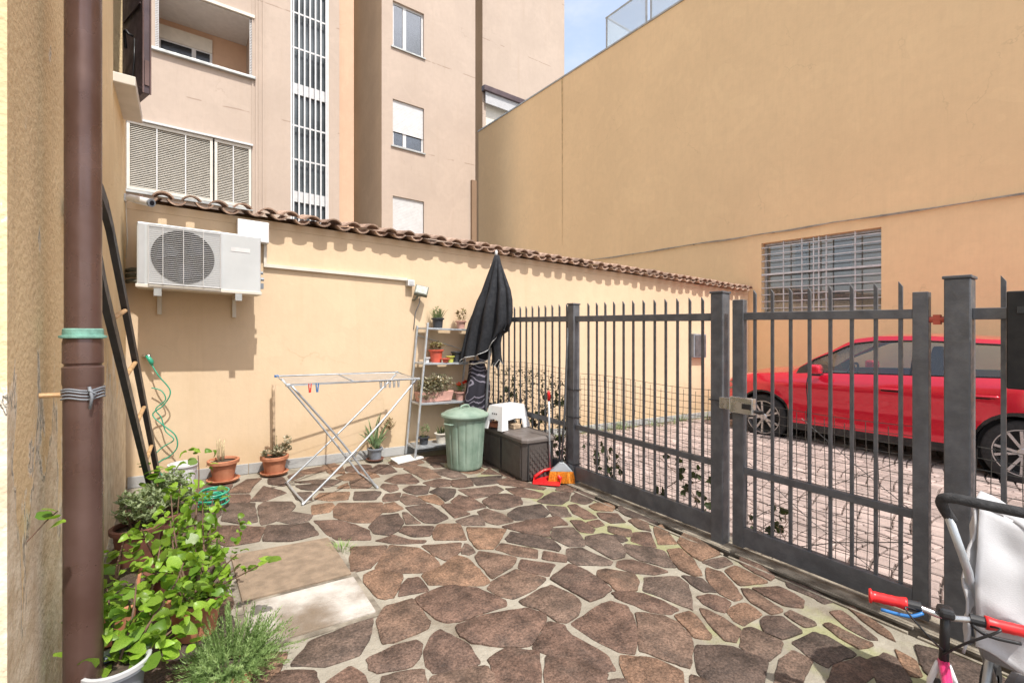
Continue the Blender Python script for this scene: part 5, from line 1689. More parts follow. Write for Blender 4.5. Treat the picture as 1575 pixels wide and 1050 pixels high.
def peg(u, v, z, material, label):
    t_ = thing("clothes_peg", label, "clothes peg", (u, v, z), rz=0.2, group="clothes pegs on the rack")
    for s in (-1, 1):
        MB().bar((s * 0.004, 0, -0.045), (s * 0.011, 0, 0.030), 0.010, 0.007, up=(1, 0, 0)).build("jaw", material, t_, bevel=0.001)
    MB().tube([(-0.009, 0, 0.0), (0.009, 0, 0.0)], 0.004, 6).build("spring", M['steel'], t_)


peg(0.885, 4.175, ZT - 0.012, M['red_plastic'], "red clothes peg clipped on the front tube of the rack")
peg(0.945, 4.185, ZT - 0.012, M['blue_plastic'], "blue clothes peg clipped on the front tube of the rack")
for k in range(5):
    peg(1.53 + 0.045 * k, 4.30 + 0.006 * k, ZT - 0.014, M['steel'], "%s grey clothes peg from the left in the bunch on the rack" % ("first", "second", "third", "fourth", "fifth")[k])

# ================================================================== PLANT SHELF
pf = thing("plant_shelf", "galvanised four-tier plant shelf leaning against the yellow wall", "shelf", (2.6, 5.1, 0.012))
q2 = lambda u, v, z: (u - 2.6, v - 5.1, z + g(u - 2.6, v - 5.1))
LF = ((2.165, 4.985, 0.0), (2.375, 5.10, 1.545))
RF = ((2.83, 4.985, 0.0), (3.055, 5.10, 1.525))
LB_ = ((2.175, 5.27, 0.0), (2.325, 5.285, 1.51))
RB_ = ((2.84, 5.27, 0.0), (3.02, 5.285, 1.51))
onl = lambda L_, z: tuple(L_[0][k] + (L_[1][k] - L_[0][k]) * z / L_[1][2] for k in range(2))
for L_ in (LF, RF, LB_, RB_):
    MB().bar(q2(*L_[0]), q2(*L_[1]), 0.028, 0.020, up=(1, 0, 0)).build("leg", M['steel'], pf, bevel=0.003)
for z in (0.13, 0.62, 1.08, 1.49):
    c = [onl(LF, z), onl(RF, z), onl(RB_, z), onl(LB_, z)]
    b = MB()
    vs = [q2(x, y, z - 0.022) for x, y in c] + [q2(x, y, z) for x, y in c]
    b.add(vs, [(3, 2, 1, 0), (4, 5, 6, 7), (0, 1, 5, 4), (1, 2, 6, 5), (2, 3, 7, 6), (3, 0, 4, 7)])
    b.build("shelf_board", M['steel'], pf, bevel=0.003)
MB().tube([q2(*onl(LB_, 1.40), 1.40), q2(*onl(RB_, 1.22), 1.22)], 0.005, 6).build("brace", M['steel'], pf)

G_SH = "plants on the metal shelf"


def shelf_plant(u, v, z, r0, r1, h, pm, label, leaf=None, lf=None, cat="potted plant", name="potted_plant"):
    t_ = thing(name, label, cat, (u, v, z + 0.013 + (g(u - 2.6, v - 5.1) - (g(u, v) - g(2.6, 5.1)))), group=G_SH)
    pot(t_, r0, r1, h, pm, rim=min(0.02, h * 0.2), n=20, soil=lf is not None)
    if lf:
        bb = MB()
        lf(bb)
        bb.build("foliage", leaf, t_)
    return t_


rr = random.Random(31)
shelf_plant(2.545, 5.185, 1.49, 0.055, 0.066, 0.12, M['pot_black'], "black pot with upright green succulent on the top shelf", M['leaf_grey'],
            lambda bb: (blades(bb, 60, (0, 0, 0.10), 0.05, 0.17, rr, 0.008, 0.3), tufts(bb, 26, (0, 0, 0.19), (0.05, 0.05, 0.06), rr, 0.03)))
shelf_plant(2.86, 5.185, 1.49, 0.045, 0.058, 0.10, M['pot_pink'], "pink clay pot with reddish succulent on the top shelf", M['succulent_red'],
            lambda bb: (tufts(bb, 46, (0, 0, 0.18), (0.075, 0.06, 0.07), rr, 0.032), blades(bb, 22, (0, 0, 0.08), 0.035, 0.13, rr, 0.003, 0.5)))
shelf_plant(2.52, 5.18, 1.08, 0.065, 0.080, 0.15, M['pot_red'], "red pot with dry brown plant on the second shelf", M['succulent_red'],
            lambda bb: (tufts(bb, 70, (0, 0, 0.19), (0.10, 0.08, 0.045), rr, 0.035)))
shelf_plant(2.60, 5.09, 1.08, 0.028, 0.045, 0.05, M['pot_red'], "tiny red bowl in front of the red pot on the second shelf", cat="bowl", name="small_bowl")
shelf_plant(2.69, 5.14, 1.08, 0.035, 0.042, 0.075, M['pot_lime'], "small lime green pot on the second shelf", cat="pot", name="flower_pot")
shelf_plant(2.80, 5.18, 1.08, 0.052, 0.060, 0.13, M['pot_black'], "square-looking dark pot at the right of the second shelf", cat="pot", name="flower_pot")
shelf_plant(2.375, 5.12, 1.08, 0.022, 0.026, 0.06, M['white_plastic'], "little white cup at the left end of the second shelf", cat="cup", name="cup")
t = thing("planter_box", "long pink planter full of pale succulents on the third shelf", "planter", (2.48, 5.15, 0.62 + 0.013), group=G_SH)
b = MB()
vs = [(-0.20, -0.065, 0), (0.20, -0.065, 0), (0.20, 0.065, 0), (-0.20, 0.065, 0), (-0.225, -0.08, 0.12), (0.225, -0.08, 0.12), (0.225, 0.08, 0.12), (-0.225, 0.08, 0.12)]
b.add(vs, [(3, 2, 1, 0), (4, 5, 6, 7), (0, 1, 5, 4), (1, 2, 6, 5), (2, 3, 7, 6), (3, 0, 4, 7)]).build("trough", M['pot_pink'], t, bevel=0.008)
b = tufts(MB(), 210, (0, -0.02, 0.19), (0.25, 0.10, 0.12), rr, 0.042, per=6)
tufts(b, 40, (-0.12, -0.075, 0.08), (0.12, 0.02, 0.06), rr, 0.035, per=5)
b.build("succulent_leaves", M['succulent'], t)
b = tufts(MB(), 60, (0.02, -0.03, 0.17), (0.23, 0.09, 0.11), rr, 0.035, per=5)
b.build("reddish_leaves", M['succulent_red'], t)
t = thing("flower_pot", "clay pot with bright red flowers at the right of the third shelf", "potted plant", (2.82, 5.13, 0.62 + 0.013), group=G_SH)
pot(t, 0.05, 0.062, 0.10, M['pot_pink'], rim=0.018, n=20)
tufts(MB(), 30, (0, 0, 0.14), (0.07, 0.06, 0.05), rr, 0.04).build("foliage", M['leaf_grey'], t)
b = MB()
for (x, y, z) in ((0.03, -0.04, 0.20), (-0.035, -0.03, 0.185), (0.075, -0.02, 0.21)):
    tufts(b, 9, (x, y, z), (0.022, 0.02, 0.018), rr, 0.030, per=6)
b.build("petals", M['flower'], t)
shelf_plant(2.335, 5.12, 0.13, 0.045, 0.055, 0.09, M['pot_black'], "black pot with thin yellowish plant on the lowest shelf", M['leaf_grey'],
            lambda bb: (tufts(bb, 24, (0.02, 0, 0.17), (0.06, 0.05, 0.05), rr, 0.03), blades(bb, 14, (0, 0, 0.07), 0.03, 0.14, rr, 0.003, 0.6)))
shelf_plant(2.545, 5.10, 0.13, 0.052, 0.066, 0.12, M['cream'], "pale cream pot with dark plant on the lowest shelf", M['leaf_dark'],
            lambda bb: (blades(bb, 30, (0, 0, 0.10), 0.04, 0.13, rr, 0.008, 0.5)))

# ================================================================== BIN
bn = thing("dustbin", "faded green fluted plastic dustbin with lid beside the plant shelf", "dustbin", (2.525, 4.49, 0.014), rz=0.3)
flute = lambda a, t_: 1 + (0.045 * (min(1, 2.2 * abs(math.sin(a * 8))) - 1) * math.sin(math.pi * min(1, max(0, (t_ - 0.1) / 0.68))) ** 0.4 if 0.11 < t_ < 0.78 else 0)
bn.scale = (0.93, 0.93, 0.97)
prof = [(0.195, 0.0), (0.200, 0.012)] + [(0.203 + 0.037 * k / 8, 0.03 + 0.50 * k / 8) for k in range(9)] + [(0.244, 0.545), (0.252, 0.55), (0.252, 0.57), (0.244, 0.572)]
MB().lathe(prof, 144, fn=flute).build("bin_body", M['bin'], bn, smooth=50)
lid = MB().lathe([(0.250, 0.572), (0.272, 0.560), (0.278, 0.575), (0.272, 0.592), (0.235, 0.605), (0.225, 0.618), (0.14, 0.645), (0.05, 0.652), (0.004, 0.653)], 48).build("lid", M['bin'], bn, smooth=40)
MB().tube(smooth_path([(-0.07, 0, 0.640), (-0.06, 0, 0.672), (0, 0, 0.682), (0.06, 0, 0.672), (0.07, 0, 0.640)], 4), 0.012, 8).build("lid_handle", M['bin'], lid, smooth=True)
for s in (-1, 1):
    MB().tube(smooth_path([(s * 0.235, -0.05, 0.50), (s * 0.285, -0.045, 0.505), (s * 0.285, 0.045, 0.505), (s * 0.235, 0.05, 0.50)], 4), 0.010, 8).build("side_handle", M['bin'], bn, smooth=True)

# ================================================================== PARASOL (furled) AND WRAPPED CLOTH
um = thing("parasol", "tall furled charcoal parasol with pale hems behind the dustbin", "parasol", (3.0, 4.86, 0.012))
rows = [(3.120, 4.82, 3.165, 4.78, 2.387), (3.095, 4.85, 3.170, 4.74, 2.271), (3.060, 4.90, 3.160, 4.64, 2.112), (3.030, 4.95, 3.155, 4.55, 1.954), (2.990, 4.99, 3.150, 4.51, 1.835), (2.950, 5.02, 3.145, 4.50, 1.676),
        (2.915, 5.05, 3.140, 4.50, 1.575), (2.875, 5.07, 3.120, 4.54, 1.398), (2.840, 5.08, 3.095, 4.58, 1.280), (2.815, 5.09, 3.08, 4.62, 1.144)]
NF = 72
vs, fs = [], []
hem = []
for i, (lu, lv, ru, rv, z) in enumerate(rows):
    c = Vector(((lu + ru) / 2 - 3.0, (lv + rv) / 2 - 4.86, 0))
    ax = Vector((ru - lu, rv - lv, 0)) / 2
    pn = Vector((-ax.y, ax.x, 0))
    pn = pn.normalized() * (0.02 + 0.10 * min(1, i / 5))
    for k in range(NF):
        a = 2 * math.pi * k / NF
        fold = 1 - 0.25 * min(1, i / 3) + 0.50 * min(1, i / 3) * (abs(math.cos(a * 4.5 + 0.5 * math.sin(i * 0.5) + 0.4)) * 2 - 1)
        ragged = 0
        if i == len(rows) - 1:
            ragged = 0.30 * max(0, math.cos(a)) + 0.035 * math.sin(a * 3 + 1) + 0.012 * math.sin(a * 7)
        if i == len(rows) - 2:
            ragged = 0.20 * max(0, math.cos(a)) + 0.025 * math.sin(a * 3 + 1)
        if i == len(rows) - 3:
            ragged = 0.08 * max(0, math.cos(a))
        p_ = c + ax * math.cos(a) * (0.86 + 0.14 * fold) + pn * math.sin(a) * fold
        p_.z = z + ragged + g(0, 0)
        vs.append(p_)
        if i == len(rows) - 1:
            hem.append(p_ + Vector((0, 0, -0.002)))
for i in range(len(rows) - 1):
    for k in range(NF):
        l = (k + 1) % NF
        fs.append((i * NF + k, (i + 1) * NF + k, (i + 1) * NF + l, i * NF + l))
fs.append(tuple(range(NF)))
cn = MB().add(vs, fs).build("canopy", M['navy'], um, smooth=True)
MB().tube(hem, 0.0045, 5, closed=True).build("hem", M['piping'], cn)
# loose flap hanging lower on the right side
fl_pts = [((0.02, -0.10), 1.42, 1.05), ((0.05, -0.16), 1.44, 1.10), ((0.085, -0.20), 1.48, 1.02), ((0.10, -0.245), 1.50, 1.16), ((0.075, -0.27), 1.50, 1.08), ((0.03, -0.235), 1.46, 1.14), ((0.0, -0.19), 1.42, 1.06)]
vs, fs, hm = [], [], []
for i, ((x, y), zt, zb) in enumerate(fl_pts):
    for k in range(5):
        tt = k / 4
        vs.append((x + 0.02 * math.sin(3 * tt + i), y + 0.015 * math.cos(4 * tt + i), zt + (zb - zt) * tt))
    hm.append(vs[-1])
for i in range(len(fl_pts) - 1):
    for k in range(4):
        fs.append((i * 5 + k, i * 5 + k + 1, i * 5 + 6 + k, i * 5 + 5 + k))
fo = MB().add(vs, fs).build("loose_flap", M['navy'], um, smooth=True)
MB().tube(hm, 0.004, 5).build("hem", M['piping'], fo)
MB().tube([(0.0, 0.02, 0.0), (0.06, -0.02, 1.2), (0.13, -0.05, 2.36)], 0.016, 10).build("pole", M['steel'], um, smooth=True)
MB().tube([(0.137, -0.05, 2.375), (0.14, -0.05, 2.43), (0.141, -0.05, 2.45)], [0.018, 0.018, 0.008], 10).build("finial", M['white_plastic'], um, smooth=True)
MB().lathe([(0.13, 0.0), (0.14, 0.02), (0.13, 0.05), (0.04, 0.06), (0.03, 0.20), (0.004, 0.21)], 24, (0.0, 0.02, 0)).build("foot", M['black'], um, smooth=35)

cl = MB()
vs, fs = [], []
NZ, NA = 12, 28
for i in range(NZ + 1):
    z = 1.12 - 0.80 * i / NZ
    w = 0.085 + 0.05 * math.sin(math.pi * i / NZ) + 0.02 * (i / NZ)
    for k in range(NA):
        a = 2 * math.pi * k / NA
        f = 1 + 0.16 * math.cos(a * 5 + 0.35 * i) + 0.05 * math.sin(a * 9)
        vs.append((-0.03 + w * math.cos(a) * f + 0.02 * math.sin(i * 0.5), 0.10 + 0.75 * w * math.sin(a) * f, z))
for i in range(NZ):
    for k in range(NA):
        l = (k + 1) % NA
        fs.append((i * NA + k, (i + 1) * NA + k, (i + 1) * NA + l, i * NA + l))
fs += [tuple(range(NA)), tuple(NZ * NA + k for k in range(NA - 1, -1, -1))]
t = thing("wrapped_cloth", "dark cloth with white swirl print bundled below the parasol", "cloth", (2.985, 4.86, 0.01))
cl.add(vs, fs).build("bundle", M['hem_pattern'], t, smooth=True)
MB().tube([(-0.12, 0.02, 1.08), (-0.03, 0.0, 1.10), (0.06, 0.02, 1.09), (0.07, 0.12, 1.09), (-0.03, 0.19, 1.09), (-0.12, 0.15, 1.08)], 0.010, 6, closed=True).build("tie", M['cream'], t, smooth=True)

# ================================================================== STORAGE BOX, STOOL, BRICKS
sb = thing("storage_box", "taupe plastic storage box with a paler lid against the fence", "storage box", (2.985, 4.17, 0.012), rz=R(-5))
b = MB()
vs = []
for z, k in ((0.0, 0.96), (0.37, 1.0)):
    for x, y in ((-0.19, -0.42), (-0.15, -0.46), (0.15, -0.46), (0.19, -0.42), (0.19, 0.42), (0.15, 0.46), (-0.15, 0.46), (-0.19, 0.42)):
        vs.append((x * k, y * k, z))
fs = [tuple(range(7, -1, -1)), tuple(range(8, 16))] + [(i, (i + 1) % 8, 8 + (i + 1) % 8, 8 + i) for i in range(8)]
b.add(vs, fs).build("box_body", M['box_brown'], sb, bevel=0.008)
b = MB()
vs = []
for z, k in ((0.372, 1.06), (0.405, 1.06), (0.425, 0.97)):
    for x, y in ((-0.19, -0.42), (-0.15, -0.46), (0.15, -0.46), (0.19, -0.42), (0.19, 0.42), (0.15, 0.46), (-0.15, 0.46), (-0.19, 0.42)):
        vs.append((x * k, y * (k if k < 1 else 1.03), z))
fs = [tuple(range(7, -1, -1)), tuple(range(16, 24))]
for r0_ in (0, 8):
    fs += [(r0_ + i, r0_ + (i + 1) % 8, r0_ + 8 + (i + 1) % 8, r0_ + 8 + i) for i in range(8)]
b.add(vs, fs).build("lid", M['box_lid'], sb, bevel=0.006)
MB().span((-0.198, -0.002, 0.03), (-0.1905, 0.004, 0.365)).build("panel_joint", M['dark'], sb)
MB().span((-0.197, -0.40, 0.03), (-0.190, -0.02, 0.345)).build("side_panel", M['box_brown'], sb, bevel=0.006)
MB().span((-0.197, 0.02, 0.03), (-0.190, 0.40, 0.345)).build("side_panel", M['box_brown'], sb, bevel=0.006)
b = MB()
for i in range(9):
    for j in range(9):
        if (i + j) % 2 == 0:
            b.box((-0.105 + i * 0.027, -0.4555, 0.05 + j * 0.033), (0.021, 0.010, 0.026))
b.build("wicker_weave", M['box_brown'], sb)
for x in (-0.135, 0.135):
    MB().bar((x, -0.458, 0.01), (x * 1.02, -0.462, 0.36), 0.012, 0.012).build("corner_rib", M['dark'], sb)

so = thing("step_stool", "white plastic step stool standing on the storage box", "stool", (2.945, 4.30, 0.438), rz=R(9))
H_, tw, td, bw_, bd_ = 0.245, 0.165, 0.105, 0.215, 0.150
b = MB()


def side_poly(sign_axis):
    pass


ti = 0.012
corners = [(-1, -1), (1, -1), (1, 1), (-1, 1)]
# four flared sides, each with an arched cut-out at the foot, built as strips
for k in range(4):
    (ax_, ay_), (bx_, by_) = corners[k], corners[(k + 1) % 4]
    pt = lambda s, zz, inset=0.0: Vector(((ax_ + (bx_ - ax_) * s) * ((bw_ + (tw - bw_) * zz / H_) - inset), (ay_ + (by_ - ay_) * s) * ((bd_ + (td - bd_) * zz / H_) - inset), zz))
    S = [0.0, 0.22, 0.27, 0.5, 0.73, 0.78, 1.0]
    low = [0.0, 0.0, 0.10, 0.11, 0.10, 0.0, 0.0]
    for i in range(6):
        if S[i] == 0.22 or S[i] == 0.73:
            pass
        l0, l1 = low[i], low[i + 1]
        if i in (1, 4):
            l0 = l1 = max(l0, l1)
        v_ = [pt(S[i], l0), pt(S[i + 1], l1), pt(S[i + 1], H_), pt(S[i], H_)]
        w_in = [pt(S[i], l0, ti), pt(S[i + 1], l1, ti), pt(S[i + 1], H_ - ti, ti), pt(S[i], H_ - ti, ti)]
        b.add(v_ + w_in, [(0, 1, 2, 3), (7, 6, 5, 4), (0, 4, 5, 1), (1, 5, 6, 2), (3, 7, 4, 0)])
b.add([(-tw, -td, H_), (tw, -td, H_), (tw, td, H_), (-tw, td, H_)], [(0, 1, 2, 3)])
b.build("stool_shell", M['white_plastic'], so)
MB().prism([(-tw + 0.012, -td + 0.012), (tw - 0.012, -td + 0.012), (tw - 0.012, td - 0.012), (-tw + 0.012, td - 0.012)], H_ + 0.0005, H_ + 0.006).build("tread", M['white_plastic'], so, bevel=0.004)
for k in (-1, 0, 1):
    MB().box((-0.181, 0.0 + k * 0.030, 0.165), (0.006, 0.016, 0.014), ry=R(-11.5)).build("hole_shade_block", M['dark'], so)  # solid dark blocks; the shade inside the holes is only their colour
G_BR = "bricks under the stool"
for i, (u, v, rz, mname, lb_) in enumerate(((2.84, 4.36, 0.3, 'brick_red', "red brick lying under the white stool, nearer the dustbin"), (2.97, 4.25, 0.1, 'greywood', "pale brick lying under the white stool, nearer the fence"))):
    o = MB().box((0, 0, 0.0), (0.10, 0.20, 0.05)).build("brick", M[mname], bevel=0.004)
    o.location = (u, v, g(u, v) + 0.438 + 0.026)
    o.rotation_euler = (0, 0, rz)
    tag(o, lb_, "brick", G_BR)

# ================================================================== DUSTPAN AND BROOM
du = thing("dustpan", "red dustpan with a long metal handle standing before the storage box", "dustpan", (2.99, 3.64, 0.018), rz=R(-50))
b = MB()
vs = [(-0.13, -0.13, 0.005), (0.13, -0.13, 0.005), (0.12, 0.10, 0.02), (-0.12, 0.10, 0.02), (-0.13, -0.02, 0.06), (0.13, -0.02, 0.06), (0.125, 0.12, 0.11), (-0.125, 0.12, 0.11)]
b.add(vs, [(0, 1, 2, 3), (0, 3, 7, 4), (1, 5, 6, 2), (3, 2, 6, 7)])
pan_o = b.build("pan", M['red_plastic'], du)
so_ = pan_o.modifiers.new("thick", 'SOLIDIFY')
so_.thickness = 0.012
bv = pan_o.modifiers.new("edge", 'BEVEL')
bv.width = 0.005
bv.segments = 2
MB().tube([(-0.13, -0.05, 0.045), (-0.06, 0.05, 0.085), (0.0, 0.09, 0.09), (0.06, 0.05, 0.085), (0.13, -0.05, 0.045)], 0.016, 8).build("hood", M['red_plastic'], du, smooth=True)
MB().tube([(0, 0.10, 0.06), (0.0, 0.06, 0.40), (0.0, 0.03, 0.80)], 0.011, 9).build("handle_tube", M['steel'], du, smooth=True)
MB().tube([(0.0, 0.03, 0.79), (0.0, 0.025, 0.86), (0.0, 0.022, 0.89)], [0.015, 0.017, 0.010], 10).build("hand_grip", M['red_plastic'], du, smooth=True)

br = thing("broom", "broom with orange bristles and dark handle leaning on the fence post", "broom", (3.085, 3.55, 0.014), rz=R(-38))
b = MB()
vs = []
for z, w, d_ in ((0.0, 0.13, 0.032), (0.10, 0.115, 0.028), (0.115, 0.112, 0.026)):
    vs += [(-w, -d_, z), (w, -d_, z), (w, d_, z), (-w, d_, z)]
b.add(vs, [(3, 2, 1, 0), (8, 9, 10, 11)] + [(r0_ + i, r0_ + (i + 1) % 4, r0_ + 4 + (i + 1) % 4, r0_ + 4 + i) for r0_ in (0, 4) for i in range(4)])
r_ = random.Random(9)
for k in range(170):
    x, y = r_.uniform(-0.125, 0.125), r_.choice((-0.034, 0.034))
    b.tube([(x * 0.9, y * 0.85, 0.11), (x, y, 0.055), (x * 1.03 + r_.uniform(-0.006, 0.006), y + r_.uniform(-0.004, 0.004), 0.0)], 0.0022, 3)
b.build("bristles", M['orange'], br)
b = MB()
vs = [(-0.114, -0.029, 0.112), (0.114, -0.029, 0.112), (0.114, 0.029, 0.112), (-0.114, 0.029, 0.112), (-0.02, -0.02, 0.20), (0.02, -0.02, 0.20), (0.02, 0.02, 0.20), (-0.02, 0.02, 0.20)]
b.add(vs, [(3, 2, 1, 0), (4, 5, 6, 7), (0, 1, 5, 4), (1, 2, 6, 5), (2, 3, 7, 6), (3, 0, 4, 7)]).build("broom_head", M['steel'], br, bevel=0.004)
MB().tube([(0, 0, 0.19), (0.034, 0.02, 0.75), (0.055, 0.035, 1.30), (0.068, 0.04, 1.52)], 0.011, 9).build("handle", M['fence'], br, smooth=True)
# ================================================================== RED CAR
car = thing("red_car", "shiny red hatchback SUV parked along the ochre building beyond the gate", "car", (8.43, 2.44, -0.015), rz=R(90))
ARCH_R, AX_F, AX_R, WZ = 0.405, 1.41, -1.41, 0.355


def interp(tab, x):
    if x <= tab[0][0]:
        return tab[0][1]
    for (x0, y0), (x1, y1) in zip(tab, tab[1:]):
        if x <= x1:
            t_ = (x - x0) / (x1 - x0)
            t_ = t_ * t_ * (3 - 2 * t_) * 0.35 + t_ * 0.65
            return y0 + (y1 - y0) * t_
    return tab[-1][1]


W_T = [(-2.36, 0.70), (-2.25, 0.80), (-1.9, 0.895), (-1.41, 0.935), (-0.6, 0.925), (0.4, 0.922), (1.41, 0.932), (1.85, 0.875), (2.12, 0.74), (2.26, 0.55)]
BELT = [(-2.36, 1.00), (-2.1, 1.165), (-1.6, 1.165), (-0.5, 1.130), (0.6, 1.095), (1.10, 1.060), (1.6, 1.02), (2.0, 0.945), (2.26, 0.76)]
TOPE = [(-2.36, 1.02), (-2.15, 1.19), (-1.75, 1.46), (-1.2, 1.585), (-0.5, 1.632), (0.0, 1.625), (0.25, 1.585), (0.65, 1.36), (1.08, 1.085), (1.6, 1.045), (2.0, 0.965), (2.26, 0.77)]
TOPW = [(-2.36, 0.62), (-2.1, 0.60), (-1.5, 0.575), (-0.5, 0.625), (0.1, 0.62), (0.65, 0.68), (1.08, 0.74), (1.6, 0.70), (2.0, 0.62), (2.26, 0.45)]
CROWN = [(-2.36, 0.03), (-1.5, 0.04), (0.0, 0.035), (0.7, 0.05), (1.1, 0.065), (1.7, 0.06), (2.26, 0.02)]
xs = [-2.36, -2.30, -2.2, -2.1, -2.0, -1.9]
for c_ in (AX_R, AX_F):
    for k in range(15):
        xs.append(c_ - ARCH_R * math.cos(math.pi * k / 14))
xs += [-1.86, -1.84, -0.95, -0.85, -0.75, -0.65, -0.55, -0.47, -0.456, -0.40, -0.3, -0.15, 0.0, 0.12, 0.25, 0.38, 0.52, 0.65, 0.76, 0.774, 0.88, 0.95, 1.86, 1.95, 2.05, 2.12, 2.2, 2.26]
xs += [-1.70, -1.30]
xs = sorted(set(round(x, 4) for x in xs))


def side_y(x, z):
    w = interp(W_T, x)
    b_ = interp(BELT, x)
    t_ = z / b_
    y = w
    y -= 0.05 * max(0, (0.42 - t_) / 0.42) ** 1.3          # tuck under
    y -= 0.035 * math.exp(-((z - 0.62) / 0.13) ** 2) * (1 if -1.2 < x < 1.1 else 0.3)   # scooped flank
    y += 0.012 * math.exp(-((z - 0.88) / 0.07) ** 2)       # shoulder line
    y -= 0.075 * max(0, (t_ - 0.86) / 0.14) ** 1.6         # turn in at the belt
    for c_ in (AX_R, AX_F):                                 # flared arch lips
        rr_ = math.hypot(x - c_, z - WZ)
        y += 0.016 * math.exp(-((rr_ - ARCH_R - 0.02) / 0.06) ** 2)
    return y


NS = 11
rowsN = NS + 6
grid = []
for x in xs:
    zb = 0.26 + (0.10 if abs(x) > 2.0 else 0)
    for c_ in (AX_R, AX_F):
        d_ = abs(x - c_)
        if d_ < ARCH_R:
            zb = max(zb, WZ + math.sqrt(ARCH_R ** 2 - d_ ** 2))
    bz = interp(BELT, x)
    ring = []
    for k in range(NS):
        z = zb + (bz - zb) * k / (NS - 1)
        ring.append((x, side_y(x, z), z))
    by = ring[-1][1]
    tz, tw_, cr = interp(TOPE, x), interp(TOPW, x), interp(CROWN, x)
    tz = max(tz, bz + 0.012)
    gy0 = by - 0.02
    ring.append((x, gy0, bz + 0.008))                                            # window foot
    ring.append((x, gy0 + (tw_ - gy0) * 0.86, bz + (tz - bz) * 0.86 + 0.004))      # window head
    ring.append((x, tw_, tz))                                                    # roof edge
    ring.append((x, tw_ * 0.72, tz + cr * 0.55))
    ring.append((x, tw_ * 0.38, tz + cr * 0.88))
    ring.append((x, 0.0, tz + cr))
    grid.append(ring)
WF, WH = NS, NS + 1
is_win = lambda x0, x1: any(a <= (x0 + x1) / 2 <= c_ for a, c_ in ((-0.40, 0.76), (-1.30, -0.47), (-1.70, -1.32)))
body, glassL = MB(), MB()
n = len(rowsN and grid[0])
seams = ((-0.47, -0.456), (0.76, 0.774))
for s in (1, -1):
    base = len(body.v)
    body.v.extend((x, y * s, z) for ring in grid for (x, y, z) in ring)
    for i in range(len(xs) - 1):
        x0, x1 = xs[i], xs[i + 1]
        seam = any(abs(x0 - a) < 1e-4 and abs(x1 - c_) < 1e-4 for a, c_ in seams)
        for k in range(n - 1):
            f = (base + i * n + k, base + (i + 1) * n + k, base + (i + 1) * n + k + 1, base + i * n + k + 1)
            f = f if s < 0 else f[::-1]
            mi = 0
            if k == WF and is_win(x0, x1):
                continue
            if k >= WH + 1 and 0.25 <= x0 and x1 <= 1.09:
                continue                                   # windscreen
            if k >= WH + 1 and -2.11 <= x0 and x1 <= -1.69:
                continue                                   # rear screen
            if k == 0:
                mi = 1                                     # dark sill and arch edge
            if seam and k < NS - 1:
                mi = 1
            if k == WF and -1.75 < x0 < 0.9:
                mi = 1                                     # black pillars
            if k == NS - 1 and -1.75 < x0 < 0.9:
                mi = 1
            body.f.append(f)
            body.m.append(mi)
# nose and tail caps
for idx in (0, len(xs) - 1):
    ringp = [(x, y, z) for x, y, z in grid[idx]] + [(x, -y, z) for x, y, z in grid[idx][::-1][1:]]
    b0 = len(body.v)
    body.v.extend(ringp)
    body.f.append(tuple(b0 + k for k in range(len(ringp))))
    body.m.append(0)
bo = body.build("body", [M['carpaint'], M['cargloss']], car, smooth=32)
for s in (1, -1):
    for a, c_, nm in ((-0.40, 0.76, "front_window"), (-1.30, -0.47, "rear_window"), (-1.70, -1.32, "quarter_window")):
        b = MB()
        cols = [i for i, x in enumerate(xs) if a - 1e-3 <= x <= c_ + 1e-3]
        for i in cols:
            for k in (WF, WH):
                x, y, z = grid[i][k]
                b.v.append((x, (y - 0.004) * s, z))
        for j in range(len(cols) - 1):
            f = (2 * j, 2 * j + 2, 2 * j + 3, 2 * j + 1)
            b.f.append(f if s < 0 else f[::-1])
            b.m.append(0)
        b.build(nm, M['carglass'], car, smooth=True)
for lo, hi, nm in ((0.25, 1.09, "windscreen"), (-2.11, -1.69, "rear_screen")):
    b = MB()
    cols = [i for i, x in enumerate(xs) if lo - 1e-3 <= x <= hi + 1e-3]
    ks = list(range(WH + 1, n))
    for i in cols:
        strip = [grid[i][k] for k in ks]
        for x, y, z in strip + [(x, -y, z) for x, y, z in strip[::-1][1:]]:
            b.v.append((x, y, z - 0.004))
    m2 = 2 * len(ks) - 1
    for j in range(len(cols) - 1):
        for k in range(m2 - 1):
            b.f.append((j * m2 + k, (j + 1) * m2 + k, (j + 1) * m2 + k + 1, j * m2 + k + 1))
            b.m.append(0)
    b.build(nm, M['carglass'], car, smooth=True)
for s in (1, -1):       # black window surround
    cols = [i for i, x in enumerate(xs) if -1.72 <= x <= 0.78]
    for row in (WF, WH):
        MB().tube([(grid[i][row][0], (grid[i][row][1] + 0.004) * s, grid[i][row][2]) for i in cols], 0.012, 6).build("window_trim", M['cargloss'], car, smooth=True)
MB().span((-2.2, -0.80, 0.22), (2.1, 0.80, 0.30)).build("underbody", M['dark'], car)
MB().span((-1.7, -0.78, 0.302), (0.95, 0.78, 0.70)).build("cabin_floor", M['dark'], car)
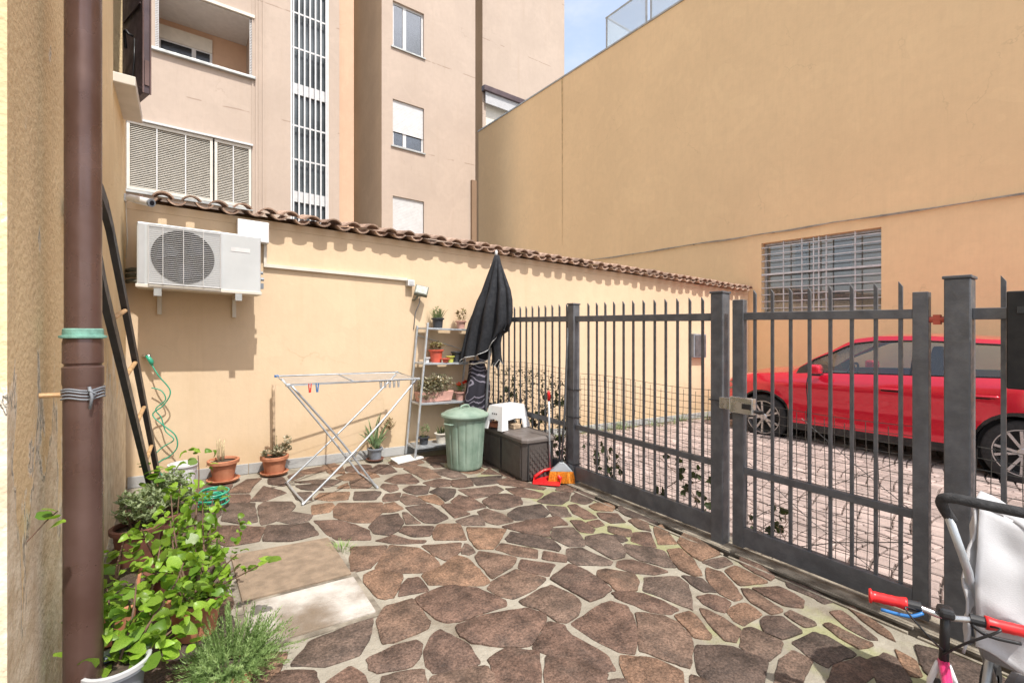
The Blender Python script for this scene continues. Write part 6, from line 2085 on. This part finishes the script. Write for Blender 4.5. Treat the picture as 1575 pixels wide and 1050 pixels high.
for s in (1, -1):
    MB().span((-0.98, 0.86 * s if s > 0 else -0.895, 0.235), (0.98, 0.895 if s > 0 else -0.86, 0.285)).build("sill_trim", M['cargloss'], car, bevel=0.01)
    # seats
    st_ = MB().span((-0.45, 0.38 * s - 0.24, 0.702), (0.12, 0.38 * s + 0.24, 0.86)).build("front_seat", M['dark'], car, bevel=0.03)
    MB().box((-0.48, 0.38 * s, 1.10), (0.14, 0.46, 0.56), ry=R(-14)).build("backrest", M['dark'], st_, bevel=0.04)
    MB().box((-0.58, 0.38 * s, 1.42), (0.10, 0.26, 0.15), ry=R(-14)).build("head_rest", M['dark'], st_, bevel=0.03)
    MB().bar((0.60, (0.90 if s > 0 else -0.90), 1.075), (0.60, (1.0 if s > 0 else -1.0), 1.10), 0.05, 0.03).build("mirror_arm", M['cargloss'], car)
    mr = MB().box((0.60, 1.045 * s, 1.155), (0.15, 0.20, 0.145), rz=R(10 * s)).build("door_mirror", M['carpaint'], car, bevel=0.045, seg=3)
    MB().box((0.58, 1.04 * s, 1.085), (0.12, 0.18, 0.03), rz=R(10 * s)).build("mirror_base", M['cargloss'], mr, bevel=0.01)
    for hx in (-0.22, -1.10):
        hz = 0.945
        y0 = side_y(hx, hz)
        MB().box((hx, (y0 - 0.001) * s, hz - 0.012), (0.19, 0.010, 0.045)).build("handle_shade_block", M['cargloss'], car, bevel=0.004)  # raised block; shade of the handle cup put into its black colour
        hd = MB().tube(smooth_path([(hx - 0.12, (y0 - 0.004) * s, hz), (hx - 0.09, (y0 + 0.020) * s, hz + 0.002), (hx + 0.06, (y0 + 0.022) * s, hz), (hx + 0.11, (y0 - 0.002) * s, hz - 0.004)], 3), 0.013, 8).build("door_handle", M['carpaint'], car, smooth=True)
    hl = MB()
    b2 = []
    for x, z0, z1 in ((1.80, 0.80, 0.86), (1.95, 0.76, 0.88), (2.10, 0.72, 0.85), (2.20, 0.70, 0.79)):
        for z in (z0, z1):
            hl.v.append((x + 0.004, (side_y(x, z) + 0.006) * s, z))
    for j in range(3):
        hl.f.append((2 * j, 2 * j + 2, 2 * j + 3, 2 * j + 1))
        hl.m.append(0)
    hl.build("headlight", M['lampglass'], car, smooth=True)
MB().span((-1.30, -0.66, 0.702), (-0.85, 0.66, 0.86)).build("rear_seat", M['dark'], car, bevel=0.03)
MB().box((-1.38, 0, 1.08), (0.13, 1.28, 0.50), ry=R(-12)).build("rear_backrest", M['dark'], car, bevel=0.03)
MB().span((0.55, -0.75, 0.702), (1.05, 0.75, 1.04)).build("dashboard", M['dark'], car, bevel=0.04)
sw = MB().tube([(0.40 - 0.06 * math.sin(a * 0.2618), 0.38 + 0.185 * math.cos(a * 0.2618), 1.06 + 0.175 * math.sin(a * 0.2618)) for a in range(24)], 0.016, 8, closed=True)
sw.tube([(0.42, 0.38, 1.05), (0.60, 0.38, 0.98)], 0.03, 8)
sw.bar((0.40, 0.20, 1.06), (0.40, 0.56, 1.06), 0.05, 0.03)
sw.build("steering_wheel", M['black'], car, smooth=True)
MB().tube([(1.02, 0.62, 1.085), (1.10, 0.30, 1.115), (1.09, -0.10, 1.125)], 0.009, 6).build("wiper", M['black'], car, smooth=True)
MB().tube([(-1.55, 0.0, 1.55), (-1.62, 0.0, 1.60), (-1.72, 0.0, 1.61)], [0.03, 0.02, 0.006], 8).build("aerial", M['cargloss'], car, smooth=True)
for c_ in (AX_F, AX_R):
    for s in (1, -1):
        tyre_p = [(0.235, -0.105), (0.33, -0.112), (0.350, -0.095), (0.356, -0.05), (0.356, 0.05), (0.350, 0.095), (0.33, 0.112), (0.235, 0.105)]
        Mx = Matrix.Translation((c_, 0.80 * s, WZ)) @ Matrix.Rotation(R(-90 * s), 4, 'X')
        ty = MB().lathe(tyre_p, 48, caps=False).moved(Mx).build("wheel", M['tyre'], car, smooth=50)
        MB().lathe([(0.236, -0.10), (0.236, 0.085), (0.246, 0.108), (0.256, 0.108), (0.250, 0.09)], 48, caps=False).moved(Mx).build("rim", M['rim'], ty, smooth=50)
        MB().lathe([(0.235, 0.0), (0.10, 0.0), (0.0, 0.0)], 32, caps=False).moved(Mx).build("brake_disc", M['dark'], ty)
        sp_ = MB()
        for k in range(5):
            for off in (-0.17, 0.17):
                a0, a1 = 2 * math.pi * k / 5 + off * 0.45, 2 * math.pi * k / 5 + off * 1.35
                sp_.bar((0.045 * math.cos(a0), 0.045 * math.sin(a0), 0.088), (0.24 * math.cos(a1), 0.24 * math.sin(a1), 0.098), 0.028, 0.022)
        sp_.lathe([(0.055, 0.07), (0.055, 0.10), (0.045, 0.108), (0.0, 0.108)], 20)
        sp_.moved(Mx).build("spokes", M['rim'], ty)
        # dark wheel well
        MB().lathe([(ARCH_R - 0.004, -0.30), (ARCH_R - 0.004, 0.085)], 36, caps=False).moved(Matrix.Translation((c_, 0.80 * s, WZ)) @ Matrix.Rotation(R(-90 * s), 4, 'X')).build("wheel_arch_liner", M['black'], car, smooth=True)

# ================================================================== LEAFY POTS AT THE FRONT LEFT
G_F = "pots along the ochre house"
leafA = leaf_mesh('round', M['leaf'])
LEAVES = [leafA, leaf_mesh('round', M['leaf'], 0.85, 0.35), leaf_mesh('round', M['leaf'], 1.1, -0.25), leaf_mesh('round', M['leaf'], 0.75, 0.6), leaf_mesh('round', M['leaf'], 0.95, 0.9)]


def shrub(root, seed, stems, nleaf, size, spread, me_=leafA, side=0.07):
    r_ = random.Random(seed)
    spots = []
    for st_ in stems:
        pts = smooth_path(st_, 5)
        MB().tube(pts, [0.0065 * (1 - 0.7 * i / len(pts)) for i in range(len(pts))], 6).build("stem", M['stem'], root, smooth=True)
        for i, p_ in enumerate(pts):
            t_ = i / (len(pts) - 1)
            if t_ > 0.18:
                spots.append((p_, t_))
    for k in range(nleaf):
        p_, t_ = r_.choice(spots)
        a = r_.uniform(0, 6.283)
        off = r_.uniform(0.01, side)
        pos = p_ + Vector((math.cos(a) * off, math.sin(a) * off, r_.uniform(-0.02, 0.045)))
        s = size * r_.uniform(0.45, 1.15) * (1.1 - 0.25 * t_)
        inst("leaf", r_.choice(LEAVES), root, TRS(pos, (r_.gauss(0.1, 0.55), r_.gauss(0, 0.5), a - R(90) + r_.uniform(-0.6, 0.6)), s))


# grey pot with the big leafy shrub
t = thing("leafy_shrub", "large bright green leafy shrub in a grey pot with pale rim beside the downpipe", "potted plant", (-0.185, 2.20, 0.0), group=G_F)
pot(t, 0.068, 0.088, 0.22, M['pot_grey'], z=0.012, rim=0.02)
MB().lathe([(0.091, 0.222), (0.103, 0.226), (0.103, 0.240), (0.093, 0.243), (0.082, 0.232)], 28, (0, 0, 0), caps=False).build("pale_rim", M['ac_side'], t, smooth=35)
shrub(t, 71, [
    [(0.0, 0.0, 0.2), (0.04, 0.08, 0.34), (0.05, 0.14, 0.46)],
    [(0.02, 0.0, 0.2), (0.09, 0.08, 0.30), (0.17, 0.14, 0.40), (0.20, 0.17, 0.47)],
    [(0.0, 0.02, 0.2), (-0.02, 0.10, 0.33), (-0.04, 0.16, 0.44)],
    [(0.03, 0.0, 0.2), (0.13, 0.02, 0.26), (0.21, 0.04, 0.30)],
    [(-0.03, 0.0, 0.2), (-0.06, 0.05, 0.30), (-0.07, 0.08, 0.38)],
    [(0.02, 0.02, 0.2), (0.09, 0.18, 0.36), (0.12, 0.27, 0.52)],
    [(0.03, 0.0, 0.2), (0.10, 0.0, 0.22), (0.17, 0.01, 0.22)]], 215, 0.062, 0.08)
t = thing("leafy_shrub", "bright green leafy shrub spilling over the sandstone slab from a clay pot", "potted plant", (0.065, 2.66, 0.0), group=G_F)
pot(t, 0.08, 0.105, 0.17, M['terracotta'], z=0.012, rim=0.03)
shrub(t, 72, [
    [(0.0, 0.0, 0.15), (0.03, 0.05, 0.33), (0.03, 0.12, 0.47), (0.03, 0.17, 0.60)],
    [(0.02, 0.0, 0.15), (0.09, -0.03, 0.28), (0.16, -0.06, 0.36)],
    [(-0.02, 0.02, 0.15), (-0.08, 0.10, 0.34), (-0.10, 0.18, 0.50)],
    [(0.0, -0.03, 0.15), (0.05, -0.12, 0.21), (0.11, -0.20, 0.24)],
    [(-0.03, 0.0, 0.15), (-0.10, -0.03, 0.30), (-0.14, -0.06, 0.40)],
    [(0.0, 0.0, 0.15), (0.10, 0.10, 0.30), (0.16, 0.17, 0.42)],
    [(0.0, 0.0, 0.15), (0.0, 0.20, 0.42), (0.02, 0.36, 0.62), (0.02, 0.46, 0.74)],
    [(0.0, 0.0, 0.15), (0.05, 0.16, 0.38), (0.08, 0.30, 0.54)],
    [(-0.02, 0.0, 0.15), (-0.08, 0.18, 0.40), (-0.10, 0.34, 0.58)],
    [(0.0, -0.03, 0.15), (-0.04, -0.14, 0.24), (-0.05, -0.20, 0.30)],
    [(0.02, 0.02, 0.15), (0.11, 0.04, 0.22), (0.18, 0.05, 0.25)]], 290, 0.056, 0.085)
shoot = t
t = thing("leafy_shrub", "bright green leafy shrub at the foot of the ladder behind the other two", "potted plant", (-0.045, 3.10, 0.0), group=G_F)
pot(t, 0.075, 0.095, 0.16, M['terra_dark'], z=0.012, rim=0.03)
shrub(t, 73, [
    [(0.0, 0.0, 0.14), (0.03, 0.02, 0.30), (0.04, 0.05, 0.46), (0.05, 0.08, 0.58)],
    [(0.02, 0.0, 0.14), (0.09, 0.0, 0.27), (0.15, -0.02, 0.36)],
    [(-0.02, 0.0, 0.14), (-0.08, -0.04, 0.30), (-0.11, -0.08, 0.42)],
    [(0.0, -0.03, 0.14), (0.05, -0.11, 0.24), (0.11, -0.18, 0.30)],
    [(0.0, 0.0, 0.14), (0.10, 0.05, 0.22), (0.19, 0.08, 0.27)]], 150, 0.060, 0.075)
t = shoot
b = MB().tube(smooth_path([(0.06, -0.05, 0.22), (0.16, -0.10, 0.27), (0.275, -0.16, 0.335)], 4), 0.0035, 5)
b.build("long_shoot", M['stem'], t, smooth=True)
for k, (a, s) in enumerate(((0.4, 0.06), (2.3, 0.055), (4.3, 0.06), (5.6, 0.045))):
    inst("leaf", leafA, t, TRS((0.278, -0.163, 0.335), (0.1, 0.15, a), s))

t = thing("potted_shrub", "brown pot on a saucer with a dusty grey-green bush behind the leafy shrubs", "potted plant", (-0.205, 3.62, 0.012), group=G_F)
saucer(t, 0.125, M['terra_dark'])
pot(t, 0.095, 0.122, 0.215, M['terra_dark'], z=0.012, rim=0.03)
b = tufts(MB(), 190, (0.02, 0.03, 0.32), (0.14, 0.15, 0.10), random.Random(8), 0.036, per=6)
b.build("foliage", M['leaf_grey'], t)
b = MB()
r_ = random.Random(81)
for k in range(8):
    b.tube([(0.03 * math.cos(k), 0.03 * math.sin(k), 0.20), (0.08 * math.cos(k), 0.08 * math.sin(k), 0.34)], 0.004, 5)
b.build("stem", M['stem'], t)
t = thing("potted_shrub", "fine-leaved grey-green bush in a low clay pot near the hose coil", "potted plant", (-0.075, 4.02, 0.012), group=G_F)
pot(t, 0.09, 0.115, 0.15, M['terra_dark'], z=0.0, rim=0.025)
b = tufts(MB(), 320, (0.03, 0.0, 0.28), (0.14, 0.15, 0.13), random.Random(18), 0.036, per=6)
b.build("foliage", M['leaf_grey'], t)
lf2 = leaf_mesh('round', M['leaf'])
for k in range(26):
    inst("leaf", lf2, t, TRS((r_.uniform(-0.14, 0.12), r_.uniform(-0.10, 0.14), r_.uniform(0.28, 0.46)), (r_.uniform(-0.4, 0.6), r_.uniform(-0.4, 0.4), r_.uniform(0, 6.28)), r_.uniform(0.05, 0.085)))

t = thing("window_box", "terracotta trough between the downpipe and the brown pot", "planter", (-0.25, 2.93, 0.012), group=G_F)
b = MB()
vs = [(-0.075, -0.20, 0), (0.075, -0.20, 0), (0.075, 0.20, 0), (-0.075, 0.20, 0), (-0.095, -0.23, 0.17), (0.095, -0.23, 0.17), (0.095, 0.23, 0.17), (-0.095, 0.23, 0.17)]
b.add(vs, [(3, 2, 1, 0), (4, 5, 6, 7), (0, 1, 5, 4), (1, 2, 6, 5), (2, 3, 7, 6), (3, 0, 4, 7)]).build("trough", M['terracotta'], t, bevel=0.008)
MB().span((-0.080, -0.215, 0.1705), (0.080, 0.215, 0.176)).build("soil", M['soil'], t)
for k in range(24):
    inst("leaf", leafA, t, TRS((r_.uniform(-0.06, 0.09), r_.uniform(-0.2, 0.2), r_.uniform(0.20, 0.36)), (r_.uniform(-0.4, 0.8), r_.uniform(-0.4, 0.4), r_.uniform(0, 6.28)), r_.uniform(0.04, 0.075)))
b = MB()
for k in range(6):
    y = -0.16 + 0.06 * k
    b.tube([(0, y, 0.17), (0.01, y + 0.02, 0.26), (0.02, y, 0.34)], 0.0035, 5)
b.build("stem", M['stem'], t)

t = thing("feathery_plant", "feathery light green bush sprawling over the white-smeared slab", "potted plant", (0.17, 2.20, 0.010), group=G_F)
pot(t, 0.07, 0.09, 0.09, M['terracotta'], z=0.0, rim=0.02)
b = MB()
r_ = random.Random(52)
for k in range(330):
    a, le = r_.uniform(0, 6.283), r_.uniform(0.1, 1.35)
    L = r_.uniform(0.08, 0.175)
    if math.cos(a - 0.9) > 0.3:
        L *= 1.35
    p0 = Vector((0.07 * math.cos(a), 0.07 * math.sin(a), 0.08))
    d_ = Vector((math.sin(le) * math.cos(a), math.sin(le) * math.sin(a), math.cos(le)))
    for s in range(14):
        q_ = s / 14
        p_ = p0 + d_ * L * q_ + Vector((0, 0, -0.06 * q_ * q_ * math.sin(le)))
        for w_ in range(4):
            e = Vector((r_.gauss(0, 1), r_.gauss(0, 1), r_.gauss(0.5, 1))).normalized()
            sd = e.cross(d_)
            sd = sd.normalized() * 0.0019 if sd.length > 1e-3 else Vector((0.0014, 0, 0))
            ln = 0.020 * (1 - 0.4 * q_) * r_.uniform(0.7, 1.3)
            b.add([p_ - sd, p_ + sd, p_ + e * ln + d_ * 0.01], [(0, 1, 2)])
b.build("foliage", M['leaf_fern'], t)
t = thing("grass_tuft", "small green weed growing at the corner of the sandstone slab", "weed", (0.88, 3.20, 0.004))
blades(MB(), 60, (0, 0, 0), 0.06, 0.07, random.Random(2), 0.003, 0.9).build("blades", M['leaf_fern'], t)

t = thing("leafy_sprig", "single green leafy sprig growing from the house wall left of the downpipe", "sprig", (-0.362, 2.03, 0.80))
MB().tube([(-0.02, 0.0, -0.03), (0.02, 0.01, 0.02), (0.05, 0.01, 0.05)], 0.002, 5).build("stem", M['stem'], t)
for k, (x, z, a, s) in enumerate(((0.02, 0.03, 0.3, 0.045), (0.05, 0.05, 1.8, 0.04), (0.03, 0.0, 4.4, 0.05), (0.045, 0.03, 3.0, 0.04))):
    inst("leaf", leafA, t, TRS((x, 0.0, z), (0.5, 0.2, a), s))

# weeds and moss-like growth beyond the fence, along the foot of the yellow wall
t = thing("weed_strip", "low green weeds along the foot of the yellow wall beyond the fence", "weeds", (6.6, 5.18, 0.0))
b = MB()
r_ = random.Random(66)
for k in range(60):
    blades(b, 9, (r_.uniform(-2.9, 2.6), r_.uniform(-0.10, 0.08), 0), 0.07, r_.uniform(0.08, 0.26), r_, 0.005, 0.7)
b.build("blades", M['leaf_grey'], t, fall=True)["kind"] = "stuff"

# ================================================================== PUSHCHAIR (right edge)
pc = thing("pushchair", "white pushchair with black foam handle at the right edge", "pushchair", (2.35, 0.22, -0.030))
z_ = lambda p: (p[0] - 2.33, p[1] - 0.22, p[2])
hb = smooth_path([z_(p) for p in ((2.16, 0.47, 0.90), (2.11, 0.485, 0.965), (2.10, 0.46, 0.992), (2.13, 0.36, 0.985), (2.20, 0.12, 0.97), (2.23, 0.02, 0.96), (2.27, 0.0, 0.90))], 5)
MB().tube(hb, 0.017, 12).build("foam_handle", M['foam'], pc, smooth=True)
for y0, y1 in ((0.475, 0.44), (-0.01, 0.0)):
    MB().tube([z_(p) for p in ((2.14, y0, 0.92), (2.22, y1, 0.72), (2.40, y1, 0.40), (2.66, y1, 0.10))], 0.013, 10).build("push_tube", M['steel'], pc, smooth=True)
    MB().tube([z_(p) for p in ((2.58, y1 - 0.02, 0.58), (2.40, y1 - 0.02, 0.34), (2.22, y1 - 0.02, 0.10))], 0.012, 10).build("rear_tube", M['steel'], pc, smooth=True)
# fabric: a crumpled white shell leaning back, its side panel and its hood
def cloth(name, f, nu=30, nv=20):
    vs, fs = [], []
    for i in range(nu + 1):
        for j in range(nv + 1):
            vs.append(z_(f(i / nu, j / nv)))
    for i in range(nu):
        for j in range(nv):
            a = i * (nv + 1) + j
            fs.append((a, a + nv + 1, a + nv + 2, a + 1))
    o_ = MB().add(vs, fs).build(name, M['fabric_white'], pc, smooth=True)
    sm = o_.modifiers.new("thick", 'SOLIDIFY')
    sm.thickness = 0.008
    return o_


def crease(s_, t_, k):
    return 0.014 * math.sin(6 * t_ + 5 * s_ + k) * math.sin(3.1 * t_ + k) + 0.008 * math.sin(17 * s_ - 8 * t_ + 2 * k) + 0.003 * math.sin(27 * t_ + 13 * s_)


cloth("back_fabric", lambda s_, t_: (2.36 - 0.20 * t_ ** 0.8 + 0.03 * math.sin(3.1 * s_) + crease(s_, t_, 0.4), 0.44 - 0.46 * s_ - 0.03 * t_, 0.905 - 0.42 * t_ - 0.05 * math.sin(3.14 * s_) + crease(t_, s_, 1.7)))
cloth("hood_fabric", lambda s_, t_: (2.36 + 0.30 * t_ + crease(s_, t_, 2.2), 0.455 - 0.47 * s_, 0.905 + 0.05 * math.sin(3.14 * t_) - 0.10 * t_ ** 2 - 0.05 * math.sin(3.14 * s_) + crease(t_, s_, 0.9)))
cloth("side_fabric", lambda s_, t_: (2.36 + 0.30 * s_ - 0.20 * (1 - s_) * t_ ** 0.8, 0.45 + crease(s_, t_, 3.0), 0.90 + 0.05 * math.sin(3.14 * s_) - 0.10 * s_ ** 2 - (0.44 - 0.10 * s_) * t_))
MB().bar(z_((2.30, 0.10, 0.86)), z_((2.165, 0.08, 0.52)), 0.03, 0.010, up=(1, 0, 0.4)).build("strap", M['black'], pc)
MB().span(z_((2.28, 0.03, 0.40)), z_((2.58, 0.42, 0.46))).build("seat_base", M['fabric_grey'], pc, bevel=0.02)
MB().span(z_((2.26, 0.04, 0.20)), z_((2.62, 0.40, 0.26))).build("basket", M['fabric_grey'], pc, bevel=0.03)
for u in (2.22, 2.66):
    for v in (-0.02, 0.46):
        wl = MB().lathe([(0.045, -0.018), (0.082, -0.02), (0.088, -0.008), (0.088, 0.008), (0.082, 0.02), (0.045, 0.018)], 28, caps=False).moved(Matrix.Translation(Vector(z_((u, v, 0.130)))) @ Matrix.Rotation(R(90), 4, 'X')).build("wheel", M['tyre'], pc, smooth=40)
        MB().lathe([(0.046, -0.012), (0.01, -0.014), (0.01, 0.014), (0.046, 0.012)], 20, caps=False).moved(Matrix.Translation(Vector(z_((u, v, 0.130)))) @ Matrix.Rotation(R(90), 4, 'X')).build("hub", M['steel'], wl)

# ================================================================== CHILD'S BICYCLE (handlebar in the picture)
bk = thing("child_bicycle", "child's pink bicycle with red handlebar grips in front of the gate", "bicycle", (2.14, 0.47, 0.012))
y_ = lambda p: (p[0] - 2.14, p[1] - 0.47, p[2])
GL, GR_ = (2.044, 0.666, 0.545), (2.205, 0.285, 0.545)
mid = (2.13, 0.475, 0.53)
lp = lambda a, c_, t_: tuple(a[k] + (c_[k] - a[k]) * t_ for k in range(3))
MB().tube(smooth_path([y_(p) for p in (lp(GL, GR_, 0.02), lp(GL, GR_, 0.30), mid, lp(GL, GR_, 0.70), lp(GL, GR_, 0.98))], 4), 0.010, 10).build("handlebar", M['chrome'], bk, smooth=True)
for a, c_ in ((0.0, 0.26), (1.0, 0.74)):
    A, C = Vector(y_(lp(GL, GR_, a))), Vector(y_(lp(GL, GR_, c_)))
    d_ = (C - A)
    prof = [0.024, 0.0255, 0.018, 0.0185, 0.0173, 0.0185, 0.0173, 0.0185, 0.0173, 0.0185, 0.0215, 0.0215]
    tt = [0, 0.06, 0.10, 0.2, 0.3, 0.4, 0.5, 0.6, 0.7, 0.8, 0.93, 1.0]
    MB().tube([A + d_ * k for k in tt], prof, 14).build("grip", M['red_plastic'], bk, smooth=True)
    e = Vector(y_(lp(GL, GR_, c_ + (0.09 if a == 0 else -0.09))))
    MB().tube([C, e], 0.017, 12).build("brake_clamp", M['black'], bk, smooth=30)
    MB().tube(smooth_path([e + Vector((-0.012, -0.008, -0.012)), C + Vector((-0.03, -0.012, -0.026)), A + d_ * 0.3 + Vector((-0.030, -0.012, -0.026))], 4), 0.006, 8).build("brake_lever", M['blue_plastic'] if a == 0 else M['black'], bk, smooth=True)
MB().tube([y_((2.13, 0.475, 0.535)), y_((2.135, 0.478, 0.47)), y_((2.15, 0.485, 0.34))], 0.014, 10).build("stem", M['black'], bk, smooth=True)
MB().box(y_((2.128, 0.474, 0.548)), (0.045, 0.055, 0.035), rz=R(-67)).build("bar_pad", M['black'], bk, bevel=0.012)
MB().tube(smooth_path([y_(p) for p in ((2.10, 0.53, 0.53), (2.04, 0.56, 0.55), (2.05, 0.50, 0.48), (2.12, 0.48, 0.42))], 5), 0.003, 6).build("brake_cable", M['black'], bk, smooth=True)
MB().tube(smooth_path([y_(p) for p in ((2.17, 0.39, 0.53), (2.11, 0.34, 0.56), (2.10, 0.42, 0.48), (2.13, 0.48, 0.40))], 5), 0.004, 6).build("brake_cable", M['black'], bk, smooth=True)
fwd = Vector((0.92, 0.39, 0)).normalized()          # the front wheel points at the gate
sdv = Vector((-fwd.y, fwd.x, 0))
hub = Vector(y_((2.13, 0.475, 0))) + fwd * 0.07 + Vector((0, 0, 0.13))


def ring_wheel(c_, rad, name):
    pts = [c_ + (fwd * math.cos(k * math.pi / 16) + Vector((0, 0, 1)) * math.sin(k * math.pi / 16)) * (rad - 0.016) for k in range(32)]
    w_ = MB().tube(pts, 0.016, 8, closed=True).build(name, M['tyre'], bk, smooth=True)
    b_ = MB()
    for k in range(12):
        b_.tube([c_, pts[int(k * 32 / 12)]], 0.0016, 4)
    b_.tube([c_ - sdv * 0.03, c_ + sdv * 0.03], 0.014, 8)
    b_.build("spokes", M['chrome'], w_)


ring_wheel(hub, 0.13, "front_wheel")
hub2 = hub - fwd * 0.52
ring_wheel(hub2, 0.13, "rear_wheel")
hd_ = Vector(y_((2.15, 0.485, 0.36)))
for s in (-1, 1):
    MB().tube([hd_ + sdv * 0.012 * s, hd_ + sdv * 0.035 * s - Vector((0, 0, 0.07)), hub + sdv * 0.035 * s], 0.009, 8).build("fork_blade", M['white_plastic'], bk, smooth=True)
bb = hub2 + fwd * 0.20 + Vector((0, 0, 0.0))
sp0 = hub2 + fwd * 0.13 + Vector((0, 0, 0.20))
b = MB().tube([hd_ + Vector((0, 0, 0.01)), hd_ - fwd * 0.15 - Vector((0, 0, 0.12)), bb], 0.016, 10).tube([bb, sp0], 0.013, 10).tube([bb + sdv * 0.02, hub2 + sdv * 0.03], 0.008, 8).tube([sp0, hub2 + sdv * 0.03], 0.008, 8)
b.build("frame", M['bike_pink'], bk, smooth=True)
MB().tube([sp0 - Vector((0, 0, 0.01)), sp0 + Vector((0, 0, 0.06))], 0.010, 8).build("seat_post", M['chrome'], bk, smooth=True)
sa = MB().prism([(-0.10, -0.055), (-0.06, -0.07), (0.0, -0.035), (0.09, -0.014), (0.105, 0.0), (0.09, 0.014), (0.0, 0.035), (-0.06, 0.07), (-0.10, 0.055)], 0, 0.035)
sa.moved(Matrix.Translation(sp0 + Vector((0, 0, 0.06))) @ Matrix.Rotation(math.atan2(fwd.y, fwd.x), 4, 'Z')).build("saddle", M['black'], bk, bevel=0.01)
MB().lathe([(0.045, -0.006), (0.045, 0.006)], 20).moved(Matrix.Translation(bb) @ Matrix.Rotation(math.atan2(fwd.y, fwd.x), 4, 'Z') @ Matrix.Rotation(R(90), 4, 'X')).tube([bb - sdv * 0.05, bb + sdv * 0.05], 0.009, 8).build("crank", M['chrome'], bk)
for s in (-1, 1):
    e = bb + sdv * 0.055 * s + (fwd * 0.06 + Vector((0, 0, -0.04))) * s
    MB().tube([bb + sdv * 0.05 * s, e], 0.007, 6).box(e + sdv * 0.03 * s, (0.05, 0.05, 0.015)).build("pedal", M['black'], bk)
